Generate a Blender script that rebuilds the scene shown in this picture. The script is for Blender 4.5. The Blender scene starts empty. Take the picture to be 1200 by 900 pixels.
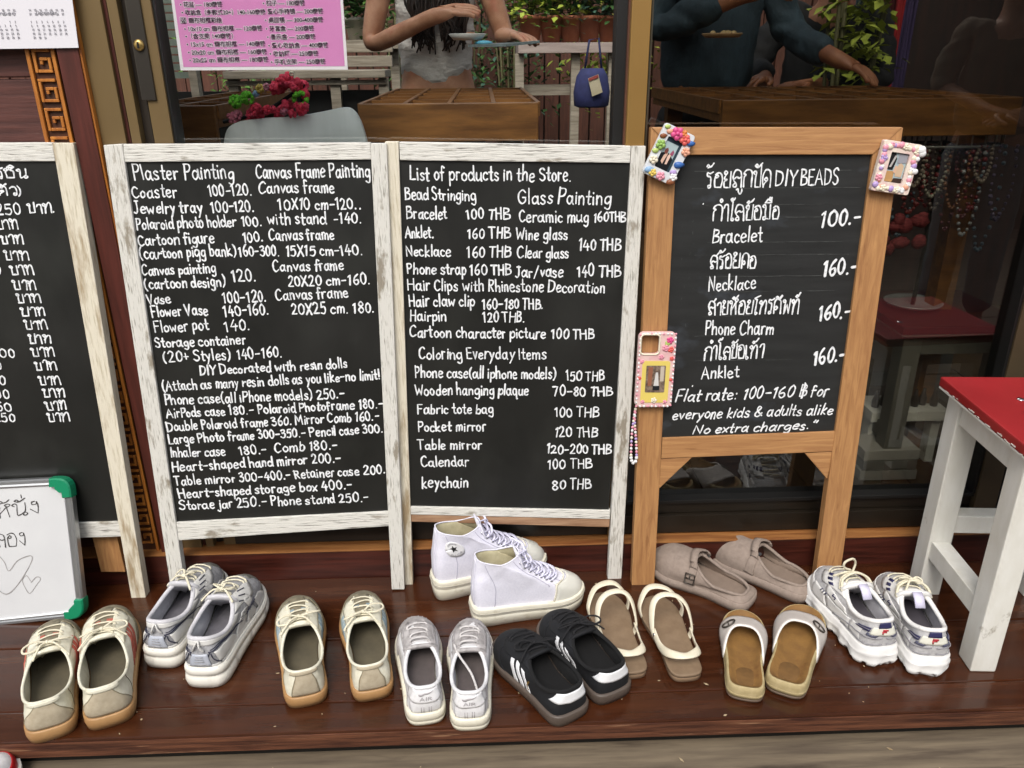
import bpy, bmesh, math, random
from mathutils import Vector, Matrix, noise as mnoise
random.seed(7)
sc = bpy.context.scene
# ------------------------------------------------------------------ camera, sky, sun, exposure
F_PX, CAM_H, YAW, PITCH, ROLL = 930.0, 1.2, -1.8, 22.5, -0.5
camd = bpy.data.cameras.new('camera'); cam = bpy.data.objects.new('camera', camd)
sc.collection.objects.link(cam); sc.camera = cam
camd.sensor_width = 36; camd.lens = F_PX / 1200 * 36; camd.clip_start = 0.02; camd.clip_end = 500
CR = Matrix.Rotation(math.radians(YAW), 3, 'Z') @ Matrix.Rotation(math.radians(90 - PITCH), 3, 'X') @ Matrix.Rotation(math.radians(ROLL), 3, 'Z')
cam.matrix_world = Matrix.Translation((0, 0, CAM_H)) @ CR.to_4x4()
SUN_EL, SUN_AZ = 52.0, 195.0          # sun high behind the camera, seen through cloud
wd = bpy.data.worlds.new('World'); sc.world = wd; wd.use_nodes = True
_nt = wd.node_tree; _bg = _nt.nodes['Background']
_sk = _nt.nodes.new('ShaderNodeTexSky'); _sk.sky_type = 'NISHITA'; _sk.sun_disc = False
_sk.sun_elevation = math.radians(SUN_EL); _sk.sun_rotation = math.radians(SUN_AZ)
_sk.air_density = 1.6; _sk.dust_density = 4.0; _sk.ozone_density = 0.6
_hs = _nt.nodes.new('ShaderNodeHueSaturation'); _hs.inputs['Saturation'].default_value = .5; _nt.links.new(_sk.outputs[0], _hs.inputs['Color']); _nt.links.new(_hs.outputs[0], _bg.inputs[0]); _bg.inputs[1].default_value = 0.13
sund = bpy.data.lights.new('sun', 'SUN'); sun = bpy.data.objects.new('sun', sund); sc.collection.objects.link(sun)
sund.energy = 1.5; sund.angle = math.radians(26); sund.color = (1, .97, .93)
_a, _e = math.radians(SUN_AZ), math.radians(SUN_EL)
_d = Vector((math.sin(_a) * math.cos(_e), math.cos(_a) * math.cos(_e), math.sin(_e)))
sun.rotation_euler = _d.to_track_quat('Z', 'Y').to_euler(); sun.location = _d * 20
sc.view_settings.view_transform = 'Standard'; sc.view_settings.look = 'None'
sc.view_settings.gamma = 1; sc.view_settings.exposure = 0.62

# ------------------------------------------------------------------ photograph pixel (1200 x 900) -> place
def ray(x, y): return CR @ Vector(((x - 600) / F_PX, -(y - 450) / F_PX, -1))
C0 = Vector((0, 0, CAM_H))
def at_z(x, y, z=0.0): d = ray(x, y); return C0 + d * ((z - CAM_H) / d.z)
def at_y(x, y, Y): d = ray(x, y); return C0 + d * (Y / d.y)
class Plane:
    def __init__(s, o, u, w):
        s.o = Vector(o); s.u = Vector(u).normalized(); w = Vector(w); s.w = (w - s.u * w.dot(s.u)).normalized(); s.n = s.u.cross(s.w)
    def px(s, x, y): d = ray(x, y); p = C0 + d * ((s.o - C0).dot(s.n) / d.dot(s.n)) - s.o; return p.dot(s.u), p.dot(s.w)
    def pt(s, u, v, d=0.0): return s.o + s.u * u + s.w * v + s.n * d
    def P(s, x, y, d=0.0): return s.pt(*s.px(x, y), d)

# ------------------------------------------------------------------ materials
def lin(h):
    h = h.lstrip('#'); c = [int(h[i:i + 2], 16) / 255 for i in (0, 2, 4)]
    return [x / 12.92 if x <= .04045 else ((x + .055) / 1.055) ** 2.4 for x in c] + [1]
MATS = {}
def mat(name, c1, c2=None, rough=.6, stretch=(1, 1, 1), scale=6, detail=6, lo=.35, hi=.65, bump=0.0, metal=0, coat=0, c3=None, s3=(3, 3, 3), lo3=.55, hi3=.7, spec=.5, emit=0, dist=0.0, rvar=0, rand=0):
    if name in MATS: return MATS[name]
    m = bpy.data.materials.new(name); m.use_nodes = True; MATS[name] = m
    nt = m.node_tree; N = nt.nodes; L = nt.links; b = N['Principled BSDF']
    b.inputs['Roughness'].default_value = rough; b.inputs['Metallic'].default_value = metal
    b.inputs['Coat Weight'].default_value = coat; b.inputs['Coat Roughness'].default_value = .12
    b.inputs['Specular IOR Level'].default_value = spec
    a1 = lin(c1); b.inputs['Base Color'].default_value = a1
    if emit: b.inputs['Emission Color'].default_value = a1; b.inputs['Emission Strength'].default_value = emit
    if c2:
        tc = N.new('ShaderNodeTexCoord'); mp = N.new('ShaderNodeMapping'); mp.inputs['Scale'].default_value = stretch
        L.new(tc.outputs['Object'], mp.inputs['Vector'])
        vec = mp.outputs[0]
        if rand:
            oi = N.new('ShaderNodeObjectInfo'); vm = N.new('ShaderNodeVectorMath'); vm.operation = 'ADD'
            mu = N.new('ShaderNodeMath'); mu.operation = 'MULTIPLY'; mu.inputs[1].default_value = 37
            L.new(oi.outputs['Random'], mu.inputs[0]); L.new(vec, vm.inputs[0]); L.new(mu.outputs[0], vm.inputs[1]); vec = vm.outputs[0]
        nz = N.new('ShaderNodeTexNoise'); nz.inputs['Scale'].default_value = scale; nz.inputs['Detail'].default_value = detail; nz.inputs['Roughness'].default_value = .62
        nz.inputs['Distortion'].default_value = dist
        L.new(vec, nz.inputs['Vector'])
        rp = N.new('ShaderNodeValToRGB'); rp.color_ramp.elements[0].position = lo; rp.color_ramp.elements[1].position = hi
        rp.color_ramp.elements[0].color = a1; rp.color_ramp.elements[1].color = lin(c2)
        L.new(nz.outputs['Fac'], rp.inputs[0]); col = rp.outputs[0]
        if c3:
            mp3 = N.new('ShaderNodeMapping'); mp3.inputs['Scale'].default_value = s3; L.new(tc.outputs['Object'], mp3.inputs['Vector'])
            n3 = N.new('ShaderNodeTexNoise'); n3.inputs['Scale'].default_value = 1; n3.inputs['Detail'].default_value = 5; n3.inputs['Roughness'].default_value = .6; L.new(mp3.outputs[0], n3.inputs['Vector'])
            r3 = N.new('ShaderNodeValToRGB'); r3.color_ramp.elements[0].position = lo3; r3.color_ramp.elements[1].position = hi3
            mx = N.new('ShaderNodeMix'); mx.data_type = 'RGBA'; mx.inputs['B'].default_value = lin(c3)
            L.new(n3.outputs['Fac'], r3.inputs[0]); L.new(r3.outputs[0], mx.inputs['Factor']); L.new(col, mx.inputs['A']); col = mx.outputs['Result']
        L.new(col, b.inputs['Base Color'])
        if bump:
            bp = N.new('ShaderNodeBump'); bp.inputs['Strength'].default_value = bump; bp.inputs['Distance'].default_value = .004
            L.new(nz.outputs['Fac'], bp.inputs['Height']); L.new(bp.outputs[0], b.inputs['Normal'])
        if rvar:
            mr = N.new('ShaderNodeMapRange'); mr.inputs['From Min'].default_value = .3; mr.inputs['From Max'].default_value = .7
            mr.inputs['To Min'].default_value = max(.02, rough - rvar); mr.inputs['To Max'].default_value = rough + rvar
            L.new(nz.outputs['Fac'], mr.inputs['Value']); L.new(mr.outputs[0], b.inputs['Roughness'])
    return m
def glass_mat(tint=(.95, .965, .955, 1)):
    m = bpy.data.materials.new('window_glass'); m.use_nodes = True; nt = m.node_tree; N = nt.nodes; L = nt.links
    for n in list(N): N.remove(n)
    o = N.new('ShaderNodeOutputMaterial'); mx = N.new('ShaderNodeMixShader'); tr = N.new('ShaderNodeBsdfTransparent'); gl = N.new('ShaderNodeBsdfGlossy'); fr = N.new('ShaderNodeFresnel')
    tr.inputs[0].default_value = tint; gl.inputs['Roughness'].default_value = 0.0; gl.inputs['Color'].default_value = (.95, .97, .96, 1); fr.inputs[0].default_value = 1.8
    ge = N.new('ShaderNodeNewGeometry'); iv = N.new('ShaderNodeMath'); iv.operation = 'SUBTRACT'; iv.inputs[0].default_value = 1; mu = N.new('ShaderNodeMath'); mu.operation = 'MULTIPLY'
    L.new(ge.outputs['Backfacing'], iv.inputs[1]); L.new(fr.outputs[0], mu.inputs[0]); L.new(iv.outputs[0], mu.inputs[1]); L.new(mu.outputs[0], mx.inputs[0]); L.new(tr.outputs[0], mx.inputs[1]); L.new(gl.outputs[0], mx.inputs[2]); L.new(mx.outputs[0], o.inputs[0]); return m
GLASS = glass_mat(); GLASS_DIM = glass_mat((.70, .70, .67, 1))  # right pane tinted darker: the room's dimness is put into the glass colour
DECK = mat('deck_varnish', '#29130a', '#46230f', rough=.20, stretch=(1.0, 12, 12), scale=3, lo=.25, hi=.78, bump=.05, c3='#64412c', s3=(2.2, 14, 14), lo3=.56, hi3=.95, rvar=.07)
DECKEDGE = mat('deck_edge_worn', '#371a10', '#6a412c', rough=.5, stretch=(2, 40, 40), scale=4, lo=.35, hi=.68, bump=.5, c3='#8d6a50', s3=(5, 90, 90), lo3=.60, hi3=.68)
FLOOR = mat('floor_weathered', '#4c4135', '#756855', rough=.7, stretch=(1.3, 18, 18), scale=3, lo=.3, hi=.72, bump=.3, c3='#3c3127', s3=(3, 30, 30), lo3=.56, hi3=.70)
WWV = mat('whitewash_vertical', '#7a7468', '#cfcdc6', rough=.7, stretch=(120, 120, 5), scale=3.2, lo=.31, hi=.46, bump=.6, c3='#8f8779', s3=(26, 26, 9), lo3=.57, hi3=.64, rand=1)
WWH = mat('whitewash_horizontal', '#5f5a52', '#d3d1ca', rough=.7, stretch=(6, 120, 120), scale=3.2, lo=.32, hi=.46, bump=.6, c3='#8f8779', s3=(9, 26, 26), lo3=.58, hi3=.65, rand=1)
WWT = mat('whitewash_thin', '#ada289', '#d3ccba', rough=.65, stretch=(80, 80, 4), scale=3.2, lo=.3, hi=.5, bump=.5, c3='#9a876a', s3=(30, 30, 6), lo3=.55, hi3=.68)
RAWH = mat('raw_wood_horizontal', '#7d5b42', '#a9876a', rough=.65, stretch=(2.5, 30, 30), scale=3, bump=.2)
PINEV = mat('pine_vertical', '#8a5f3b', '#b48757', rough=.5, stretch=(36, 36, 2.2), scale=3, lo=.25, hi=.75, bump=.18, c3='#74492a', s3=(50, 50, 7), lo3=.63, hi3=.76, dist=1.0)
PINEH = mat('pine_horizontal', '#8c603c', '#b78a5a', rough=.5, stretch=(2.2, 36, 36), scale=3, lo=.25, hi=.75, bump=.18, c3='#74492a', s3=(7, 50, 50), lo3=.63, hi3=.76, dist=1.0)
SLATE = mat('blackboard', '#151614', '#1b1b19', rough=.46, stretch=(1.4, 1, .8), scale=5, c3='#292a27', s3=(5, 5, 3.2), lo3=.48, hi3=.80, spec=.5, rvar=.05)
SLATE2 = mat('blackboard_smudged', '#1e1f1f', '#272828', rough=.46, stretch=(2, 2, 14), scale=3, c3='#4d535d', s3=(5, 5, 8), lo3=.56, hi3=.82, spec=.5)
CHALK = mat('chalk_ink', '#e2e4e6', '#8d9399', rough=.85, scale=130, lo=.48, hi=.80); RULE = mat('faint_chalk', '#4e504f', '#2c2d2c', rough=.8, scale=40, lo=.35, hi=.6)
INK = mat('marker_ink', '#3b3836', rough=.5); INK2 = mat('marker_grey', '#8b8886', rough=.5)
WBOARD = mat('whiteboard', '#bfc0c2', '#c9cacb', rough=.25, scale=3); ALU = mat('aluminium', '#b9bbbd', rough=.35, metal=.9); GREENP = mat('green_plastic', '#0f7a55', rough=.35)
BRONZE = mat('bronze_frame', '#6d5a3c', '#75613f', rough=.42, scale=2, metal=.25); GOLDB = mat('bronze_mullion', '#8a6a38', '#94733f', rough=.4, scale=2, metal=.3)
DARKAL = mat('dark_rail', '#17130e', '#221c15', rough=.35, scale=3, metal=.2); BLACKG = mat('black_gasket', '#0c0b0a', rough=.5)
MAROON = mat('maroon_post', '#3d160d', '#54231a', rough=.5, stretch=(22, 22, 1.6), scale=3, bump=.2); MAROONH = mat('maroon_plank', '#3b1d19', '#5b342d', rough=.6, stretch=(1.8, 24, 24), scale=3, bump=.35, c3='#7d6760', s3=(4, 60, 60), lo3=.62, hi3=.72)
THRESH = mat('threshold_wood', '#2a0f09', '#4a2118', rough=.38, stretch=(1.5, 24, 24), scale=3, bump=.15); TRIM = mat('orange_trim', '#8f5220', '#b9772f', rough=.45, stretch=(20, 20, 2), scale=4, bump=.2); TRIMD = mat('trim_recess', '#3a1e0d', '#50290f', rough=.6, scale=20)
THTOP = mat('threshold_top', '#6e4122', '#96673a', rough=.4, stretch=(2, 30, 30), scale=3)
PAPER = mat('paper', '#d6d4da', rough=.7); PRINT = mat('print_grey', '#85838a', rough=.7); PINK = mat('pink_paper', '#d583bd', '#dc90c5', rough=.4, scale=3); PTXT = mat('poster_text', '#2a1f2c', rough=.5); PWHITE = mat('poster_white', '#ece4ea', rough=.4); PHALO = mat('poster_halo', '#e3cddd', rough=.4)
BRASS = mat('brass', '#b69a5e', rough=.3, metal=.8); STEEL = mat('steel', '#55504a', rough=.35, metal=.8); CHROME = mat('chrome', '#c9c9cb', rough=.15, metal=1)
TRAY = mat('tray_wood', '#5c3a1c', '#85592d', rough=.4, stretch=(2, 14, 14), scale=3, bump=.08)
GREYPL = mat('grey_plastic', '#d9dcd8', '#e0e2df', rough=.45, stretch=(40, 40, 1), scale=2, bump=.05)
GREYWOOD = mat('grey_wood', '#7d7263', '#a3998a', rough=.75, stretch=(2, 24, 24), scale=3, bump=.3)
REDPAINT = mat('red_paint', '#861a1d', '#952024', rough=.45, scale=5, c3='#6d1416', s3=(14, 14, 14), lo3=.6, hi3=.7); WHITEPAINT = mat('white_paint', '#cdcbc2', '#d9d8d2', rough=.5, stretch=(6, 6, 2), scale=4, bump=.12, c3='#8f887a', s3=(22, 22, 14), lo3=.66, hi3=.74)
# ------------------------------------------------------------------ mesh builder
def crom(pts, n=6, closed=False):
    pts = [Vector(p) for p in pts]; out = []; m = len(pts)
    if m < 3 and not closed: return pts
    for i in range(m if closed else m - 1):
        g = (lambda k: pts[k % m]) if closed else (lambda k: pts[min(max(k, 0), m - 1)])
        p0, p1, p2, p3 = g(i - 1), g(i), g(i + 1), g(i + 2)
        for k in range(n):
            t = k / n
            out.append(.5 * ((2 * p1) + (p2 - p0) * t + (2 * p0 - 5 * p1 + 4 * p2 - p3) * t * t + (3 * p1 - p0 - 3 * p2 + p3) * t ** 3))
    if not closed: out.append(pts[-1])
    return out
class MB:
    def __init__(s): s.v = []; s.f = []; s.m = []; s.sm = []
    def V(s, p): s.v.append(Vector(p)); return len(s.v) - 1
    def F(s, idx, m=0, smooth=False): s.f.append(tuple(idx)); s.m.append(m); s.sm.append(smooth)
    def hexa(s, a, b, m=0):
        """a: four corners of one face (ccw seen from outside), b: the matching four behind"""
        i = [s.V(p) for p in a]; j = [s.V(p) for p in b]
        s.F(i, m); s.F(j[::-1], m)
        for k in range(4): q = (k + 1) % 4; s.F((i[q], i[k], j[k], j[q]), m)
    def box(s, x0, x1, y0, y1, z0, z1, m=0):
        s.hexa([(x0, y0, z0), (x1, y0, z0), (x1, y0, z1), (x0, y0, z1)], [(x0, y1, z0), (x1, y1, z0), (x1, y1, z1), (x0, y1, z1)], m)
    def bar(s, a, b, w, h, up=(0, 0, 1), m=0):
        a = Vector(a); b = Vector(b); d = (b - a).normalized(); x = d.cross(Vector(up)).normalized() * (w / 2); z = x.normalized().cross(d) * (h / 2)
        s.hexa([a - x - z, a + x - z, a + x + z, a - x + z], [b - x - z, b + x - z, b + x + z, b - x + z], m)
    def prism(s, poly, off, m=0):
        off = Vector(off); i = [s.V(p) for p in poly]; j = [s.V(Vector(p) + off) for p in poly]; n = len(poly)
        s.F(i, m); s.F(j[::-1], m)
        for k in range(n): q = (k + 1) % n; s.F((i[q], i[k], j[k], j[q]), m)
    def rings(s, rs, m=0, closed=True, cap0=False, cap1=False, smooth=True):
        ids = [[s.V(p) for p in r] for r in rs]; n = len(rs[0])
        for a, b in zip(ids, ids[1:]):
            for k in range(n if closed else n - 1): q = (k + 1) % n; s.F((a[k], a[q], b[q], b[k]), m, smooth)
        if cap0: s.F(ids[0][::-1], m)
        if cap1: s.F(ids[-1], m)
        return ids
    def tube(s, pts, r, n=8, closed=False, m=0, flat=1.0, up=None, caps=True):
        pts = [Vector(p) for p in pts]; N = len(pts); rs = []; prev = None
        for i, p in enumerate(pts):
            a = pts[(i - 1) % N] if closed or i else pts[0]; b = pts[(i + 1) % N] if closed or i < N - 1 else pts[-1]
            t = (b - a)
            if t.length < 1e-9: t = Vector((0, 0, 1))
            t.normalize()
            if up is not None: x = t.cross(Vector(up))
            elif prev is None: x = t.cross(Vector((0, 0, 1))) if abs(t.z) < .9 else t.cross(Vector((0, 1, 0)))
            else: x = prev - t * prev.dot(t)
            if x.length < 1e-6: x = t.orthogonal()
            x.normalize(); prev = x; y = x.cross(t); rr = r(i / (N - 1)) if callable(r) else r
            rs.append([p + (x * math.cos(k * 2 * math.pi / n) + y * (math.sin(k * 2 * math.pi / n) * flat)) * rr for k in range(n)])
        if closed: rs.append(rs[0])
        s.rings(rs, m, True, caps and not closed, caps and not closed)
    def slab(s, grid, th, m=0, smooth=True):
        """grid[i][j] of points; a sheet of thickness th grown to the side of its normals"""
        nu, nv = len(grid), len(grid[0]); G = [[Vector(p) for p in r] for r in grid]; H = []
        for i in range(nu):
            row = []
            for j in range(nv):
                du = G[min(i + 1, nu - 1)][j] - G[max(i - 1, 0)][j]; dv = G[i][min(j + 1, nv - 1)] - G[i][max(j - 1, 0)]
                n = du.cross(dv); n = n.normalized() if n.length > 1e-12 else Vector((0, 0, 1)); row.append(G[i][j] + n * th)
            H.append(row)
        a = [[s.V(p) for p in r] for r in G]; b = [[s.V(p) for p in r] for r in H]
        for i in range(nu - 1):
            for j in range(nv - 1):
                s.F((b[i][j], b[i + 1][j], b[i + 1][j + 1], b[i][j + 1]), m, smooth); s.F((a[i][j], a[i][j + 1], a[i + 1][j + 1], a[i + 1][j]), m, smooth)
        for i in range(nu - 1):
            s.F((a[i][0], a[i + 1][0], b[i + 1][0], b[i][0]), m, smooth); s.F((a[i + 1][-1], a[i][-1], b[i][-1], b[i + 1][-1]), m, smooth)
        for j in range(nv - 1):
            s.F((a[0][j + 1], a[0][j], b[0][j], b[0][j + 1]), m, smooth); s.F((a[-1][j], a[-1][j + 1], b[-1][j + 1], b[-1][j]), m, smooth)
    def blob(s, c, rx, ry=None, rz=None, n=8, k=6, m=0, jit=0.0):
        ry = ry or rx; rz = rz or rx; c = Vector(c); top = s.V(c + Vector((0, 0, rz))); rows = []
        for i in range(1, k):
            a = math.pi * i / k; rows.append([s.V(c + Vector((rx * math.sin(a) * math.cos(2 * math.pi * j / n) * (1 + random.uniform(-jit, jit)), ry * math.sin(a) * math.sin(2 * math.pi * j / n) * (1 + random.uniform(-jit, jit)), rz * math.cos(a)))) for j in range(n)])
        bot = s.V(c - Vector((0, 0, rz)))
        for j in range(n):
            q = (j + 1) % n; s.F((top, rows[0][j], rows[0][q]), m, True); s.F((bot, rows[-1][q], rows[-1][j]), m, True)
            for a, b in zip(rows, rows[1:]): s.F((a[j], b[j], b[q], a[q]), m, True)
    def lathe(s, c, prof, n=24, m=0, cap0=True, cap1=True):
        c = Vector(c); s.rings([[c + Vector((r * math.cos(2 * math.pi * k / n), r * math.sin(2 * math.pi * k / n), z)) for k in range(n)] for r, z in prof], m, True, cap0, cap1)
    def build(s, name, mats, parent=None, base=None, mirror=False, bevel=0, seg=2):
        if not isinstance(mats, (list, tuple)): mats = [mats]
        base = Vector(base) if base is not None else Vector((0, 0, 0))
        me = bpy.data.meshes.new(name)
        vs = [p - base for p in s.v]; fs = s.f
        if mirror: vs = [Vector((-p.x, p.y, p.z)) for p in vs]; fs = [f[::-1] for f in fs]
        me.from_pydata([tuple(p) for p in vs], [], fs)
        for m in mats: me.materials.append(m)
        me.polygons.foreach_set('material_index', s.m); me.polygons.foreach_set('use_smooth', s.sm); me.update()
        o = bpy.data.objects.new(name, me); sc.collection.objects.link(o)
        if bevel:
            bm = bmesh.new(); bm.from_mesh(me); bmesh.ops.remove_doubles(bm, verts=bm.verts, dist=1e-6)
            ed = [e for e in bm.edges if len(e.link_faces) == 2 and e.calc_face_angle(0) > .5]
            bmesh.ops.bevel(bm, geom=ed, offset=bevel, segments=seg, affect='EDGES', profile=.6, clamp_overlap=True); bm.to_mesh(me); bm.free()
        if parent: o.parent = parent
        return o
def thing(name, label, cat, loc=(0, 0, 0), rotz=0.0, group=None):
    o = bpy.data.objects.new(name, None); sc.collection.objects.link(o); o.location = loc; o.rotation_euler = (0, 0, rotz); o.empty_display_size = .05
    o['label'] = label; o['category'] = cat
    if group: o['group'] = group
    return o
def tag(o, label, cat, group=None):
    o['label'] = label; o['category'] = cat
    if group: o['group'] = group
    return o
def structure(o): o['kind'] = 'structure'; return o

# ------------------------------------------------------------------ hand lettering: single-stroke glyphs drawn as flat ribbons
GL = {}
def _g(txt):
    for ln in txt.strip().split('\n'):
        ln = ln.strip(); ch, rest = ln[0], ln[1:].strip(); adv, st = rest.split(':'); S = []
        for q in st.split(';'):
            q = q.strip(); lnr = q.startswith('_'); n = [float(t) for t in q.lstrip('_').split()]; S.append((lnr, list(zip(n[::2], n[1::2]))))
        GL[ch] = (float(adv), S)
_g('''
A 44:_2 0 21 100 41 0;_9 36 35 36
B 40:_5 0 5 100;5 99 28 94 30 70 7 54;7 54 35 46 35 12 5 1
C 40:36 84 24 100 7 76 5 28 19 0 38 16
D 42:_5 0 5 100;3 100 32 86 38 50 28 12 3 0
E 36:_33 98 5 98 5 2 34 2;_5 52 28 52
F 35:_34 98 6 98 5 0;_5 54 28 54
G 44:38 82 24 100 6 74 5 28 21 0 38 18 38 44;_38 46 24 46
H 42:_5 100 5 0;_37 100 37 0;_5 52 37 52
I 14:_7 100 7 0
J 34:_12 98 32 98;24 98 25 30 16 2 3 12
K 38:_5 100 5 0;_33 100 6 46 35 0
L 34:_5 100 5 2 32 4
M 52:_4 0 9 100 26 30 42 100 47 0
N 44:_5 0 5 100 38 2 38 100
O 44:22 100 6 76 5 26 21 0 38 24 38 74 22 100
P 36:_5 0 5 100;4 98 28 96 33 74 24 52 6 48
R 38:_5 0 5 100;4 98 28 96 32 76 24 56 6 50;_14 50 35 0
S 38:34 86 22 100 7 84 10 62 30 42 32 14 18 0 4 14
T 38:_1 98 37 98;_19 98 18 0
V 40:_2 100 19 0 38 100
W 56:_2 100 14 0 28 66 41 0 54 100
X 38:_3 100 36 0;_36 100 3 0
Y 38:_2 100 19 50 36 100;_19 50 18 0
a 36:26 46 15 56 4 38 5 12 14 1 24 14 28 40;_29 57 29 10 35 -1
b 33:_5 102 5 2;5 36 17 57 29 42 28 12 16 0 5 10
c 30:27 46 17 57 5 42 5 14 16 0 28 9
d 34:28 36 17 57 5 40 5 13 15 0 28 14;_29 102 29 10 33 0
e 31:5 28 27 36 24 54 12 56 4 34 6 10 16 0 28 9
f 26:25 92 15 102 10 84 10 -4;_2 54 23 56
g 34:29 50 16 57 5 40 6 16 17 6 29 24;29 54 30 -18 20 -36 6 -26
h 33:_5 102 5 0;5 34 16 56 27 46 28 0
i 12:_6 54 6 0;_6 76 6 81
j 16:11 54 11 -20 4 -34 -6 -24;_11 76 11 81
k 31:_5 102 5 0;_25 56 6 24 28 0
l 12:_6 104 6 0
m 47:_5 56 5 0;5 38 15 57 24 44 24 0;24 36 34 57 42 44 43 0
n 33:_5 56 5 0;5 36 17 57 27 46 28 0
o 32:16 57 5 42 5 14 16 0 27 14 28 40 16 57
p 33:_5 56 5 -36;5 36 17 57 29 42 28 14 16 2 5 12
q 34:28 48 16 57 5 40 6 14 16 2 28 16;_29 56 29 -36 34 -30
r 25:_5 56 5 0;5 34 12 54 23 54
s 28:24 48 14 57 5 45 12 31 23 20 22 4 12 0 3 8
t 24:_11 92 11 10 16 0 22 4;_1 58 22 58
u 33:5 56 5 14 15 0 27 16;_28 56 28 10 32 0
v 29:_2 56 14 0 26 56
w 42:_2 56 11 0 21 42 30 0 39 56
x 29:_3 56 26 0;_26 56 3 0
y 30:_3 56 15 14;_27 56 13 -10 6 -36
0 38:19 98 6 74 6 24 19 1 32 24 32 74 19 98
1 24:_4 76 15 98 14 0
2 37:5 78 16 98 30 82 24 46 5 4;_5 3 34 4
3 36:5 88 20 98 29 78 13 54;13 54 32 44 30 10 16 0 4 12
4 38:_20 98 4 34 36 36;_27 62 26 0
5 36:_31 98 9 97 7 58;7 58 26 62 32 30 22 2 4 8
6 36:26 98 9 66 6 24 18 0 31 18 26 46 8 38
7 35:_4 96 31 98 13 0
8 37:19 54 6 74 18 98 30 76 19 54 5 26 18 0 32 24 19 54
9 36:29 76 16 98 5 72 16 52 29 76 28 30 16 0
. 16:_7 1 8 4
, 14:_8 5 4 -12
- 32:_4 44 28 46
( 22:18 106 6 70 6 20 16 -14
) 22:4 106 16 70 16 20 5 -14
+ 34:_16 70 16 16;_3 43 30 43
/ 34:_3 -14 31 104
! 14:_7 102 6 30;_6 2 6 6
: 18:_8 10 8 14;_8 46 8 50
& 44:42 6 12 62 18 98 30 82 6 34 8 4 24 0 40 34
” 28:_8 104 4 80;_20 104 16 80
฿ 40:_6 0 6 100;6 99 28 94 30 70 8 54;8 54 35 46 35 12 6 1;_16 112 16 -12;_22 112 22 -12
' 12:_6 104 5 84
ก 60:8 0 8 56 18 72 6 80 20 100 42 100 54 80 54 40 54 0
ข 56:10 74 4 84 12 98 22 90 20 72 12 56 12 4;_12 2 48 2 48 100
ค 60:8 0 8 60 14 92 34 102 52 86 54 50 54 0;9 34 20 50 30 38 22 26 10 34
ง 44:26 100 14 94 16 76 30 78 32 98 36 60 32 4;_32 4 8 42
ซ 64:12 74 4 84 14 98 22 84 12 64 14 30 14 4;_14 2 50 2;50 2 52 60 40 84 60 108;22 84 30 98 38 82
ด 60:26 34 16 44 26 54 34 42 24 30 12 14 10 0;10 0 5 60 20 100 44 98 54 70 54 0
ต 62:26 34 16 44 26 54 34 42 24 30 12 14 10 0;10 0 4 60 14 98 30 82 42 100 54 80 54 0
ท 62:12 76 4 88 14 100 22 86 16 70;_21 86 16 0;16 40 32 84 44 100 54 80 54 0
น 60:12 78 4 88 14 100 22 86 20 50 20 6 32 10 46 24 56 14 48 0 40 10 50 40 52 100
บ 58:12 80 4 90 14 100 22 86 17 60 17 4;_17 2 50 2 50 100
ป 58:12 80 4 90 14 100 22 86 17 60 17 4;_17 2 50 2 50 142
พ 70:12 80 4 90 14 100 22 86 20 60 20 4;_20 2 38 66 54 2 60 100
ม 62:12 80 4 90 14 100 22 86 20 50 22 20;22 20 10 18 10 4 22 2 24 16;_22 10 52 2 52 100
ย 56:18 80 8 90 16 102 26 92 14 70 10 54 24 50;24 50 10 42 8 20 12 4;_12 2 48 2 48 100
ร 46:26 16 16 12 20 0 30 2 31 20 31 50 26 68 8 76 10 96 24 90 42 100
ล 60:20 22 10 14 14 2 26 4 26 20 13 40 9 66 22 100 44 98 54 74 54 0;12 44 28 60 40 52 54 60
ว 44:36 24 26 26 22 10 32 2 38 14 38 60 30 98 14 100 4 84
ศ 62:8 0 8 60 14 92 34 102 52 86 54 50 54 0;10 34 22 50 31 38 22 26 11 32;44 94 62 122
ส 62:20 22 10 14 14 2 26 4 26 20 13 40 9 66 22 100 44 98 54 74 54 0;12 44 28 60 40 52 54 60;44 96 62 122
ห 62:12 80 4 90 14 100 22 86 19 50 19 0;19 30 36 62 48 84;48 84 40 96 52 106 60 94 48 82;_46 74 52 0
อ 54:10 70 18 84 26 72 16 62 9 72 8 30 12 4;_12 2 44 2;44 2 50 50 42 92 26 104 8 92
า 40:6 78 14 98 30 98 34 74 34 0
ำ 40:6 78 14 98 30 98 34 74 34 0;-20 128 -12 140 -4 128 -12 118 -20 128
ไ 34:24 16 32 8 24 0 16 8 18 60 20 118;20 118 6 134 18 142;18 142 26 134 34 148
ใ 34:24 16 32 8 24 0 16 8 18 60 20 122 6 130 10 148 24 146
โ 40:24 16 32 8 24 0 16 8 18 60 20 112;20 112 4 122 22 132 44 142
เ 26:16 18 22 8 14 0 6 8 8 50 8 100
้ 0:-42 122 -34 132 -28 121 -36 114;-28 120 -14 126 -2 144
ั 0:-46 122 -38 130 -30 121 -38 114 -46 122 -30 112 -6 138
่ 0:_-18 116 -18 142
ิ 0:-46 112 -26 134 -6 114 -46 112
ื 0:-46 110 -28 132 -8 112 -46 110;_-20 126 -20 146;_-8 116 -8 148
ู 0:-32 -14 -24 -8 -20 -30 -10 -40 -2 -28 -2 -10
์ 0:-32 126 -25 136 -17 128 -25 118 -32 126;-17 130 -4 156
''')
ABOVE = '้ั่ิื์ำ'
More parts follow.
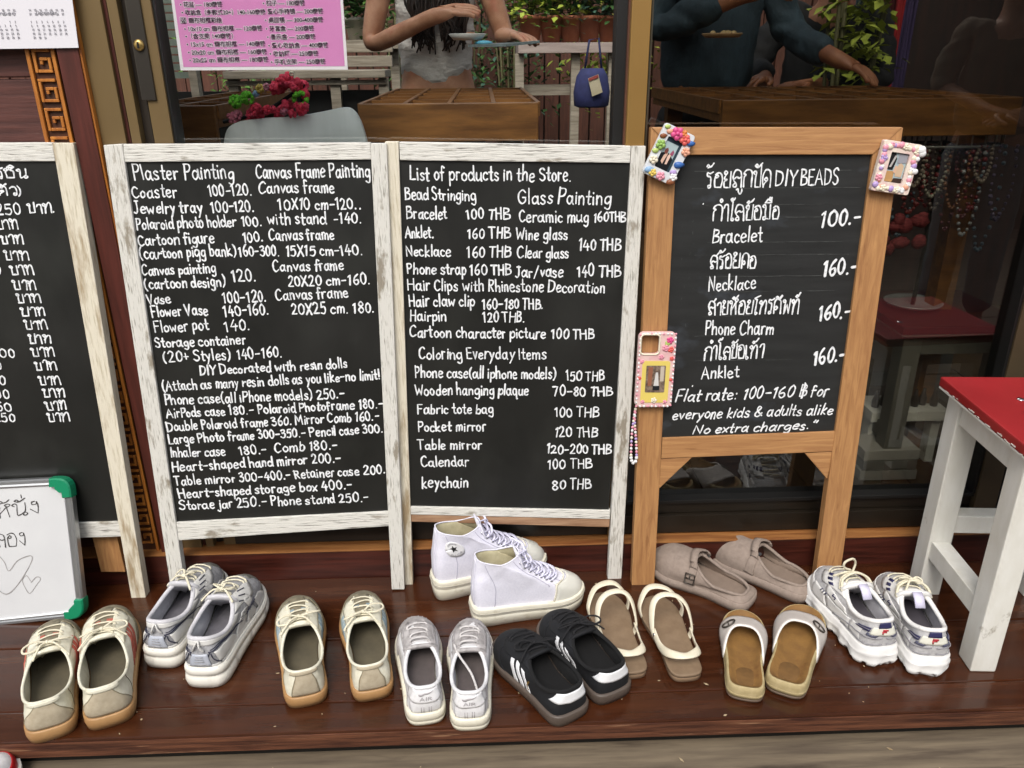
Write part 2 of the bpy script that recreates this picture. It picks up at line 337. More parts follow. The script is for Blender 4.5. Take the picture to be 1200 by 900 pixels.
def strokes(txt, rnd=None):
    """-> list of (polyline, linear) in glyph units and the total width"""
    x = 0.0; out = []; up = 0
    for ch in txt:
        if ch == ' ': x += 20; up = 0; continue
        adv, S = GL[ch]
        dy = 0
        if adv == 0 and ch in ABOVE: dy = 26 * up; up += 1
        elif adv: up = 0
        kw, kh, sk, by = (1 + rnd.gauss(0, .06), 1 + rnd.gauss(0, .05), rnd.gauss(0, .03), rnd.gauss(0, 2.2)) if rnd and adv else (1, 1, 0, 0)
        for lnr, pts in S: out.append((lnr, [(x + a * kw + b * sk, b * kh + dy + by) for a, b in pts]))
        x += adv * kw + (6 if adv and ch.isascii() else 0)
    return out, max(x - 3, 1)
def ribbon(mb, pts, wid, put, z0, m=0):
    """flat pen stroke through 2D points, round ends; put(u, v, d) -> place"""
    P = [Vector((p[0], p[1])) for p in pts]; Q = [P[0]]
    for p in P[1:]:
        if (p - Q[-1]).length > wid * .12: Q.append(p)
    if len(Q) < 2: Q.append(Q[0] + Vector((wid * .3, 0)))
    n = len(Q); r = wid / 2; rows = []
    for i in range(n):
        t = (Q[min(i + 1, n - 1)] - Q[max(i - 1, 0)])
        t = t.normalized() if t.length > 1e-9 else Vector((1, 0)); nn = Vector((-t.y, t.x)); rr = r * (1 + .15 * math.sin(i * .9 + Q[0].x * 50) + .14 * math.sin(i * .31 + Q[0].y * 90)); rows.append((Q[i], t, nn, rr))
    ids = []
    p, t, nn, rr = rows[0]
    for k in (1, .5): ids.append((p - t * rr * math.sin(k * math.pi / 2), nn, rr * math.cos(k * math.pi / 2) + 1e-5))
    for p, t, nn, rr in rows: ids.append((p, nn, rr))
    p, t, nn, rr = rows[-1]
    for k in (.5, 1): ids.append((p + t * rr * math.sin(k * math.pi / 2), nn, rr * math.cos(k * math.pi / 2) + 1e-5))
    prev = None
    for j, (p, nn, rr) in enumerate(ids):
        d = z0 + j * 1.2e-5; a = p + nn * rr; b = p - nn * rr; cur = (mb.V(put(a.x, a.y, d)), mb.V(put(b.x, b.y, d)))
        if prev: mb.F((prev[0], prev[1], cur[1], cur[0]), m)
        prev = cur
_cnt = [0]
def write(mb, pl, txt, x0, y0, x1, y1, hpx, wpx=2.3, slant=0.0, d0=.0006, m=0, jit=1.0, body=False):
    """a line of hand lettering: start and end of its baseline and its cap height as seen in the photograph"""
    a = Vector(pl.px(x0, y0)); b = Vector(pl.px(x1, y1)); mpp = (b - a).length / max(1e-6, math.hypot(x1 - x0, y1 - y0))
    ex = (b - a).normalized(); ey = Vector((-ex.y, ex.x)) * .55 + Vector((0, 1)) * .45
    rnd = random.Random(txt + str(x0)); S, tot = strokes(txt, rnd if jit > .5 else None); sx = (b - a).length / tot; sy = hpx * mpp / 100
    for lnr, pts in S:
        dx, dy, ks = rnd.gauss(0, 1.0) * jit, rnd.gauss(0, 1.8) * jit, 1 + rnd.gauss(0, .035) * jit
        q = []
        for px_, py_ in pts:
            u = (px_ + dx + slant * py_) * sx; v = (py_ * ks + dy) * sy
            q.append(a + ex * u + ey * v)
        q = [Vector((t.x, t.y, 0)) for t in q]
        if not lnr: q = crom(q, 5)
        elif len(q) > 1: q = [q[0].lerp(q[1], 0)] + [w for i in range(len(q) - 1) for w in (q[i].lerp(q[i + 1], .5), q[i + 1])]
        _cnt[0] += 1
        ribbon(mb, q, wpx * mpp, pl.pt, d0 + (_cnt[0] % 23) * 2.5e-5, m)
# ------------------------------------------------------------------ ground, deck, shop building
YD0, YD1 = 1.168, 1.658            # front lip and back of the raised deck
YW = 1.690                          # face of the window frames
b = MB()
for k in range(-9, 12):            # worn boards of the lower walkway, running along the shop
    pass
for k, (ya, yb) in enumerate(((.93, 1.19), (.74, .926), (.55, .736), (.36, .546), (.17, .356), (-.02, .166), (-.21, -.024), (-.4, -.214), (-.59, -.404), (-.78, -.594), (-2.2, -.784))):
    b.box(-4, 4, ya, yb, -.16, -.072 - .0015 * (k % 2))
structure(b.build('walkway', FLOOR, bevel=.002, seg=1))
b = MB(); b.box(-40, 40, -40, 60, -.4, -.19); structure(b.build('ground', mat('ground_earth', '#4a4338', '#5d5545', rough=.9, scale=2, bump=.3)))
b = MB()
seams = [YD0, 1.243, 1.43, YD1]
for i, (ya, yb) in enumerate(zip(seams, seams[1:])):
    b.box(-2.6, 2.8, ya + (0 if i == 0 else .0004), yb - .0004, -.044, -.0006 * (i % 2))
structure(b.build('deck', DECK, bevel=.0035, seg=2))
b = MB(); b.box(-2.6, 2.8, YD0 - .0022, YD0 - .0002, -.040, -.006); structure(b.build('deck_lip', DECKEDGE))
b = MB(); b.box(-2.6, 2.8, YD0 + .02, YD1, -.16, -.046); structure(b.build('deck_base', BLACKG))

shop = thing('shop_building', 'wooden shop front with bronze framed windows behind the chalkboards', 'shop', (0, 1.9, 0))
SB = (0, 1.9, 0)
def X(px, py, Y=YW): return at_y(px, py, Y).x
def post(name, m, pa, pb, py, Y0, Y1, z0, z1, parent=shop, bevel=.0015):
    q = MB(); q.box(X(pa, py, Y0), X(pb, py, Y0), Y0, Y1, z0, z1); return q.build(name, m, parent, SB, bevel=bevel)
b = MB(); b.box(-2.6, 2.8, YD1 + .001, YD1 + .03, -.04, .076); b.build('threshold', THRESH, shop, SB, bevel=.003)
b = MB(); b.box(-2.6, 2.8, YD1 - .002, YD1 + .06, .0765, .0812); b.build('threshold_cap', THTOP, shop, SB, bevel=.002)
xl, xm0, xm1, xr = X(176, 0), X(741, 0), X(764, 0), X(1199, 350)
for nm, y0, y1, z0, z1, mm in (('bottom_rail', YW, 1.75, .085, .135, DARKAL), ('bottom_rail', YW + .012, 1.742, .136, .165, DARKAL), ('bottom_rail', YW + .004, 1.748, .166, .176, BLACKG)):
    b = MB(); b.box(xl - .01, 2.6, y0, y1, z0, z1); b.build(nm, mm, shop, SB, bevel=.0015)
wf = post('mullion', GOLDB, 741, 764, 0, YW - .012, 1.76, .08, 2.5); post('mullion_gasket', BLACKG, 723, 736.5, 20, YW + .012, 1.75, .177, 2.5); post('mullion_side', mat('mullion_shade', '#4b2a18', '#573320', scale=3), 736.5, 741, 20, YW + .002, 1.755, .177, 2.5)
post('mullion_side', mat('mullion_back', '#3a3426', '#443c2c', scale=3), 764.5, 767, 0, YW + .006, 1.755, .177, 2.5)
post('right_gasket', BLACKG, 1196, 1201, 350, YW, 1.75, .177, 2.5); post('right_jamb', mat('dark_bronze', '#3d3324', '#4a3d2a', rough=.45, scale=3, metal=.2), 1201.5, 1230, 350, YW - .006, 1.76, .08, 2.5); post('right_jamb', BLACKG, 1230.5, 1246, 350, YW + .008, 1.75, .08, 2.5); post('right_jamb', mat('dark_wood_jamb', '#2b1a12', '#3a2418', rough=.5, scale=3), 1246.5, 1420, 350, YW - .004, 1.76, .08, 2.5)
b = MB(); b.box(xl, X(724, 20, 1.72), 1.722, 1.726, .17, 2.45); b.build('glass_pane', GLASS, shop, SB)
b = MB(); b.box(X(766, 0, 1.72), xr + .003, 1.722, 1.726, .17, 2.45); b.build('glass_pane', GLASS_DIM, shop, SB)
# left of the door: olive jamb, gaskets, lock stile
post('door_jamb', BRONZE, 86.5, 117, 0, YW - .004, 1.76, .08, 2.5); post('jamb_gasket', MAROON, 117.3, 123.5, 0, YW + .006, 1.75, .08, 2.5); post('door_jamb', BRONZE, 124, 136, 0, YW - .002, 1.76, .08, 2.5)
post('jamb_gasket', mat('dark_bronze_gap', '#1d150c', '#261c10', scale=3), 136.3, 152, 0, YW + .02, 1.76, .08, 2.5); st = post('door_stile', BRONZE, 152.3, 176, 0, YW + .006, 1.755, .08, 2.5); post('glass_gasket', BLACKG, 176.3, 180.5, 0, YW + .012, 1.75, .166, 2.5)
def pquad(q, Y, dy, m=0, name=None): pass
b = MB(); zt, zb = at_y(150, -40, YW).z, at_y(175, 118, YW).z; xa, xb = X(166, 118), X(183, 118); b.box(xa, xb, YW + .001, YW + .007, zb, zt)
lp = b.build('lock_plate', STEEL, shop, SB, bevel=.002)
b = MB(); kc = at_y(163, 53, YW); b.v = []; b.lathe((0, 0, 0), [(0.0001, .006), (.006, .006), (.0095, .004), (.0095, 0)], 20, cap0=True, cap1=False)
b.v = [Vector((p.x, -p.z, p.y * 1.1)) + Vector((kc.x, YW + .001, kc.z)) for p in b.v]; b.f = [f[::-1] for f in b.f]
kh = b.build('keyhole', BRASS, lp, (0, 0, 0)); kh.parent = shop; kh.location = (-SB[0], -SB[1], -SB[2])
b = MB(); b.box(kc.x - .0016, kc.x + .0016, YW - .0068, YW - .0053, kc.z - .0055, kc.z + .0055); b.build('keyhole_slot', BLACKG, shop, SB)
# carved corner: maroon post, orange edge, key-pattern trim, plank wall
post('corner_post', MAROON, 65.5, 91, 57, YW - .02, 1.77, .08, 2.6); post('post_edge', TRIM, 91.2, 94.5, 57, YW - .016, 1.76, .08, 2.6)
tx0, tx1 = X(30, 57, 1.682), X(64.5, 57, 1.682)
b = MB(); b.box(tx0, tx1, 1.684, 1.75, .08, 2.6); b.build('carved_trim', TRIMD, shop, SB)
b = MB(); tw = tx1 - tx0; b.box(tx0, tx0 + tw * .13, 1.676, 1.6835, .08, 2.6); b.box(tx1 - tw * .13, tx1, 1.676, 1.6835, .08, 2.6)
pit = at_y(52, 66, 1.68).z - at_y(58, 101, 1.68).z
z = at_y(52, 57, 1.68).z + pit * 4
ix0, ix1 = tx0 + tw * .2, tx1 - tw * .2; iw = ix1 - ix0; t = iw * .17
while z > .1:
    h = pit * .80; y0, y1 = 1.6775, 1.6835
    b.box(ix0, ix1, y0, y1, z - t, z)                       # top bar
    b.box(ix0, ix0 + t, y0, y1, z - h, z - t - .0004)       # left bar
    b.box(ix0 + t + .0004, ix1 - t * 0, y0, y1, z - h, z - h + t)   # bottom bar
    b.box(ix1 - t, ix1, y0, y1, z - h + t + .0004, z - h * .36)
    b.box(ix0 + 2.1 * t, ix1 - t - .0004, y0, y1, z - h * .36 - t, z - h * .36)
    b.box(ix0 + 2.1 * t, ix0 + 3.1 * t, y0, y1, z - h * .66, z - h * .36 - t - .0004)
    z -= pit
b.build('key_pattern', TRIM, shop, SB, bevel=.0008, seg=1)
b = MB(); zs = [.08]
zc = at_y(10, 92, 1.70).z
zz = zc - .45
while zz < 2.6: b.box(-2.6, tx0 - .001, 1.698 + .002 * (int(zz * 9) % 2), 1.75, zz + .0015, zz + .148); zz += .15
zz = zc - .45
b.box(-2.6, tx0 - .001, 1.70, 1.75, .08, zz); b.build('plank_wall', MAROONH, shop, SB, bevel=.003, seg=1)
# unseen roof and side walls added to darken the inside; dark back room right
b = MB(); b.box(-3.0, 3.4, 1.60, 1.88, 2.62, 2.75); b.box(X(1066, 60, 3.5), 3.4, 1.901, 3.6, 2.62, 2.75); b.build('roof', mat('roof_boards', '#2b1b12', '#3a261a', rough=.7, scale=3), shop, SB)
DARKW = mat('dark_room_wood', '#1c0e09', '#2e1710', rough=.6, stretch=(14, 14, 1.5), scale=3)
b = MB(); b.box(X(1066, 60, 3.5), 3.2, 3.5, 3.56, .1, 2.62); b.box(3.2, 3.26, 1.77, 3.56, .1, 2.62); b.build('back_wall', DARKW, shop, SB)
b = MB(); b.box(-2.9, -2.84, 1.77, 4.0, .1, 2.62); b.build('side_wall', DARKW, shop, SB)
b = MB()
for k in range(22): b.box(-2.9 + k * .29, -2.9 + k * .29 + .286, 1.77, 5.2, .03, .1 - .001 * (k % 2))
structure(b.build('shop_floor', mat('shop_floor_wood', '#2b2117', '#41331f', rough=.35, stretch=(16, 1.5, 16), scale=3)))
# ------------------------------------------------------------------ chalkboards
def quad_member(b, pl, q, th=.02, d=0.0, m=0, px=True):
    f = [pl.P(x, y, d) if px else pl.pt(x, y, d) for x, y in q]; k = [p - pl.n * th for p in f]; b.hexa(f, k, m)
W_LEAN = (0, .060, 1)
P1 = Plane((0, 1.600, 0), (1, 0, 0), W_LEAN); P2 = Plane((0, 1.598, 0), (1, 0, 0), W_LEAN); P3 = Plane((0, 1.622, 0), (1, 0, 0), (0, .045, 1)); P4 = Plane((0, 1.595, 0), (1, 0, 0), (0, .062, 1))
def board(name, label, pl, members, foot, texts, slate=SLATE):
    base = pl.P(*foot); base.z = 0
    t = thing(name, label, 'chalkboard', base, group='folding chalkboards in a row outside the shop')
    for nm, m, q, th, d in members:
        b = MB(); quad_member(b, pl, [q[3], q[2], q[1], q[0]], th, d); b.build(nm, m, t, base, bevel=.0018)
    b = MB(); texts(b, pl)
    b.build('lettering', CHALK, t, base)
    return t
def txt2(b, p):
    W = lambda *a, **k: write(b, p, *a, d0=-.0068, wpx=k.pop('w', 1.75), **k)
    for a in (("Plaster Painting", 155.5, 211, 274, 209.5, 17), ("Canvas Frame Painting", 299, 209, 434, 207.5, 16), ("Coaster", 154, 233, 207, 231, 14.7), ("100-120.", 243.5, 230.5, 295, 228.5, 13), ("Canvas frame", 302, 226.7, 392, 226, 13),
              ("Jewelry tray", 156, 251, 237, 249.5, 14), ("100-120.", 246.7, 249, 297.5, 248, 12.5), ("10X10 cm-120..", 325, 246, 423.5, 245, 12.5), ("Polaroid photo holder", 158.7, 269.5, 276.5, 265.5, 13), ("100.", 282, 266, 307, 265, 11),
              ("with stand", 313.5, 263.5, 382.7, 262.5, 14), ("-140.", 390.7, 262.5, 424, 262, 12), ("Cartoon figure", 161, 288.5, 251, 285, 13), ("100.", 283.5, 284.5, 308.5, 283, 11.5), ("Canvas frame", 314.7, 282, 391.5, 281, 13),
              ("(cartoon pigg bank)", 162.7, 304, 277, 300, 13), ("160-300.", 279, 301, 327.5, 300.5, 12), ("15X15 cm-140.", 334, 300.5, 425, 299.5, 12), ("Canvas painting", 165, 323.5, 252.5, 320, 12), ("Canvas frame", 319, 319, 402.7, 316.5, 13),
              ("120.", 271.5, 331, 300, 330, 13.5), ("(cartoon design)", 168.5, 340, 264, 336, 12.5), ("20X20 cm-160.", 337, 336, 434, 333.5, 12.5), ("Vase", 172, 358, 200, 355, 12), ("100-120.", 260, 356, 312, 354, 13), ("Canvas frame", 322.7, 352.5, 408.5, 349, 13),
              ("Flower Vase", 176.5, 372.5, 243.5, 369.5, 13), ("140-160.", 261.3, 372, 315, 369.5, 13), ("20X25 cm. 180.", 341, 369.5, 439, 367, 12.5), ("Flower pot", 180, 390.5, 244.5, 387, 13.5), ("140.", 262.5, 389.5, 293.5, 387, 12.5),
              ("Storage container", 181.3, 408.5, 287.5, 404, 12), ("(20+ Styles)", 190.7, 425, 270, 422, 13), ("140-160.", 277.3, 422, 330.7, 419, 12.5), ("DIY Decorated with resin dolls", 233.3, 440.5, 407, 432, 11.5), ("(Attach as many resin dolls as you like-no limit!", 189.3, 459.5, 446, 445.5, 12),
              ("Phone case(all iPhone models) 250.-", 192.5, 475.5, 404, 467.5, 12.5), ("AirPods case 180.- Polaroid Photoframe 180.-", 194, 491, 449, 479, 11.5), ("Double Polaroid frame 360. Mirror Comb 160.-", 194.7, 506.5, 444, 493.5, 11.5), ("Large Photo frame 300-350.- Pencil case 300.", 196.5, 521.5, 449.3, 508, 11.5),
              ("Inhaler case", 198.7, 537, 264, 535, 12), ("180.-", 279.5, 534.5, 312, 533, 11.5), ("Comb 180.-", 321, 531.5, 396, 527.5, 12), ("Heart-shaped hand mirror 200.-", 200.5, 554, 400, 543, 12.3), ("Table mirror 300-400.- Retainer case 200.", 204, 570.5, 452, 556, 11.5),
              ("Heart-shaped storage box 400.-", 208, 585, 412.5, 574, 11.5), ("Storae jar 250.- Phone stand 250.-", 209.3, 599, 432.5, 589, 12)):
        W(*a)
def txt3(b, p):
    W = lambda *a, **k: write(b, p, *a, d0=-.0068, wpx=k.pop('w', 1.72), **k)
    for a in (("List of products in the Store.", 480.3, 211.3, 670.6, 212.5, 16), ("Bead Stringing", 474.2, 234.2, 558.4, 235.7, 13.5), ("Glass Painting", 607, 239, 717, 240, 16.5), ("Bracelet", 475.9, 257, 524, 257, 14), ("100 THB", 546, 257, 598.5, 257.5, 12), ("Ceramic mug", 608.3, 260.6, 690.6, 261, 14), ("160THB", 695.8, 260, 734.6, 260, 11),
              ("Anklet.", 474.5, 279.4, 509, 279.5, 13), ("160 THB", 547.2, 279.7, 598.7, 279.7, 12), ("Wine glass", 604.7, 281.4, 666, 281, 13), ("140 THB", 678, 294, 728.5, 294, 13.5), ("Necklace", 475.5, 301, 529, 301, 13.5), ("160 THB", 547, 302, 599, 302, 12.5), ("Clear glass", 606, 302.6, 667.7, 303, 13),
              ("Phone strap", 477, 321.7, 546.7, 322.5, 13), ("160 THB", 550, 323, 600, 323, 12), ("Jar/vase", 604, 325.3, 660.8, 325, 13), ("140 THB", 676, 325, 728.5, 325, 13), ("Hair Clips with Rhinestone Decoration", 477, 340.7, 709.7, 344, 14), ("Hair claw clip", 479, 360, 557, 359.5, 14), ("160-180 THB.", 565, 362.7, 637, 363, 12),
              ("Hairpin", 480, 377, 524, 377, 13), ("120 THB.", 566, 378, 615.6, 378.5, 12), ("Cartoon character picture", 479.5, 395.7, 640, 397.4, 13.5), ("100 THB", 646, 398, 697.5, 398, 11.5), ("Coloring Everyday Items", 490.5, 421.7, 640.8, 421.7, 14), ("Phone case(all iphone models)", 486.4, 443.2, 652.3, 445, 13.5), ("150 THB", 663.8, 447.4, 709, 447.4, 12),
              ("Wooden hanging plaque", 486.4, 464, 619.8, 464, 13), ("70-80 THB", 648, 465, 718.7, 465, 11.5), ("Fabric tote bag", 489, 485.7, 579, 486, 12.5), ("100 THB", 650.6, 489.6, 703, 490, 12), ("Pocket mirror", 489.7, 507.2, 570, 506, 12.5), ("120 THB", 650, 513.4, 701, 513, 12), ("Table mirror", 489.5, 528, 565.5, 527.5, 12), ("120-200 THB", 640.6, 532.9, 717, 533, 11.5),
              ("Calendar", 493, 548.3, 550, 547.5, 13), ("100 THB", 641.8, 551, 695, 550, 12), ("keychain", 494, 572.7, 549.5, 572.5, 14), ("80 THB", 646.7, 575, 693.6, 574, 12)):
        W(*a)
def txt4(b, p):
    W = lambda *a, **k: write(b, p, *a, d0=-.0068, wpx=k.pop('w', 1.72), **k)
    for a in (("ร้อยลูกปัด", 827.4, 220.3, 904.3, 219, 18.8), ("DIY", 909.3, 218, 936, 217.8, 17.5), ("BEADS", 939, 218, 984.5, 216.5, 17.5), ("กำไลข้อมือ", 835, 259.3, 913.7, 257.5, 17), ("Bracelet", 835, 285.3, 895, 283.5, 17), ("สร้อยคอ", 831.8, 315.8, 886.4, 314.5, 16), ("Necklace", 830.7, 342, 887, 339, 16),
              ("สายห้อยโทรศัพท์", 830, 370, 937, 368, 16), ("Phone Charm", 826.8, 393.7, 908, 392, 16), ("กำไลข้อเท้า", 825, 422.8, 895, 420, 16), ("Anklet", 822.7, 445, 867.5, 443, 14)):
        W(*a, jit=.6)
    for a in (("100.-", 960.7, 266.9, 1010.5, 263, 18), ("160.-", 965, 324.3, 1007, 320, 17.5), ("160.-", 960, 376.8, 999, 372, 17.5), ("160.-", 954, 428.4, 992, 423, 17.5)): W(*a, w=2.6, slant=.05)
    for a in (("Flat rate: 100-160 ฿ for", 791.7, 472.2, 972, 464.6, 14), ("everyone kids & adults alike", 788.4, 493, 977, 486.5, 13), ("No extra charges.”", 811.8, 510, 956.3, 503.6, 11)): W(*a, w=1.7, slant=.14)
    W("'", 823, 243, 826, 243, 4, w=1.2); W("'", 811, 458, 814, 458, 5, w=1.3)
def txt1(b, p):
    W = lambda *a, **k: write(b, p, *a, d0=-.0068, wpx=k.pop('w', 1.72), **k)
    W("ตาเรซิน", -32, 209.5, 31, 209, 11); W("(1 ตัว)", -22, 229, 24, 229, 10); W("250", -6, 252, 24, 251.5, 13); W("บาท.", 30.5, 250.5, 63, 249, 11)
    for x0, x1, y in ((-7, 20, 269), (-1, 26, 286.5), (3, 33, 305.5), (10, 38.5, 322.5), (13, 41, 340.5), (17, 47, 355.5), (22, 52, 371.5), (27, 54.5, 387), (31, 59, 403.5), (35, 63, 419), (39, 66, 435), (44, 70.5, 452), (48, 75, 467), (52, 76.5, 482), (54, 81, 495.5)): W("บาท", x0, y, x1, y - .6, 10.5)
    for s_, x0, x1, y in (("180", -38, -12, 287), ("160", -32, -5, 306), ("100", -28, 1, 323), ("400", -12, 17, 420), ("180", -25, 2, 434), ("180", -20, 6, 452), ("200", -16, 11, 468), ("150", -12, 14, 483), ("250", -8, 17, 495.5)): W(s_, x0, y, x1, y, 11)
bd2 = board('chalkboard_sign', 'white chalkboard headed Plaster Painting, packed with the smallest and densest lettering', P2, [
    ('left_stile', WWV, [(121, 170), (143, 168.5), (217, 690), (200, 690)], .022, 0), ('right_stile', WWV, [(434, 168), (453, 168), (474, 691), (459, 691)], .022, 0),
    ('top_rail', WWH, [(143.6, 169), (433.6, 167), (435, 187), (145, 190)], .020, -.002), ('bottom_rail', WWH, [(206, 613), (455.5, 600), (457, 617), (208.5, 634)], .020, -.002),
    ('slate_panel', SLATE, [(140, 186), (438, 184), (458, 603), (203, 617)], .006, -.0075)], (330, 690), txt2)
bd3 = board('chalkboard_sign', 'white chalkboard headed List of products in the Store, prices in THB', P3, [
    ('left_stile', WWT, [(451, 166), (467, 166), (484, 686), (468, 686)], .022, 0), ('right_stile', WWV, [(740, 171), (757, 171), (727.5, 692), (711.5, 692)], .022, 0),
    ('top_rail', WWH, [(467.6, 166.5), (739.6, 171), (738.6, 191), (468.5, 188)], .020, -.002), ('bottom_rail', WWH, [(480, 594.5), (715.6, 599), (715, 609), (480.4, 603.5)], .020, -.002), ('lower_rail', RAWH, [(480.4, 603.9), (715, 609.4), (714.6, 619), (480.8, 612.5)], .019, -.004),
    ('slate_panel', SLATE, [(464, 186), (742, 188), (714, 602), (478, 597)], .006, -.0075)], (600, 690), txt3)
bd4 = board('chalkboard_sign', 'natural brown wood chalkboard headed DIY BEADS in Thai and English', P4, [
    ('left_stile', PINEV, [(763, 149.5), (794.5, 149.5), (766.5, 692), (740, 692)], .024, 0), ('right_stile', PINEV, [(1027, 149.5), (1058.5, 149.5), (983.5, 682), (955, 682)], .024, 0),
    ('top_rail', PINEH, [(763, 149), (1057, 149), (1022.6, 181), (793, 181.5)], .022, .0022), ('bottom_rail', PINEH, [(776.5, 514), (983, 506), (978, 529.5), (775, 538)], .022, -.002),
    ('corner_brace', PINEH, [(774.4, 538.6), (812, 536.6), (794, 553.5), (772.6, 574)], .018, -.004), ('corner_brace', PINEH, [(944, 532), (977.5, 530), (970.3, 563), (958, 548)], .018, -.004),
    ('slate_panel', SLATE2, [(787, 177), (1026, 176), (986, 511), (773, 518)], .006, -.0075)], (860, 692), txt4, SLATE2)
b = MB(); rl = random.Random(4)
for x0_, x1_, y_ in ((815, 1000, 201), (812, 1010, 221.5), (828, 985, 241), (830, 975, 256), (828, 990, 285), (815, 996, 300), (826, 990, 325), (818, 980, 343), (822, 880, 372), (815, 900, 395), (812, 930, 424), (832, 860, 203)):
    u0, v0 = P4.px(x0_, y_); u1, v1 = P4.px(x1_, y_ - 1.5)
    ribbon(b, [Vector((u0 + (u1 - u0) * k / 14, v0 + (v1 - v0) * k / 14 + rl.uniform(-.0004, .0004))) for k in range(15)], .0011, P4.pt, -.0071)
for k in range(16): u0, v0 = P4.px(rl.uniform(797, 815), rl.uniform(240, 420)); ribbon(b, [Vector((u0, v0)), Vector((u0 + rl.uniform(-.002, .002), v0 + rl.uniform(.001, .007)))], .0009, P4.pt, -.0069)
o = b.build('ruled_lines', RULE, None); o.parent = bd4; o.location = -bd4.location
bd1 = board('chalkboard_sign', 'white chalkboard cut by the left edge, a Thai price list behind the whiteboard', P1, [
    ('left_stile', WWV, [(-278, 168), (-256, 168), (-232, 700), (-250, 700)], .024, 0), ('right_stile', WWT, [(61, 167.5), (86, 167.5), (171, 702), (154, 702)], .026, 0),
    ('top_rail', WWH, [(-255.6, 168), (60.6, 167), (64, 189), (-254, 190)], .020, -.002), ('bottom_rail', WWH, [(-236, 622), (141.6, 612), (144, 629.5), (-235, 640)], .020, -.002), ('rear_leg', PINEV, [(92, 600), (122, 600), (141, 678), (112, 678)], .018, -.028),
    ('slate_panel', SLATE, [(-258, 186), (66, 184), (144, 615), (-240, 626)], .006, -.0075)], (20, 702), txt1)
# ------------------------------------------------------------------ whiteboard leaning on the left chalkboard
yb_ = at_z(60, 728).y; PW = Plane((0, yb_, 0), (1, 0, 0), (0, (1.612 - yb_) / .345, 1))
base = PW.P(-40, 735); base.z = 0
wb = thing('whiteboard', 'small aluminium framed whiteboard with green corners and drawn hearts', 'whiteboard', base)
TRc, BRc, BLc, TLc = PW.px(83, 559), PW.px(101, 722), PW.px(-190, 752), PW.px(-215, 574)
def lerp2(a, c, t): return (a[0] + (c[0] - a[0]) * t, a[1] + (c[1] - a[1]) * t)
def rrect(c, r, n=5):
    out = []
    for i in range(4):
        p, a, q = Vector(c[i]), Vector(c[i - 1]), Vector(c[(i + 1) % 4]); d1 = (a - p).normalized(); d2 = (q - p).normalized()
        for k in range(n + 1):
            t = k / n; s0 = p + d1 * r; s1 = p + d2 * r; out.append(s0.lerp(p, t).lerp(p.lerp(s1, t), t))
    return out
def inset(c, m):
    ctr = Vector((sum(p[0] for p in c) / 4, sum(p[1] for p in c) / 4)); out = []
    for p in c:
        p = Vector(p); d = ctr - p; out.append(p + Vector((math.copysign(m, d.x), math.copysign(m, d.y))))
    return out
cc = [BLc, BRc, TRc, TLc]; o1 = rrect(cc, .03); o2 = rrect(inset(cc, .017), .02)
b = MB(); r_ = [[PW.pt(*p, d) for p in o] for o, d in ((o1, -.012), (o1, .004), (rrect(inset(cc, .003), .028), .008), (rrect(inset(cc, .008), .026), .008), (rrect(inset(cc, .0095), .025), .005), (rrect(inset(cc, .014), .022), .0062), (o2, .0045), (o2, -.004))]
b.rings(r_, smooth=False); b.build('frame', ALU, wb, base)
b = MB(); f = [PW.pt(*p, .0015) for p in o2]; g = [PW.pt(*p, -.010) for p in o2]; b.rings([g, f], cap0=True, cap1=True, smooth=False); b.build('writing_surface', WBOARD, wb, base)
for ci in range(4):
    n_ = 6; seg = o1[ci * n_:(ci + 1) * n_]; p = Vector(cc[ci]); dn = (Vector(cc[(ci + 1) % 4]) - p).normalized(); dp = (Vector(cc[ci - 1]) - p).normalized()
    L_ = .046; W_ = .017
    outer = [p + dp * L_] + [Vector(q) for q in seg] + [p + dn * L_]; inner = [p + dp * L_ + dn * W_, p + dp * (W_ + .016) + dn * W_, p + dp * (W_ + .016) + dn * (W_ + .006), p + dp * (W_ + .006) + dn * (W_ + .016), p + dp * W_ + dn * (W_ + .016), p + dn * L_ + dp * W_]
    ctr = sum((Vector(q) for q in cc), Vector((0, 0))) / 4
    ring = [q + (q - ctr).normalized() * .002 for q in outer] + inner[::-1]
    b = MB(); b.rings([[PW.pt(q.x, q.y, -.013) for q in ring], [PW.pt(q.x, q.y, .0095) for q in ring], [PW.pt(*(q.lerp(p + (dn + dp) * .025, .12)), .0125) for q in ring]], cap0=True, cap1=True, smooth=False)
    b.build('corner_cap', GREENP, wb, base)
b = MB(); write(b, PW, "ให้นั่ง", -16, 609, 48, 601, 15, wpx=1.1, d0=.0018, jit=.4); write(b, PW, "ลอง", -6, 641.5, 32, 639, 16, wpx=1.1, d0=.0018, jit=.4); b.build('lettering', INK, wb, base)
b = MB()
for pts, w_ in ((((-70, 505), (-20, 470), (25, 510), (52, 562), (100, 505), (165, 478), (182, 492), (160, 545), (100, 640), (40, 690), (-20, 655), (-80, 600), (-95, 550), (-70, 505)), 1.0), (((172, 618), (150, 588), (128, 612), (140, 650), (168, 686), (205, 640), (228, 605), (205, 595), (176, 625)), .8)):
    q = [Vector((*PW.px(x / 4.733, 550 + y / 4.733), 0)) for x, y in pts]; ribbon(b, crom(q, 5), w_ * .0017, PW.pt, .0018 + w_ * 1e-4)
b.build('heart_drawing', INK2, wb, base)
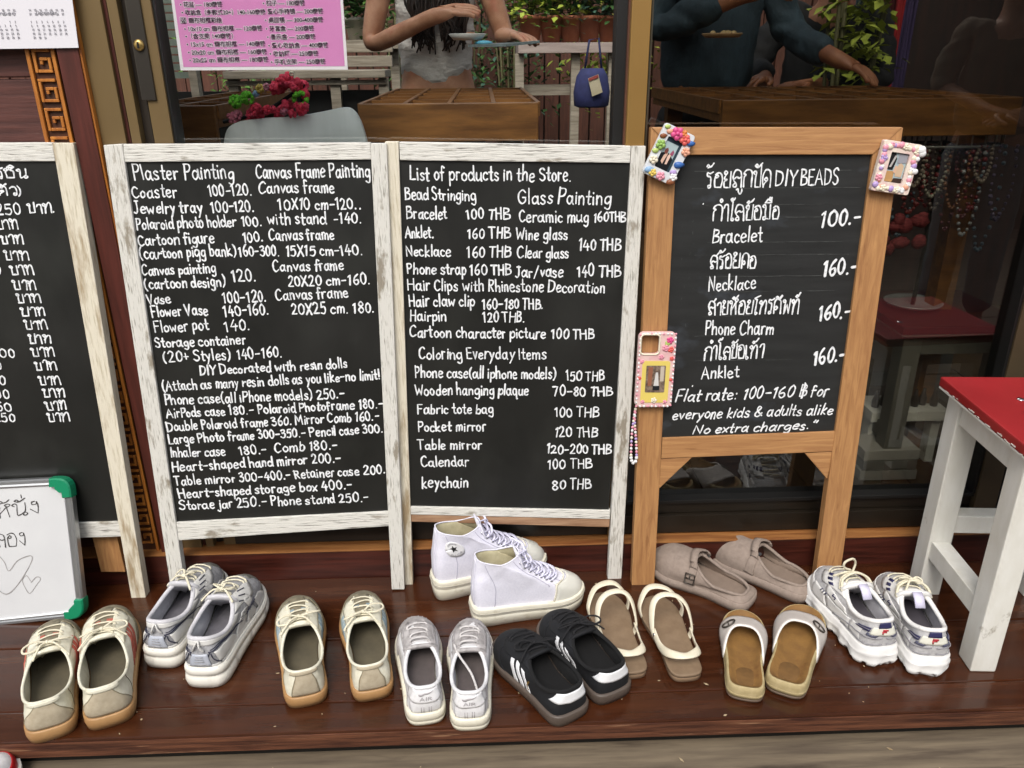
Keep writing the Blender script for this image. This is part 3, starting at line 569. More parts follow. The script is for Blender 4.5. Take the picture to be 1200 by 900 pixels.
# ------------------------------------------------------------------ calendar sheet and pink price poster
PC = Plane((0, 1.664, 0), (1, 0, 0), (0, 0, 1)); q = [(-160, -140), (66, -140), (92, 56), (-120, 59)]
base = PC.P(0, 40); cal = thing('calendar_sheet', 'white calendar sheet of small month grids hung on the plank wall', 'calendar', base)
b = MB(); quad_member(b, PC, q[::-1], .0012); b.build('paper', PAPER, cal, base)
b = MB()
for nm, x0, x1, y in (('November', -23, 18, 17.5), ('December', 43, 67, 17)): write(b, PC, nm, x0, y, x1, y - .2, 4.2, wpx=.7, d0=.0004, jit=.3)
for cx, n0 in ((-20, 5), (36.5, 0)):
    for row in range(-3, 6):
        yy = 27 + row * 4.6
        if -1 <= row < 0 or (row < 0 and -14 > yy): continue
        for cI in range(7):
            d = row * 7 + cI + 1 - n0
            if row < 0: d = (row + 5) * 7 + cI
            if 1 <= d <= 31: write(b, PC, str(d), cx + cI * 6.3 + row * .8, yy, cx + cI * 6.3 + row * .8 + (2.8 if d > 9 else 1.2), yy, 2.4, wpx=.5, d0=.0004, jit=0)
b.build('month_grid', PRINT, cal, base)
PP = Plane((0, 1.7275, 0), (1, 0, 0), (0, 0, 1))
PPf = Plane((0, 1.728, 0), (1, 0, 0), (0, 0, 1))
q = [(186, -110), (394, -110), (407.5, 81.5), (211.5, 82.5)]
base = PPf.P(310, 40); po = thing('price_poster', 'pink price poster in Chinese taped inside the door glass', 'poster', base)
b = MB(); quad_member(b, PPf, q[::-1], .0015, -.0006); b.build('backing', PWHITE, po, base)
q = [(189, -108), (391, -108), (404, 77.5), (215, 78.5)]
b = MB(); quad_member(b, PPf, q[::-1], .0004, -.0001); b.build('pink_print', PINK, po, base)
def font_text(s, x0, y0, hpx, pl, d, offset=0.0):
    cu = bpy.data.curves.new('t', 'FONT'); cu.body = s; p = pl.px(x0, y0); q = pl.px(x0, y0 - hpx); cu.size = (q[1] - p[1]) * 1.16; cu.offset = offset; cu.resolution_u = 2
    o = bpy.data.objects.new('t', cu); sc.collection.objects.link(o)
    dg = bpy.context.evaluated_depsgraph_get(); me = bpy.data.meshes.new_from_object(o.evaluated_get(dg)); bpy.data.objects.remove(o)
    return [pl.pt(p[0] + v.co.x, p[1] + v.co.y, d) for v in me.vertices], [tuple(f.vertices) for f in me.polygons]
bt, bh = MB(), MB()
for s_, x, y, h in (("• 花盆 — 180泰铢", 211, 8, 6.2), ("• 收纳盒（多款式20+）140-160泰铢", 213, 17.2, 6.0), ("☑ 画布相框彩绘", 211, 26.6, 6.2), ("• 10x10 cm 画布相框 — 120泰铢", 216, 36.4, 6.2), ("•（含支架 140泰铢）", 217.5, 45.2, 6.2), ("• 15x15 cm 画布相框 — 140泰铢", 219, 54.6, 6.2), ("• 20x20 cm 画布相框 — 160泰铢", 220.5, 64, 6.2), ("• 20x25 cm 画布相框 — 180泰铢", 222, 73, 6.2),
                    ("• 梳子 — 180泰铢", 308, 6.4, 6.2), ("• 爱心手持镜 — 200泰铢", 309.5, 16.2, 6.2), ("• 桌面镜 — 300-400泰铢", 310.5, 26.2, 6.2), ("• 牙套盒 — 200泰铢", 311.5, 36.2, 6.2), ("• 音乐盒 — 200泰铢", 313, 46, 6.2), ("• 爱心收纳盒 — 400泰铢", 314.5, 56, 6.2), ("• 收纳罐 — 250泰铢", 316, 65.6, 6.2), ("• 手机支架 — 250泰铢", 317.5, 75.2, 6.2)):
    for mb_, off, d in ((bh, .0011, .0003), (bt, .00012, .0006)):
        vs, fs = font_text(s_, x, y, h, PPf, d, off); k = len(mb_.v); mb_.v += vs
        for f in fs: mb_.F([i + k for i in f])
bh.build('text_halo', PHALO, po, base); bt.build('lettering', PTXT, po, base)
# ------------------------------------------------------------------ shoes
OUT_PTS = [(0, 0), (.080, .010), (.120, .055), (.133, .15), (.136, .30), (.146, .45), (.160, .60), (.170, .72), (.158, .85), (.112, .95), (.03, 1.0), (-.06, .978), (-.122, .905), (-.152, .79), (-.156, .69), (-.138, .55), (-.120, .42), (-.117, .30), (-.124, .15), (-.115, .055), (-.078, .010)]
NP = 72
def resample(pts, n):
    d = [0.0]
    for i in range(len(pts)): d.append(d[-1] + (pts[(i + 1) % len(pts)] - pts[i]).length)
    out = []; k = 0
    for i in range(n):
        t = d[-1] * i / n
        while d[k + 1] < t: k += 1
        f = (t - d[k]) / max(1e-9, d[k + 1] - d[k]); out.append(pts[k % len(pts)].lerp(pts[(k + 1) % len(pts)], f))
    return out
UPV = Vector((0, 0, 1))
PI = math.pi
class Last:
    """analytic surface of a shoe upper for a right foot: phi runs heel - outer side - toe - inner side, v from sole edge to collar"""
    def __init__(s, L=.28, W=1.0, sole=(.03, .024), hh=.055, hs=.042, ht=.075, op=(.035, .47, .072), toe_h=.046, spring=.012, fwd=.42, inset=.004, pts=OUT_PTS, vamp=.35, dip=.3):
        k = L / .285; sole = (sole[0] * k, sole[1] * k); hh, hs, ht, toe_h, spring = hh * k, hs * k, ht * k, toe_h * k, spring * k
        s.L, s.W, s.sole, s.hh, s.hs, s.ht, s.op, s.toe_h, s.spring, s.fwd, s.inset, s.vamp, s.dip = L, W, sole, hh, hs, ht, op, toe_h, spring, fwd, inset, vamp, dip
        raw = crom([(x * L * W, y * L, 0) for x, y in pts], 12, True); s.B = resample(raw, 360)
    def base(s, phi, off=0.0):
        f = (phi / (2 * math.pi) * 360) % 360; i = int(f) % 360; a, b = s.B[i], s.B[(i + 1) % 360]; p = a.lerp(b, f - int(f))
        if off:
            t = s.B[(i + 3) % 360] - s.B[(i - 2) % 360]; n = Vector((t.y, -t.x, 0)).normalized(); p = p + n * off
        return p
    def rise(s, y): t = max(0, (y / s.L - .72) / .28); return s.spring * t * t
    def ztop(s, y): return s.sole[0] + (s.sole[1] - s.sole[0]) * min(1, max(0, y / s.L)) + s.rise(y)
    def O(s, phi):
        c, sn = math.cos(phi), math.sin(phi); y0, y1, w = s.op
        yc, ya = (y0 + y1) / 2 * s.L, (y1 - y0) / 2 * s.L
        y = yc - ya * c; k = 1.0 - .08 * max(0, c) - .10 * max(0, -c); x = w * s.L * math.copysign(abs(sn) ** .62, sn) * k
        h = s.hs + (s.hh - s.hs) * max(0, c) ** 1.6 + (s.ht - s.hs) * max(0, -c) ** 1.5 - s.dip * .012 * math.exp(-((abs(math.atan2(sn, c)) - 1.15) / .45) ** 2)
        return Vector((x, y, s.sole[0] + (s.sole[1] - s.sole[0]) * .4 + h))
    def S(s, phi, v):
        b = s.base(phi, -s.inset); b = Vector((b.x, b.y, s.ztop(b.y) - .002)); o = s.O(phi); c = math.cos(phi)
        wt, wh = max(0, -c), max(0, c); ws = 1 - wt - wh
        h1 = wh * .45 * s.hh + ws * .72 * s.hs + wt * s.toe_h
        out = Vector((b.x - o.x, b.y - o.y, 0)); dist = out.length; out = out.normalized() if dist > 1e-6 else Vector((0, -1, 0))
        p1 = b + UPV * h1 + out * (.003 * wh + .002)
        p2 = o + out * (wh * .004 + ws * .35 * dist + wt * s.fwd * dist) - UPV * (wh * .35 * s.hh + ws * .012 + wt * s.vamp * (s.ht - s.toe_h))
        u = 1 - v
        p = b * u ** 3 + p1 * (3 * u * u * v) + p2 * (3 * u * v * v) + o * v ** 3
        e = math.sin(math.pi * v); q = p * 38 + Vector((s.L * 900, 0, s.W * 300)); p = p + mnoise.noise_vector(q) * (.0021 * e) + mnoise.noise_vector(q * 2.7) * (.0008 * e)
        if c < -.7: f = max(0, min(1, (-c - .7) / .2)) * math.exp(-((v - .46) / .16) ** 2); p = p - UPV * (.0016 * f * abs(math.sin(p.y * 210 + p.x * 25)))
        return p
    def N(s, phi, v):
        e = .02; v0, v1 = max(0, v - e), min(1, v + e)
        n = (s.S(phi + e, v) - s.S(phi - e, v)).cross(s.S(phi, v1) - s.S(phi, v0)); return n.normalized() if n.length > 1e-12 else UPV
    def at(s, phi, v, off=0.0): return s.S(phi, v) + s.N(phi, v) * off
    def upper(s, nv=12):
        mb = MB(); mb.rings([[s.S(2 * math.pi * k / NP, j / nv) for k in range(NP)] for j in range(nv + 1)])
        return mb
    def lining(s, th=.004, v1=.15, nv=8):
        mb = MB(); r = []
        for j in range(nv + 1):
            v = 1 - (1 - v1) * j / nv; t = th * min(1, j * .7)
            r.append([s.S(2 * math.pi * k / NP, v) - s.N(2 * math.pi * k / NP, v) * (t + .0003) for k in range(NP)][::-1])
        mb.rings(r); return mb
    def insole(s, sh=.010, dz=.009):
        mb = MB(); mb.rings([[Vector((q.x, q.y, s.ztop(q.y) + dz)) for q in (s.base(2 * math.pi * k / NP, -sh) for k in range(NP))], [Vector((q.x, q.y, s.ztop(q.y) + dz - .001)) for q in (s.base(2 * math.pi * k / NP, -sh - .01) for k in range(NP))]], cap1=True); return mb
    def collar(s, r=.0042, flat=1.0, phi0=None, phi1=None, n=64, dz=0.0):
        mb = MB()
        if phi0 is None: mb.tube([s.O(2 * math.pi * k / n) + UPV * dz - s.N(2 * math.pi * k / n, 1) * r * .6 for k in range(n)], r, 8, True, flat=flat)
        else: mb.tube([s.O(phi0 + (phi1 - phi0) * k / n) + UPV * dz - s.N(phi0 + (phi1 - phi0) * k / n, 1) * r * .6 for k in range(n + 1)], r, 8, flat=flat)
        return mb
    def solemesh(s, prof, mod=None, cap=True):
        """prof: list of (height fraction 0 bottom..1 top, outset)"""
        mb = MB(); rs = []
        for f, o in prof:
            row = []
            for k in range(NP * 2):
                a = 2 * math.pi * k / (NP * 2); oo, dz = o, 0.0
                if mod: oo, dz = mod(a, f, o)
                q = s.base(a, oo); zt = s.ztop(q.y); zb = s.rise(q.y) * .9
                row.append(Vector((q.x, q.y, zb + (zt - zb) * f + dz)))
            rs.append(row)
        mb.rings(rs, cap0=cap, cap1=cap); return mb
    def patch(s, mb, c, off=.0010, nu=10, nv=6, m=0, th=.0012, curve=0.0):
        """slab lying on the surface between four (phi, v) corners in order bottom-start, bottom-end, top-end, top-start"""
        g = []
        for i in range(nu + 1):
            u = i / nu; row = []
            for j in range(nv + 1):
                w = j / nv; p = [(1 - u) * (1 - w) * c[0][k] + u * (1 - w) * c[1][k] + u * w * c[2][k] + (1 - u) * w * c[3][k] for k in (0, 1)]
                bow = curve * math.sin(math.pi * u); row.append(s.at(p[0], min(1, max(0, p[1] + bow)), off - th))
            g.append(row)
        mb.slab(g, th, m)
    def phi_y(s, y, v, sg=1):
        a, b_ = .25, PI - .05
        for _ in range(22):
            m_ = (a + b_) / 2
            if s.S(sg * m_, v).y < y * s.L: a = m_
            else: b_ = m_
        return sg * (a + b_) / 2
    def ypatch(s, mb, c, sg=1, off=.001, nu=5, nv=9, m=0, th=.0012):
        g = []
        for i in range(nu + 1):
            u = i / nu; row = []
            for j in range(nv + 1):
                w = j / nv; p = [(1 - u) * (1 - w) * c[0][k] + u * (1 - w) * c[1][k] + u * w * c[2][k] + (1 - u) * w * c[3][k] for k in (0, 1)]
                row.append(s.at(s.phi_y(p[0], p[1], sg), p[1], off - th))
            g.append(row)
        mb.slab(g if sg > 0 else g[::-1], th, m)
    def line(s, mb, pts, r=.0008, off=.0006, n=6, m=0, closed=False, per=5):
        q = crom([(a, b, 0) for a, b in pts], per, closed); mb.tube([s.at(p.x, p.y, off) for p in q], r, n, closed, m)
def lacing(s, mb, vs, half, r=.0023, off=.0035, sag=0.0, ribbon=1.0):
    for i, v in enumerate(vs):
        dv = .045 * (1 if i % 2 else -1); pts = [s.at(PI - half + 2 * half * k / 8, v + dv * (k / 4 - 1) * .6, off * (1 if 0 < k < 8 else .1)) for k in range(9)]
        mb.tube(pts, r, 6, flat=.55 * ribbon, up=s.N(PI, v))
def bow(s, mb, v=.97, size=.03, r=.0021, lift=.008, spread=1.0, rnd=None, tilt=0.0):
    rnd = rnd or random; c = s.at(PI, v, lift); x = Vector((1, 0, 0)); n = s.N(PI, v); y = n.cross(x)
    for sd in (-1, 1):
        w = size * rnd.uniform(.85, 1.15); a = rnd.uniform(-.3, .35) + tilt
        d = x * sd * math.cos(a) + y * (math.sin(a)); e = n.cross(d)
        pts = [c, c + d * w * .5 * spread + e * w * .20 + n * .006, c + d * w * spread + e * w * .16 + n * (.002), c + d * w * 1.06 * spread - e * w * .06 - n * .004, c + d * w * .6 * spread - e * w * .22 - n * .003, c + n * .001]
        mb.tube(crom(pts, 5), r, 6, flat=.7)
        w2 = size * rnd.uniform(.9, 1.3); f = -d * 0 + x * sd * .8 - y * rnd.uniform(.2, .9); f.normalize()
        mb.tube(crom([c, c + f * w2 * .4 + n * .003, c + f * w2 * .8 - n * .008, c + f * w2 * 1.05 - n * .018], 4), r * .95, 6, flat=.7)
    mb.blob(c + n * .001, r * 2.0, r * 2, r * 1.8)
def tongue(s, half=.035, y0=.62, top=.014, back=.025, th=.0055):
    mb = MB(); o = s.O(PI); g = []
    for i in range(9):
        u = -1 + i / 4; row = []
        for j in range(8):
            w = j / 7; y = s.L * y0 + (o.y - back * .9 - s.L * y0) * w; w2 = half * (.82 + .18 * w)
            zl = s.at(PI, max(.1, 1 - (1 - w) * .75), -.006).z if w < 1 else o.z
            z = zl + top * max(0, (w - .55) / .45) ** 1.2 - abs(u) ** 2.2 * half * .30 - (.004 if abs(u) == 1 else 0)
            yy = y - (abs(u) ** 2 * -.006)
            row.append((u * w2, yy, z))
        g.append(row)
    mb.slab(g, th); return mb
def decal(s, mb, txt, phi0, v0, dphi, dv, wid, off=.0016):
    """writing laid on the surface: starts at (phi0, v0), dphi and dv are its width and height"""
    S, tot = strokes(txt)
    lx = (s.S(phi0 + dphi, v0) - s.S(phi0, v0)).length; ly = (s.S(phi0, v0 + dv) - s.S(phi0, v0)).length
    for lnr, pts in S:
        q = [Vector((x / tot * lx, y / 100 * ly, 0)) for x, y in pts]; q = crom(q, 4) if not lnr else q
        ribbon(mb, [(p.x, p.y) for p in q], wid, lambda a, b_, d: s.at(phi0 + dphi * a / lx, v0 + dv * b_ / ly, off + d), 0)
def shoe_place(name, label, cat, heel, toe, group, right, ztoe=.04):
    h = at_z(*heel); t = at_z(*toe, ztoe); d = t - h; d.z = 0
    o = thing(name, label, cat, (h.x, h.y, 0), math.atan2(-d.x, d.y), group); o['_len'] = d.length

    return o, d.length, not right
def clean(o):
    if '_len' in o: del o['_len']
# materials
CREAM = mat('cream_leather', '#cdc9b5', '#d9d6c5', rough=.5, scale=120, bump=.12, c3='#a39c84', s3=(34, 34, 34), lo3=.56, hi3=.82); CREAMG = mat('dirty_suede', '#67614f', '#857d69', rough=.85, scale=60, bump=.1, c3='#726b5a', s3=(40, 40, 40), lo3=.5, hi3=.75); BEIGEP = mat('beige_suede', '#a59983', '#b3a892', rough=.85, scale=80, bump=.08)
GUM = mat('gum_rubber', '#997349', '#a98458', rough=.5, scale=20, c3='#85532b', s3=(40, 40, 20), lo3=.55, hi3=.75); SALMON = mat('salmon_stripe', '#ad5546', '#b96150', rough=.7, scale=40); BLUES = mat('blue_grey_stripe', '#8396a0', '#94a5ad', rough=.7, scale=40)
INSOLE = mat('dark_insole', '#4a4436', '#5a5342', rough=.85, scale=20); LINC = mat('cream_lining', '#bcb6a0', '#c9c4b0', rough=.85, scale=60); LACEC = mat('cream_lace', '#c9c2aa', '#d3cdb8', rough=.85, scale=200)
SILVER = mat('silver_mesh', '#818184', '#9e9ea1', rough=.5, scale=140, bump=.25); SILV2 = mat('silver_overlay', '#c0bfbc', '#cccbc8', rough=.38, scale=20); NAVY = mat('navy_line', '#22243a', rough=.5); DKMESH = mat('dark_mesh', '#55544f', '#6a6963', rough=.7, scale=160, bump=.3); GREYLIN = mat('grey_lining', '#b3b2b6', '#c0bfc3', rough=.9, scale=80); GREYIN = mat('grey_insole', '#58565a', '#65636a', rough=.9, scale=30)
SOLEW = mat('white_midsole', '#d5d2c8', '#dfdcd3', rough=.5, scale=14, c3='#b5ae98', s3=(26, 26, 40), lo3=.58, hi3=.75); SOLEY = mat('yellowed_sole', '#cfcab8', '#dad6c7', rough=.45, scale=14, c3='#aca488', s3=(26, 26, 40), lo3=.55, hi3=.75)
WLEA = mat('white_leather', '#d2d1d4', '#dbdbdc', rough=.42, scale=120, bump=.10, c3='#a5a2a3', s3=(30, 30, 30), lo3=.55, hi3=.80); WDIRT = mat('scuffed_leather', '#8d8988', '#b4b0b0', rough=.55, scale=60, bump=.25, c3='#615c5b', s3=(50, 50, 50), lo3=.55, hi3=.75); WGREY = mat('grey_thread', '#9c989a', rough=.7); DKIN = mat('brown_grey_insole', '#4d4645', '#5c5453', rough=.9, scale=24)
LAV = mat('lavender_canvas', '#cfcedb', '#d8d7e2', rough=.85, scale=220, bump=.12, stretch=(1, 1, 1)); CAP = mat('rubber_cap', '#c6c5bc', '#d1d0c8', rough=.4, scale=12); LININGY = mat('canvas_lining', '#a79f80', '#b5ad8f', rough=.9, scale=60); BLK = mat('black_ink', '#141416', rough=.5); LACEL = mat('white_lilac_lace', '#c9c8de', '#d5d4e6', rough=.85, scale=200); GREYTXT = mat('grey_print', '#8b8a92', rough=.6)
BLKL = mat('black_suede', '#07080c', '#0d0f15', rough=.85, scale=60, bump=.08); BLKB = mat('black_textile', '#040405', '#08080a', rough=.9, scale=80); GUMD = mat('dark_gum', '#4b413a', '#574c44', rough=.5, scale=20); STRW = mat('white_stripe', '#d8d9dc', '#e0e1e3', rough=.45, scale=30); BLACE = mat('black_lace', '#0b0b0e', '#131317', rough=.9, scale=200); GOLDT = mat('gold_print', '#9a7a3c', rough=.4, metal=.6)
TAUPE = mat('taupe_foam', '#7f7167', '#8a7c72', rough=.85, scale=90, bump=.15, c3='#6d6058', s3=(30, 30, 30), lo3=.6, hi3=.8); TAUPED = mat('taupe_foam_inner', '#75665a', '#7e6e62', rough=.85, scale=60); CORK = mat('cork_footbed', '#6f4f26', '#83602f', rough=.75, scale=30, bump=.08, c3='#5f3c18', s3=(16, 16, 16), lo3=.58, hi3=.76); CORKE = mat('cork_edge', '#9a8a62', '#aa9a74', rough=.8, scale=60, bump=.2); RUBB = mat('brown_outsole', '#5b4a3d', rough=.6); STRAPG = mat('grey_white_strap', '#b3aca6', '#bfb9b4', rough=.6, scale=30); STRAPW = mat('strap_edge', '#dcd8d2', rough=.5)
SANDT = mat('sandal_footbed', '#735f4a', '#806c56', rough=.7, scale=40, bump=.06); SANDE = mat('sandal_sole_edge', '#9a8066', '#a68c72', rough=.6, scale=20); SANDC = mat('cream_strap', '#cfc7b0', '#d9d2be', rough=.45, scale=20); SANDI = mat('strap_lining', '#b9ac95', rough=.7)
CHW = mat('chunky_white', '#d3d2d0', '#dcdbd9', rough=.42, scale=20, bump=.05, c3='#b1afae', s3=(30, 30, 30), lo3=.58, hi3=.78); CHG = mat('chunky_pale', '#a9a8aa', '#bcbbbc', rough=.5, scale=160, bump=.2); CHY = mat('heel_panel', '#cfcec2', rough=.5); REDP = mat('red_print', '#a52630', rough=.5); NAVP = mat('navy_patch', '#26264a', '#2e2f56', rough=.45, scale=30); LILP = mat('lilac_tab', '#c9c6dc', rough=.6)

def fin(mb, name, m, t, mir): return mb.build(name, m, t, mirror=mir)
def gum_trainer(label, heel, toe, right, grp, stripe, rnd, Lk=1.0, stripes_both=False, panel=BEIGEP):
    t, L, mir = shoe_place('trainer', label, 'shoe', heel, toe, grp, right); s = Last(L=L * Lk, W=1.10, sole=(.026, .020), hh=.056, hs=.046, ht=.064, op=(.025, .50, .140), toe_h=.05, fwd=.42)
    fin(s.solemesh([(0, -.006), (.05, -.001), (.5, .0015), (.93, .001), (1, -.001), (1.0, -.006)]), 'sole', GUM, t, mir)
    mb = MB(); s.line(mb, [(2 * PI * k / 60, 0.0) for k in range(60)], .0012, .0035, closed=True, per=1); fin(mb, 'welt', mat('gum_welt', '#c4a878', rough=.6), t, mir)
    fin(s.upper(), 'upper', CREAM, t, mir); fin(s.lining(), 'lining', LINC, t, mir); fin(s.insole(), 'insole', INSOLE, t, mir); fin(s.collar(.0030), 'collar', CREAM, t, mir)
    mb = MB(); s.patch(mb, [(PI - 1.25, 0.02), (PI + 1.25, .02), (PI + .55, .46), (PI - .55, .46)], nu=22, nv=8); fin(mb, 'toe_overlay', CREAMG, t, mir)
    mb = MB(); s.patch(mb, [(PI - .16, .44), (PI + .16, .44), (PI + .12, .60), (PI - .12, .60)], nu=8, off=.0014); fin(mb, 'toe_tab', CREAMG, t, mir)
    mb = MB(); s.patch(mb, [(PI - .56, .46), (PI + .56, .46), (PI + .30, .98), (PI - .30, .98)], nu=12, nv=8, off=.0006); fin(mb, 'vamp', CREAMG, t, mir)
    for sg in (-1, 1):
        mb = MB(); s.patch(mb, [(PI + sg * .20, .50), (PI + sg * .62, .50), (PI + sg * .95, .99), (PI + sg * .22, .99)][::1 if sg > 0 else -1] if sg > 0 else [(PI - .62, .50), (PI - .20, .50), (PI - .22, .99), (PI - .95, .99)], nu=8, nv=8, off=.0016); fin(mb, 'eyestay', CREAM, t, mir)
    mb = MB(); pw = .50 if stripe is SALMON else .24; s.patch(mb, [(-pw, .03), (pw, .03), (.17, .97), (-.17, .97)], nu=14, nv=10, off=.0012); fin(mb, 'heel_panel', panel, t, mir)
    mb = MB(); s.patch(mb, [(-.5, .88), (.5, .88), (.48, 1.0), (-.48, 1.0)], nu=12, nv=3, off=.0022); fin(mb, 'heel_tab', CREAM if stripe is SALMON else panel, t, mir)
    for sg in (1, -1):
        for k in range(3):
            mb = MB(); a = .40 + k * .066; s.ypatch(mb, [(a, .04), (a + .044, .04), (a + .150, .80), (a + .112, .80)], sg, off=.0013, nv=12); fin(mb, 'stripe', stripe, t, mir)
    fin(tongue(s, .033, .64, .006, .012), 'tongue', CREAM, t, mir)
    mb = MB(); lacing(s, mb, (.60, .70, .80, .90, .97), .34, .0026); bow(s, mb, .96, .040, .0024, rnd=rnd); fin(mb, 'laces', LACEC, t, mir)
    mb = MB()
    for sg in (-1, 1): s.line(mb, [(sg * .66, .02), (sg * .8, .4), (sg * 1.0, .97)], .0006, .0008); s.line(mb, [(sg * pw * 1.02, .04), (sg * (pw * .5 + .09), .5), (sg * .175, .92)], .0007, .0016); s.line(mb, [(PI + sg * 1.22, .03), (PI + sg * .9, .25), (PI + sg * .54, .45), (PI + sg * .2, .47)], .0006, .0014); s.line(mb, [(PI + sg * .66, .5), (PI + sg * .8, .75), (PI + sg * .97, .97)], .0006, .0020)
    fin(mb, 'stitching', mat('tan_stitch', '#857c64', rough=.9), t, mir); clean(t)
R1 = random.Random(3)
gum_trainer('left cream trainer of the gum soled pair nearest the whiteboard, stripes facing away', (62, 868), (70, 731), False, 'salmon striped trainers', SALMON, R1)
gum_trainer('right cream trainer with salmon stripes facing out, nearest the whiteboard', (130, 853), (128, 717), True, 'salmon striped trainers', SALMON, R1)
gum_trainer('left cream gum soled trainer with faded blue stripes and beige heel', (361, 829), (350, 702), False, 'blue striped trainers', BLUES, R1)
gum_trainer('right cream gum soled trainer with beige heel, beside the scuffed white pair', (438, 822), (421, 697), True, 'blue striped trainers', BLUES, R1)

def wave(amp, n, ph=0.0):
    return lambda a, f, o: (o + amp * math.sin(n * a + ph) * (1 if .1 < f < .8 else .3), 0)
def runner(label, heel, toe, right, rnd):
    t, L, mir = shoe_place('running_shoe', label, 'shoe', heel, toe, 'silver running shoes', right); s = Last(L=L, W=1.12, sole=(.050, .032), hh=.066, hs=.052, ht=.074, op=(.045, .50, .140), toe_h=.048, spring=.018)
    def md(a, f, o):
        g = max(0, math.sin(9 * a)) ** 8 * .004 if .15 < f < .62 else 0; return o - g, 0
    fin(s.solemesh([(0, -.004), (.06, .003), (.30, .006), (.55, .004), (.60, .0005), (.66, .0035), (.86, .004), (1.0, .0), (1, -.006)], md), 'midsole', SOLEW, t, mir)
    mb = MB()
    s.line(mb, [(2 * PI * k / 60, .0) for k in range(60)], .0016, .0042, closed=True, per=1); fin(mb, 'sole_line', SILV2, t, mir)
    fin(s.upper(), 'upper', SILVER, t, mir); fin(s.lining(), 'lining', GREYLIN, t, mir); fin(s.insole(), 'insole', GREYIN, t, mir); fin(s.collar(.0050), 'collar', GREYLIN, t, mir)
    for c in ([(PI - 1.3, 0.02), (PI + 1.3, .02), (PI + 1.0, .20), (PI - 1.0, .20)], [(PI - .35, .2), (PI + .35, .2), (PI + .22, .46), (PI - .22, .46)]):
        mb = MB(); s.patch(mb, c, nu=20, nv=6); fin(mb, 'toe_overlay', DKMESH, t, mir)
    mb = MB(); s.patch(mb, [(PI - 1.3, 0.0), (PI + 1.3, .0), (PI + 1.15, .09), (PI - 1.15, .09)], nu=22, nv=3, off=.002); fin(mb, 'toe_guard', SILV2, t, mir)
    for sg in (-1, 1):
        f = (lambda c: c) if sg > 0 else (lambda c: [(-q[0], q[1]) for q in (c[1], c[0], c[3], c[2])])
        for c in ([(.30, .05), (.47, .05), (.50, .30), (.36, .42)], [(.50, .05), (.66, .05), (.60, .36), (.53, .30)], [(.69, .05), (.88, .05), (.76, .30), (.64, .38)], [(.36, .46), (.52, .36), (.54, .50), (.44, .66)], [(.56, .42), (.64, .44), (.60, .70), (.52, .72)]):
            mb = MB(); s.ypatch(mb, c, sg, off=.0018); fin(mb, 'side_overlay', SILV2, t, mir)
        mb = MB(); s.patch(mb, f([(2.30, .5), (2.85, .55), (2.78, .98), (1.95, .98)]), nu=8, nv=6, off=.0018); fin(mb, 'eyestay', SILV2, t, mir)
        mb = MB(); s.patch(mb, f([(.36, .10), (1.15, .08), (1.0, .50), (.30, .52)]), nu=10, nv=6, off=.0018); fin(mb, 'heel_overlay', SILV2, t, mir)
        mb = MB(); s.line(mb, [(sg * .16, .54), (sg * .5, .60), (sg * .95, .60), (sg * 1.35, .50), (sg * 1.5, .30)], .0012, .0016); s.line(mb, [(sg * .16, .40), (sg * .2, .54)], .001, .0016); s.line(mb, [(sg * .22, .62), (sg * .6, .68), (sg * 1.2, .62)], .0008, .0014)
        s.line(mb, [(sg * .22, .5), (sg * .26, .28), (sg * .40, .08)], .0011, .0024)
        for k in range(9): y_ = .50 + k * .018; s.line(mb, [(s.phi_y(y_, .31 + .02 * (k % 3), sg), .31 + .02 * (k % 3)), (s.phi_y(y_ + .008, .40 + .02 * (k % 3), sg), .40 + .02 * (k % 3))], .0010, .0028, per=2)
        for k in range(3): a = sg * (2.25 + k * .22); s.line(mb, [(a - .03, .72), (a + .05, .86)], .0013, .0026)
        fin(mb, 'navy_trim', NAVY, t, mir)
    mb = MB(); s.patch(mb, [(-1.9, .80), (1.9, .80), (1.9, .975), (-1.9, .975)], nu=40, nv=4, off=.0018); fin(mb, 'collar_overlay', SILV2, t, mir)
    mb = MB(); s.patch(mb, [(-1.7, .0), (1.7, .0), (1.7, .09), (-1.7, .09)], nu=36, nv=3, off=.002); fin(mb, 'sole_guard', SILV2, t, mir)
    mb = MB(); s.patch(mb, [(-.20, .05), (.20, .05), (.14, .5), (-.14, .5)], nu=6, nv=6, off=.0026); fin(mb, 'heel_clip', mat('heel_clip_grey', '#a6abb6', '#b4b8c2', rough=.3, scale=20), t, mir)
    mb = MB(); mb.tube(crom([s.at(-.12, .64, .002), s.at(-.06, .8, .007), s.at(0, .98, .004), s.at(.02, .8, .009), s.at(.08, .62, .003)], 5), .0035, 6, flat=.5); fin(mb, 'pull_tab', SILV2, t, mir)
    mb = MB()
    for k in range(4): s.line(mb, [(-.10 + k * .012, .12 + k * .09), (.10 - k * .012, .12 + k * .09)], .0009, .0034)
    fin(mb, 'heel_ribs', SILVER, t, mir)
    mb = MB(); decal(s, mb, 'Fila', 1.62 if True else 0, .44, .30, .20, .0013, .0032); fin(mb, 'side_lettering', NAVY, t, mir)
    fin(tongue(s, .036, .64, .012, .016, .007), 'tongue', GREYLIN, t, mir)
    mb = MB(); lacing(s, mb, (.56, .66, .76, .86, .95), .34, .0026); bow(s, mb, .99, .036, .0026, .012, .75, rnd, tilt=.9); fin(mb, 'laces', LACEC, t, mir); clean(t)
runner('left silver running shoe with cream bow, behind its partner and nearer the chalkboard leg', (190, 783), (254, 670), False, R1)
runner('right silver running shoe with tall lace bow and chunky white sole', (240, 806), (292, 684), True, R1)

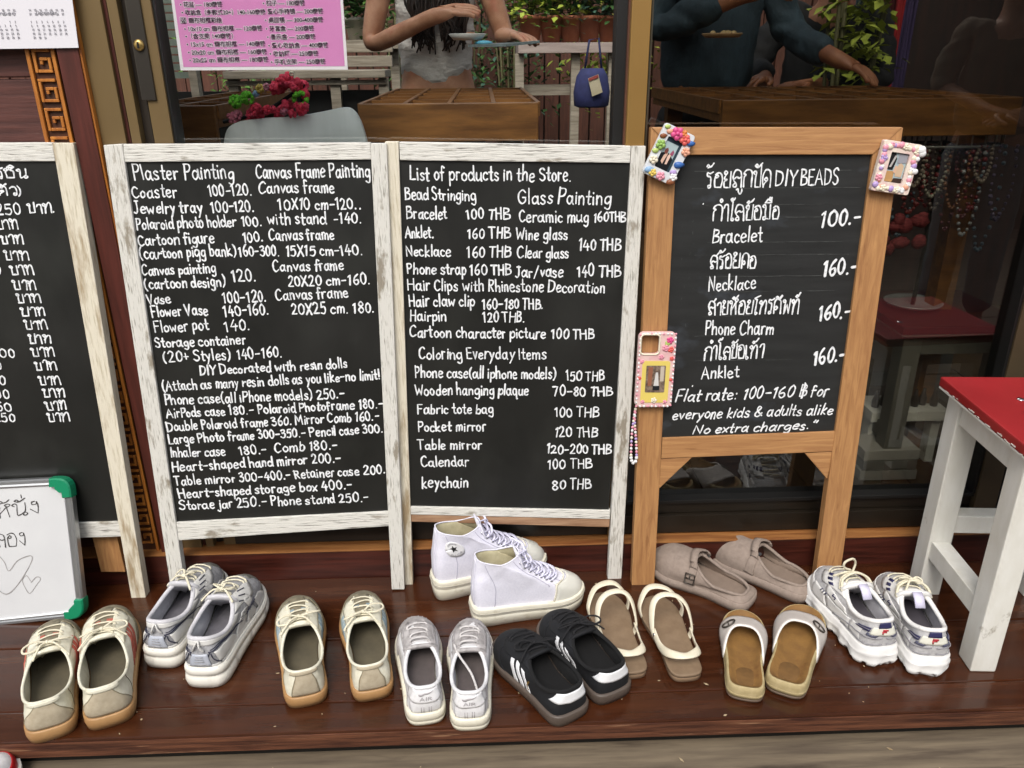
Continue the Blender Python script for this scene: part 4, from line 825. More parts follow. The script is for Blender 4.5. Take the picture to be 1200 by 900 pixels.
def court(label, heel, toe, right, rnd, stray):
    t, L, mir = shoe_place('court_shoe', label, 'shoe', heel, toe, 'scuffed white court shoes', right); s = Last(L=L, W=1.10, sole=(.032, .026), hh=.060, hs=.048, ht=.062, op=(.035, .51, .138), toe_h=.052, fwd=.42)
    fin(s.solemesh([(0, -.005), (.06, .0005), (.40, .003), (.44, .0015), (.48, .003), (.92, .0022), (1, .0), (1, -.006)]), 'sole', SOLEY, t, mir)
    fin(s.upper(), 'upper', WLEA, t, mir); fin(s.lining(), 'lining', GREYLIN, t, mir); fin(s.insole(), 'insole', DKIN, t, mir); fin(s.collar(.0040), 'collar', WLEA, t, mir)
    mb = MB(); s.patch(mb, [(PI - 1.15, 0.02), (PI + 1.15, .02), (PI + .5, .52), (PI - .5, .52)], nu=22, nv=8); fin(mb, 'toe_overlay', WDIRT, t, mir)
    mb = MB(); s.patch(mb, [(PI - .28, .42), (PI + .28, .42), (PI + .26, .95), (PI - .26, .95)], nu=10, nv=8, off=.0004); fin(mb, 'vamp', WDIRT, t, mir)
    for sg in (-1, 1):
        mb = MB(); c = [(2.45, .50), (2.92, .48), (2.86, .99), (2.15, .99)]; c = c if sg > 0 else [(-q[0], q[1]) for q in (c[1], c[0], c[3], c[2])]
        s.patch(mb, c, nu=8, nv=8, off=.0016); fin(mb, 'eyestay', WDIRT, t, mir)
        mb = MB(); n = 12; lo = [(sg * (1.0 + 1.1 * k / n), .18 + .18 * (k / n - .35) ** 2 * 3 - .05 * math.sin(PI * k / n)) for k in range(n + 1)]; hi = [(a, v + .10 * math.sin(PI * min(1, k / n * .9 + .1)) ** .8 * (1 - k / n) ** .3 + .004) for k, (a, v) in enumerate(lo)]
        g = [[s.at(a, v, .0004) for a, v in pr] for pr in (zip(lo, hi) if sg > 0 else zip(lo[::-1], hi[::-1]))]; g = [[s.at(*lo[k], .0004), s.at(*hi[k], .0004)] for k in range(n + 1)]
        mb.slab(g if sg > 0 else g[::-1], .0012); fin(mb, 'side_swoosh', WDIRT, t, mir)
    mb = MB(); s.patch(mb, [(-.30, .03), (.30, .03), (.42, .52), (-.42, .52)], nu=10, nv=6, off=.0012); fin(mb, 'heel_panel', WLEA, t, mir)
    mb = MB(); s.patch(mb, [(-.44, .50), (.44, .50), (.52, .99), (-.52, .99)], nu=12, nv=6, off=.0022, curve=-.07); fin(mb, 'heel_tab', WLEA, t, mir)
    mb = MB()
    for a in (-.09, -.05, .05, .09): s.line(mb, [(a, .05), (a, .28)], .0006, .0018)
    for sg in (-1, 1): s.line(mb, [(sg * .5, .04), (sg * .62, .5), (sg * .9, .97)], .0006, .0012); s.line(mb, [(PI + sg * 1.16, .03), (PI + sg * .8, .28), (PI + sg * .5, .52), (PI + sg * .66, .75), (PI + sg * .98, .97)], .0007, .0022); s.line(mb, [(sg * .42, .50), (sg * .8, .42), (sg * 1.5, .46)], .0005, .0012)
    lo = [(-.16 + .36 * k / 10, .76 + .22 * max(0, k / 10 - .3) ** 1.5 - .05 * math.sin(PI * min(1, k / 4))) for k in range(11)]
    hi = [(a, v + .085 * (1 - abs(k / 10 - .25) * 1.25) * (1 if k else .6)) for k, (a, v) in enumerate(lo)]
    mm = -1 if mir else 1
    g = [[s.at(mm * lo[k][0], lo[k][1], .0024), s.at(mm * hi[k][0], hi[k][1], .0024)] for k in range(11)]; mb.slab(g if mm > 0 else g[::-1], .0007)
    if mm > 0: decal(s, mb, 'AIR', -.11, .565, .24, .12, .0014, .0036)
    else: decal(s, mb, 'AIR', .11, .565, -.24, .12, .0014, .0036)
    fin(mb, 'heel_lettering', WGREY, t, mir)
    mb = MB()
    for k in range(9):
        for sg in (-1, 1): c = s.at(PI + sg * (.08 + .10 * (k % 3)), .22 + .06 * (k // 3), .0012); mb.blob(c, .0010, n=5, k=3)
    fin(mb, 'toe_vents', WGREY, t, mir)
    fin(tongue(s, .036, .64, .008, .014, .007), 'tongue', WDIRT, t, mir)
    mb = MB(); lacing(s, mb, (.62, .72, .82, .91), .34, .0024)
    mb.tube(crom([s.at(PI - .36, .93, .003), s.at(PI - .15, .97, .010), s.at(PI + .15, .98, .011), s.at(PI + .4, .94, .003)], 5), .0028, 6, flat=.6)
    if stray:
        o = s.O(PI); mb.tube(crom([o + Vector((-.03, .004, .004)), o + Vector((-.020, -.02, -.004)), o + Vector((.004, -.045, -.030)), o + Vector((.016, -.075, -.047))], 6), .0026, 6, flat=.6)
    fin(mb, 'laces', mat('grubby_lace', '#b3afae', '#c4c1c0', rough=.85, scale=120), t, mir); clean(t)
court('left scuffed white court shoe with grey heel print and no lace over its opening', (501, 850), (488, 726), False, R1, False)
court('right scuffed white court shoe with a loose lace lying in its opening', (551, 857), (550, 729), True, R1, True)

def hightop(label, heel, toe, right, badge, rnd):
    t, L, mir = shoe_place('high_top', label, 'shoe', heel, toe, 'lilac high tops', right, .03); L *= .98
    s = Last(L=L, W=1.0, sole=(.054, .042), hh=.134, hs=.120, ht=.134, op=(.045, .42, .122), toe_h=.056, fwd=.10, vamp=1.15, dip=-.2, spring=.012)
    fin(s.solemesh([(0, -.006), (.05, -.001), (.45, .002), (.60, .0025), (.64, .0012), (.68, .003), (.97, .0028), (1.05, .0015), (1.05, -.006)]), 'platform_sole', SOLEY, t, mir)
    fin(s.upper(18), 'upper', LAV, t, mir); fin(s.lining(.003, .1, 12), 'lining', LININGY, t, mir); fin(s.insole(), 'insole', LININGY, t, mir); fin(s.collar(.0018), 'collar', LAV, t, mir)
    mb = MB(); s.patch(mb, [(PI - 1.05, .0), (PI + 1.05, .0), (PI + .75, .36), (PI - .75, .36)], nu=24, nv=10, off=.0022, th=.0022); fin(mb, 'toe_cap', CAP, t, mir)
    mb = MB(); q_ = [s.base(2 * PI * k / 80, .0036) for k in range(80)]; mb.tube([Vector((q.x, q.y, s.rise(q.y) + (s.ztop(q.y) - s.rise(q.y)) * .80)) for q in q_], .0011, 5, True); fin(mb, 'sole_stripe', mat('sole_line_grey', '#a39f93', rough=.6), t, mir)
    mb = MB(); s.line(mb, [(PI - 1.05, .02), (PI - .78, .30), (PI - .3, .385), (PI + .3, .385), (PI + .78, .30), (PI + 1.05, .02)], .0022, .0016); fin(mb, 'cap_edge', SOLEY, t, mir)
    mb = MB(); s.patch(mb, [(-.16, .02), (.16, .02), (.12, .98), (-.12, .98)], nu=5, nv=12, off=.0014); fin(mb, 'heel_strip', LAV, t, mir)
    eye = [(.46, .62), (.53, .60), (.60, .58), (.67, .57), (.75, .57), (.83, .58), (.91, .60)]
    for sg in (-1, 1):
        mb = MB()
        for v, dphi in eye:
            c = s.at(PI + sg * dphi, v, .0012); n = s.N(PI + sg * dphi, v); x = n.orthogonal().normalized(); y = n.cross(x)
            mb.tube([c + x * .0036 * math.cos(k * PI / 5) + y * .0036 * math.sin(k * PI / 5) for k in range(10)], .0013, 6, True)
        fin(mb, 'eyelets', CHROME, t, mir)
        mb = MB(); s.line(mb, [(PI + sg * .42, .38), (PI + sg * .46, .6), (PI + sg * .5, .98)], .0009, .0006); s.line(mb, [(PI + sg * .98, .30), (PI + sg * .95, .6), (PI + sg * .95, .98)], .0006, .0006); s.line(mb, [(sg * .7, .02), (sg * .8, .5), (sg * .8, .97)], .0006, .0006)
        fin(mb, 'stitching', mat('canvas_seam', '#a3a1b4', rough=.9), t, mir)
    mb = MB()
    for i, (v, d) in enumerate(eye[:-1]):
        for sg in (-1, 1):
            v2, d2 = eye[i + 1]; pts = [s.at(PI + sg * d, v, .002)] + [s.at(PI + sg * (d + (-d2 - d) * k / 5), v + (v2 - v) * k / 5, .006) for k in (1, 2, 3, 4)] + [s.at(PI - sg * d2, v2, .002)]
            mb.tube(crom(pts, 3), .0028, 6, flat=.5)
    bow(s, mb, .95, .034, .0028, .012, .9, rnd, tilt=.3); fin(mb, 'laces', LACEL, t, mir)
    fin(tongue(s, .03, .60, .010, .010, .004), 'tongue', LAV, t, mir)
    if badge:
        a0, v0 = -.86, .60; c = s.at(a0, v0, 0); n = s.N(a0, v0); y = (UPV - n * UPV.dot(n)).normalized(); x = y.cross(n)
        if mir: pass
        def put(r, a, d):
            u = r * math.cos(a) * .86; w = r * math.sin(a)
            ka, kv = (s.S(a0 + .05, v0) - s.S(a0 - .05, v0)).length / .1, (s.S(a0, v0 + .05) - s.S(a0, v0 - .05)).length / .1
            return s.at(a0 + (-u / ka if x.dot(s.S(a0 - .05, v0) - c) > 0 else u / ka), v0 + w / kv, d)
        mb = MB(); g = [[put(.024 * j / 4 + 1e-5, 2 * PI * i / 28, .0012) for i in range(29)] for j in range(5)]; mb.slab([r for r in g], .0006)
        if (g[1][7] - g[1][0]).cross(g[2][0] - g[1][0]).dot(n) > 0: pass
        bo = fin(mb, 'badge', mat('badge_white', '#d9d9da', rough=.5), t, mir)
        mb = MB(); pts = []
        for k in range(10): pts.append(put(.0105 if k % 2 == 0 else .0044, PI / 2 + k * PI / 5, .0028))
        i0 = mb.V(put(0, 0, .003)); ids = [mb.V(p) for p in pts]
        for k in range(10): mb.F((i0, ids[k], ids[(k + 1) % 10]))
        so = fin(mb, 'badge_star', BLK, t, mir); so.parent = bo
        mb = MB(); sgn = 1 if not mir else -1
        for word, cen, up in (('CONVERSE', PI / 2, 1), ('ALL STAR', -PI / 2, -1)):
            S, tot = strokes(word); w_ = .0105 if up > 0 else .0095; span = 1.75
            for lnr, p in S:
                q = []
                for ux, uy in p:
                    ang = cen - up * sgn * (ux / tot - .5) * span; rr = .0172 + up * (uy / 100 - .5) * .0042; q.append((rr, ang))
                for e in range(len(q) - 1):
                    A, B_ = put(*q[e], .0027), put(*q[e + 1], .0027)
                    if (A - B_).length > 1e-6: mb.tube([A, B_], .00032, 4)
        lo_ = fin(mb, 'badge_lettering', GREYTXT, t, mir); lo_.parent = bo
    clean(t)
hightop('rear lilac high top with the black star badge on its ankle', (508, 697), (641, 656), False, True, R1)
hightop('front lilac high top with silver eyelets and no badge in view', (553, 727), (684, 690), True, False, R1)

def samba(label, heel, toe, right, rnd):
    t, L, mir = shoe_place('black_trainer', label, 'shoe', heel, toe, 'black striped trainers', right); s = Last(L=L, W=1.36, sole=(.026, .019), hh=.062, hs=.048, ht=.064, op=(.025, .50, .170), toe_h=.046)
    fin(s.solemesh([(0, -.005), (.06, -.0005), (.5, .002), (1, .0025), (1.12, .0005), (1.12, -.006)]), 'sole', GUMD, t, mir)
    fin(s.upper(), 'upper', BLKL, t, mir); fin(s.lining(), 'lining', BLKB, t, mir); fin(s.insole(), 'insole', BLKB, t, mir); fin(s.collar(.0042), 'collar', BLKB, t, mir)
    mb = MB(); s.patch(mb, [(PI - 1.2, 0.02), (PI + 1.2, .02), (PI + .5, .50), (PI - .5, .50)], nu=22, nv=8); fin(mb, 'toe_overlay', mat('black_nubuck', '#08090d', '#101218', rough=.95, scale=80), t, mir)
    mb = MB(); s.patch(mb, [(-.72, .56), (.72, .56), (.62, .99), (-.62, .99)], nu=16, nv=6, off=.0018, curve=-.07); fin(mb, 'heel_tab', STRW, t, mir)
    for sg in (1, -1):
        for k in range(3):
            mb = MB(); a = .33 + k * .078; s.ypatch(mb, [(a, .04), (a + .050, .04), (a + .140, .74), (a + .094, .74)], sg, off=.0012); fin(mb, 'stripe', STRW, t, mir)
        mb = MB(); c = [(2.42, .48), (2.90, .46), (2.85, .99), (2.10, .99)]; c = c if sg > 0 else [(-q[0], q[1]) for q in (c[1], c[0], c[3], c[2])]
        s.patch(mb, c, nu=8, nv=8, off=.0016); fin(mb, 'eyestay', BLKL, t, mir)
    mb = MB(); 
    S, tot = strokes('SAMBA')
    for lnr, p in S:
        q = [s.at(1.20 + (x / tot) * .34 - .0 + .0 * y, .16 + (x / tot) * .48, 0) for x, y in p]
        q = [s.at(1.235 - (y / 100) * .045 + (x / tot) * .30, .16 + (x / tot) * .5, .0022) for x, y in p]
        for e in range(len(q) - 1): mb.tube([q[e], q[e + 1]], .00035, 4)
    fin(mb, 'side_lettering', GOLDT, t, mir)
    fin(tongue(s, .034, .64, .010, .014), 'tongue', BLKL, t, mir)
    mb = MB(); lacing(s, mb, (.54, .63, .72, .81, .90, .97), .34, .0026, .0045); bow(s, mb, .93, .044, .0024, .012, 1.0, rnd); fin(mb, 'laces', BLACE, t, mir); clean(t)
samba('front black trainer with three white stripes in view, heel over the deck edge', (673, 846), (592, 738), False, R1)
samba('rear black trainer beside the sandals, stripes hidden behind its partner', (722, 822), (643, 716), True, R1)

def sandal(label, heel, toe, right):
    t, L, mir = shoe_place('sandal', label, 'sandal', heel, toe, 'cream strapped sandals', right, .018); s = Last(L=L, W=1.04, sole=(.022, .016), spring=.004)
    fin(s.solemesh([(0, -.005), (.08, -.001), (.6, .0), (.62, .0), (.62, -.01)]), 'outsole', SANDE, t, mir)
    mb = MB(); mb = s.solemesh([(.63, -.003), (.66, .0004), (.95, .0004), (1.0, -.001), (1.0, -.004)]); fin(mb, 'footbed', SANDT, t, mir)
    def side(y, sg):
        best = min((s.base(2 * PI * k / 180, -.002) for k in range(180)), key=lambda q: abs(q.y - y * L) + (10 if q.x * sg < 0 else 0)); return Vector((best.x, best.y, s.ztop(best.y) - .004))
    def strap(name, path, w, th, mm=SANDC):
        mb = MB(); P_ = crom(path, 7); n = len(P_); rows = []
        for i, p in enumerate(P_):
            tg = (P_[min(i + 1, n - 1)] - P_[max(i - 1, 0)]).normalized(); ctr = Vector((0, p.y, .02)); o = (p - ctr); o = (o - tg * o.dot(tg)).normalized(); wv = tg.cross(o).normalized()
            rows.append([p + wv * (w / 2 * math.cos(a)) + o * (th / 2 * math.sin(a) * (1.0 if math.sin(a) > 0 else .6)) for a in [2 * PI * k / 12 for k in range(12)]])
        mb.rings(rows, cap0=True, cap1=True); fin(mb, name, mm, t, mir)
    a, c = side(.73, 1), side(.77, -1); strap('toe_strap', [a + UPV * -.004, a + Vector((.004, .006, .024)), Vector((a.x * .55, L * .87, .060)), Vector((c.x * .45, L * .90, .062)), c + Vector((-.004, .010, .024)), c + UPV * -.004], .019, .007)
    a, c = side(.44, 1), side(.46, -1); strap('ankle_strap', [a + UPV * -.004, a + Vector((.008, .004, .022)), a + Vector((.002, .028, .062)), Vector((a.x * .5, L * .61, .094)), Vector((c.x * .45, L * .625, .095)), c + Vector((-.002, .032, .064)), c + Vector((-.008, .006, .022)), c + UPV * -.004], .017, .007)
    strap('heel_strap', [a + Vector((.005, .002, .018)), Vector((a.x * 1.06, L * .30, .030)), Vector((a.x * .86, L * .155, .044)), Vector((0, L * .085, .050)), Vector((c.x * .92, L * .155, .044)), Vector((c.x * 1.12, L * .30, .030)), c + Vector((-.005, .004, .018))], .018, .006)
    mb = MB(); mb.tube([c + Vector((-.009, -.006, .017)), c + Vector((-.003, -.006, .017))], .004, 10); fin(mb, 'rivet', CHROME, t, mir); clean(t)
sandal('left cream strapped sandal, tucked against the black trainers', (742, 797), (706, 694), False)
sandal('right cream strapped sandal with an open brown footbed beside the empty boards', (806, 800), (764, 698), True)

def clog(label, heel, toe, right, buckle):
    t, L, mir = shoe_place('clog', label, 'clog', heel, toe, 'taupe clogs', right, .035); s = Last(L=L, W=1.26, sole=(.028, .024), hh=.014, hs=.018, ht=.060, op=(.05, .54, .150), toe_h=.062, fwd=.35, inset=.002, dip=0, spring=.01, vamp=.2)
    fin(s.solemesh([(0, -.006), (.08, .0), (.5, .003), (1, .002), (1, -.006)]), 'sole', TAUPE, t, mir); fin(s.upper(), 'upper', TAUPE, t, mir); fin(s.lining(.006), 'lining', TAUPED, t, mir); fin(s.insole(.008, .002), 'footbed', TAUPED, t, mir); fin(s.collar(.0042), 'rim', TAUPE, t, mir)
    mb = MB(); s.ypatch(mb, [(.47, .18), (.56, .18), (.545, .97), (.475, .97)], 1, off=.003, th=.003, nv=12)
    fin(mb, 'side_strap', TAUPE, t, mir)
    mb = MB(); o0 = [s.at(s.phi_y(.51, .9, 1), .9, .003), s.at(s.phi_y(.515, .98, 1), .98, .006), s.O(PI - .6) + Vector((0, .008, .010)), s.O(PI) + Vector((0, .004, .010)), s.O(PI + .6) + Vector((0, .008, .010)), s.at(s.phi_y(.515, .98, -1), .98, .006), s.at(s.phi_y(.51, .9, -1), .9, .003)]
    P_ = crom(o0, 5); g = [[p + Vector((0, -.009, .001)), p + Vector((0, 0, .0025)), p + Vector((0, .009, .0))] for p in P_]; mb.slab(g[::-1], .0035); fin(mb, 'instep_strap', TAUPE, t, mir)
    mb = MB(); s.ypatch(mb, [(.47, .18), (.56, .18), (.545, .97), (.475, .97)], -1, off=.003, th=.003, nv=12); fin(mb, 'side_strap', TAUPE, t, mir)
    for sg in ((1,) if not buckle else (1, -1)):
        for v in ((.52,) if not buckle else ()):
            pa = s.phi_y(.515, v, -1); c = s.at(pa, v, .0035); n = s.N(pa, v); x = n.orthogonal().normalized(); y = n.cross(x); mb = MB(); mb.prism([c + x * .0055 * math.cos(k * PI / 8) + y * .0055 * math.sin(k * PI / 8) for k in range(16)], n * -.002); fin(mb, 'strap_stud', BLK, t, mir)
    if buckle:
        pa = s.phi_y(.515, .58, -1); c = s.at(pa, .58, .0068); n = s.N(pa, .58); y = (s.at(s.phi_y(.51, .8, -1), .8) - s.at(s.phi_y(.51, .3, -1), .3)); y = (y - n * y.dot(n)).normalized(); x = y.cross(n); mb = MB()
        for q in ((1,),): mb.tube([c + x * .011 + y * .012, c - x * .011 + y * .012, c - x * .011 - y * .012, c + x * .011 - y * .012], .002, 6, True)
        mb.tube([c + x * .011, c - x * .011], .0013, 6); mb.tube([c + n * .001, c + y * .012 + n * .002], .0013, 6); fin(mb, 'buckle', STEEL, t, mir)
    c = s.at(PI - .45, .985, .006); n = (s.at(PI - .45, .985, 1) - s.at(PI - .45, .985, 0)).normalized(); x = n.orthogonal().normalized(); y = n.cross(x); mb = MB(); mb.prism([c + x * .005 * math.cos(k * PI / 8) + y * .004 * math.sin(k * PI / 8) - Vector((0, .012, .004)) for k in range(16)], n * -.003); fin(mb, 'strap_hole', BLK, t, mir); clean(t)
clog('front taupe foam clog with a square buckle on its strap', (880, 712), (764, 648), True, True)
clog('rear taupe foam clog with a black stud on its strap', (950, 702), (836, 634), False, False)

def slide(label, heel, toe, right):
    t, L, mir = shoe_place('slide_sandal', label, 'sandal', heel, toe, 'cork slide sandals', right, .03)
    s = Last(L=L, W=1.16, sole=(.030, .026), spring=.004)
    fin(s.solemesh([(0, -.004), (.1, .0), (.28, .001), (.29, -.004)]), 'outsole', RUBB, t, mir); fin(s.solemesh([(.30, -.004), (.31, .0), (.62, .002), (.70, .001), (.72, -.006)], cap=True), 'cork_body', CORKE, t, mir)
    mb = MB(); rs = []
    for j, (sh, dz) in enumerate(((.005, .0012), (.008, .0004), (.013, -.004), (.019, -.0085), (.026, -.0105))):
        rs.append([Vector((q.x, q.y, s.ztop(q.y) + dz + .0085)) for q in (s.base(2 * PI * k / NP, -sh) for k in range(NP))])
    mb.rings(rs, cap1=True); fin(mb, 'footbed', CORK, t, mir)
    mb = MB(); hc = Vector((0, L * .17, s.ztop(L * .17) - .0016)); mb.rings([[hc + Vector((rr_ * .026 * math.cos(k * PI / 16), rr_ * .030 * math.sin(k * PI / 16), zz_)) for k in range(32)] for rr_, zz_ in ((1, 0), (.9, .0012), (.3, .0013), (.01, .0013))]); fin(mb, 'heel_cup', mat('worn_cork', '#5b401d', '#6d4e26', rough=.8, scale=40), t, mir)
    mb = MB(); rs = [[Vector((q.x, q.y, s.ztop(q.y) - .001 + dz)) for q in (s.base(2 * PI * k / NP, -sh) for k in range(NP))] for sh, dz in ((-.0015, -.0095), (-.0008, 0), (.0008, .0082), (.003, .0102), (.0052, .0096))]; mb.rings(rs); fin(mb, 'footbed_rim', CORKE, t, mir)
    def edge(y, sg):
        best = min((s.base(2 * PI * k / 180, .0015) for k in range(180)), key=lambda q: abs(q.y - y * L) + (10 if q.x * sg < 0 else 0)); return best
    NA = 20; g = []; rim = []; front = []
    for i in range(NA + 1):
        a = PI * i / NA; cx = math.cos(a); row = []
        for j in range(9):
            w = j / 8; yb = .66 - .24 * abs(cx) ** 2.6 - .03 * (1 - cx) * .5; yf = .84 - .05 * abs(cx) ** 3; y = yb + (yf - yb) * w
            eL, eR = edge(y, 1), edge(y, -1); xc = (eL.x + eR.x) / 2; hw = (eL.x - eR.x) / 2; H = .056 - .016 * w
            z0 = s.ztop(y * L) * .55; row.append(Vector((xc + hw * math.copysign(abs(cx) ** .8, cx), y * L, z0 + (H - .01) * math.sin(a) ** .72)))
        g.append(row); rim.append(row[0]); front.append(row[-1])
    mb = MB(); mb.slab(g[::-1] if False else g, -.0025); fin(mb, 'strap', STRAPG, t, mir)
    mb = MB(); mb.tube(rim, .0022, 6); fin(mb, 'strap_edge', STRAPW, t, mir)
    c = g[6][3] ; n = (g[7][3] - g[5][3]).cross(g[6][5] - g[6][1]).normalized()
    if n.z < 0: n = -n
    y = (g[6][5] - g[6][1]).normalized(); x = y.cross(n); c = c + n * .0045; mb = MB()
    mb.tube([c + x * (.015 * math.cos(k * PI / 12)) + y * (.011 * math.sin(k * PI / 12)) for k in range(24)], .0019, 6, True); mb.tube([c - y * .010 + n * .001, c + y * .010 + n * .001], .0012, 6); fin(mb, 'buckle', STEEL, t, mir); clean(t)
slide('left cork slide sandal with a grey white buckled strap, upright in the row', (873, 823), (872, 716), False)
slide('right cork slide sandal with a grey white buckled strap, turned outward', (917, 817), (943, 711), True)

def chunky(label, heel, toe, right, rnd, loop):
    t, L, mir = shoe_place('chunky_trainer', label, 'shoe', heel, toe, 'chunky white trainers', right); s = Last(L=L, W=1.22, sole=(.054, .038), hh=.068, hs=.056, ht=.078, op=(.04, .51, .148), toe_h=.052, spring=.016)
    def md(a, f, o):
        zig = (2 / PI * math.asin(math.sin(14 * a)))
        if f < .35: return o + .0040 * zig, (.007 * max(0, math.sin(24 * a)) ** .7 if f < .12 else 0)
        return o + (.0028 * zig + .0012 * math.sin(31 * a)) * (1 - f), .004 * math.sin(7 * a) * (f > .65) * (f < .9)
    fin(s.solemesh([(0, -.004), (.10, .002), (.28, .0055), (.33, .003), (.60, .006), (.70, .0055), (.74, .003), (.95, .0035), (1, .0), (1, -.006)], md), 'midsole', CHW, t, mir)
    fin(s.upper(), 'upper', CHG, t, mir); fin(s.lining(), 'lining', mat('pale_lining', '#aeacb0', '#bab8bc', rough=.9, scale=80), t, mir); fin(s.insole(), 'insole', mat('chunky_insole', '#47434a', rough=.9), t, mir); fin(s.collar(.0052), 'collar', CHW, t, mir)
    mb = MB(); s.patch(mb, [(PI - 1.4, 0.02), (PI + 1.4, .02), (PI + .95, .24), (PI - .95, .24)], nu=22, nv=6, off=.002); fin(mb, 'toe_overlay', CHW, t, mir)
    for sg in (-1, 1):
        f = (lambda c: c) if sg > 0 else (lambda c: [(-q[0], q[1]) for q in (c[1], c[0], c[3], c[2])])
        for c, o in (([(.95, .05), (1.7, .05), (1.95, .34), (1.05, .42)], .0022), ([(1.75, .04), (2.35, .04), (2.45, .30), (2.0, .36)], .003), ([(1.2, .46), (2.0, .38), (2.35, .62), (1.5, .72)], .002), ([(2.38, .46), (2.86, .48), (2.78, .98), (1.95, .98)], .0024), ([(.55, .05), (.92, .05), (1.0, .5), (.6, .5)], .0016)):
            mb = MB(); s.patch(mb, f(c), nu=9, nv=6, off=o, th=o); fin(mb, 'side_overlay', CHW, t, mir)
        mb = MB(); s.patch(mb, f([(.36, .55), (.86, .50), (.84, .68), (.36, .74)]), nu=8, nv=4, off=.0034); fin(mb, 'navy_patch', NAVP, t, mir)
        mb = MB(); s.line(mb, [(sg * .38, .645), (sg * .6, .63), (sg * .84, .60)], .0006, .0038); s.line(mb, [(sg * .05, .36), (sg * .5, .30), (sg * 1.0, .20), (sg * 1.5, .05)], .0012, .003); s.line(mb, [(sg * .05, .14), (sg * .6, .08), (sg * 1.2, .03)], .001, .003); fin(mb, 'panel_seam', mat('seam_grey', '#8d8b90', rough=.7), t, mir)
        mb = MB(); s.patch(mb, f([(.20, .36), (.42, .40), (.40, .50), (.12, .47)]), nu=4, nv=3, off=.003); fin(mb, 'grey_patch', mat('slate_patch', '#55566a', rough=.5), t, mir)
        mb = MB()
        for k in range(3): a = sg * (1.95 + k * .08); s.line(mb, [(a, .30), (a + .02, .40)], .0012, .0036)
        s.line(mb, [(sg * 1.75, .52), (sg * 1.80, .60), (sg * 1.88, .54), (sg * 1.94, .62)], .0011, .003); fin(mb, 'side_marks', NAVP, t, mir)
        for k in range(3):
            mb = MB(); a = 2.3 + k * .2; s.patch(mb, f([(a, .62), (a + .1, .62), (a + .14, .72), (a + .02, .72)]), nu=3, nv=2, off=.0036); fin(mb, 'eye_patch', NAVP, t, mir)
    mb = MB(); s.patch(mb, [(-.34, .46), (.34, .46), (.32, .80), (-.32, .80)], nu=10, nv=5, off=.003); fin(mb, 'heel_panel', CHY, t, mir)
    mb = MB(); s.patch(mb, [(-.16, .78), (.16, .78), (.14, .99), (-.14, .99)], nu=5, nv=4, off=.0042); fin(mb, 'heel_tab', NAVP, t, mir)
    mm = -1 if mir else 1
    mb = MB(); s.line(mb, [(mm * -.045, .70), (mm * .06, .70)], .0019, .0034, per=2); fin(mb, 'heel_mark_top', REDP, t, mir)
    mb = MB(); s.line(mb, [(mm * -.045, .66), (mm * -.045, .53)], .0017, .0034, per=2); s.line(mb, [(mm * -.045, .625), (mm * .03, .625)], .0015, .0034, per=2); fin(mb, 'heel_mark', NAVP if False else REDP, t, mir)
    fin(tongue(s, .038, .64, .012, .02, .008), 'tongue', CHW, t, mir)
    o = s.O(PI); mb = MB(); mb.slab([[o + Vector((x, y, z)) for x in (-.012, -.002, .008)] for y, z in ((-.026, .010), (-.040, .004), (-.052, -.010))], .004); fin(mb, 'tongue_tab', LILP, t, mir)
    mb = MB(); lacing(s, mb, (.56, .66, .76, .86, .94), .36, .0026)
    mb.tube(crom([s.at(PI - .9, .93, .004), s.at(PI - .45, .97, .014), s.at(PI, .99, .020), s.at(PI + .45, .97, .014), s.at(PI + .9, .93, .004)], 6), .0028, 6); mb.tube(crom([s.at(PI - .85, .88, .004), s.at(PI - .4, .93, .013), s.at(PI, .94, .018), s.at(PI + .4, .93, .013), s.at(PI + .85, .9, .004)], 6), .0026, 6)
    if loop:
        c = s.at(PI, .93, .018); mb.tube(crom([c, c + Vector((-.006, .004, .018)), c + Vector((.004, .0, .034)), c + Vector((.024, -.004, .030)), c + Vector((.024, -.004, .016)), c + Vector((.006, -.002, .006))], 6), .0026, 6)
        mb.tube(crom([c, c + Vector((.02, -.003, .002)), c + Vector((.04, .006, -.012))], 5), .0026, 6)
    else: bow(s, mb, .95, .026, .0026, .018, .8, rnd)
    fin(mb, 'laces', LACEC, t, mir); clean(t)
chunky('left chunky white trainer with navy heel tab and a standing lace loop', (1030, 781), (963, 674), False, R1, True)
chunky('right chunky white trainer with navy heel patches, nearest the stool', (1087, 793), (1036, 682), True, R1, False)
def corner_shoe():
    tp = at_z(12, 879, -.03); hp = Vector((tp.x - .06, tp.y - .27, -.072)); t = thing('corner_trainer', 'white trainer with a red toe band on the lower walkway, cut by the corner', 'shoe', hp, math.atan2(-(tp.x - hp.x), tp.y - hp.y))
    s = Last(L=.275, W=1.0, sole=(.026, .022)); fin(s.solemesh([(0, -.005), (.06, 0), (.5, .002), (1, .002), (1, -.006)]), 'sole', SOLEW, t, False); fin(s.upper(), 'upper', WLEA, t, False); fin(s.lining(), 'lining', GREYLIN, t, False); fin(s.insole(), 'insole', GREYIN, t, False); fin(s.collar(.004), 'collar', WLEA, t, False)
    mb = MB(); s.patch(mb, [(PI - 1.3, .03), (PI + 1.3, .03), (PI + 1.1, .20), (PI - 1.1, .20)], nu=24, nv=5); fin(mb, 'red_band', mat('red_leather', '#a3161c', '#b01d22', rough=.4, scale=20), t, False); fin(tongue(s), 'tongue', WLEA, t, False)
    mb = MB(); lacing(s, mb, (.6, .7, .8, .9), .32); bow(s, mb); fin(mb, 'laces', WLEA, t, False)
corner_shoe()
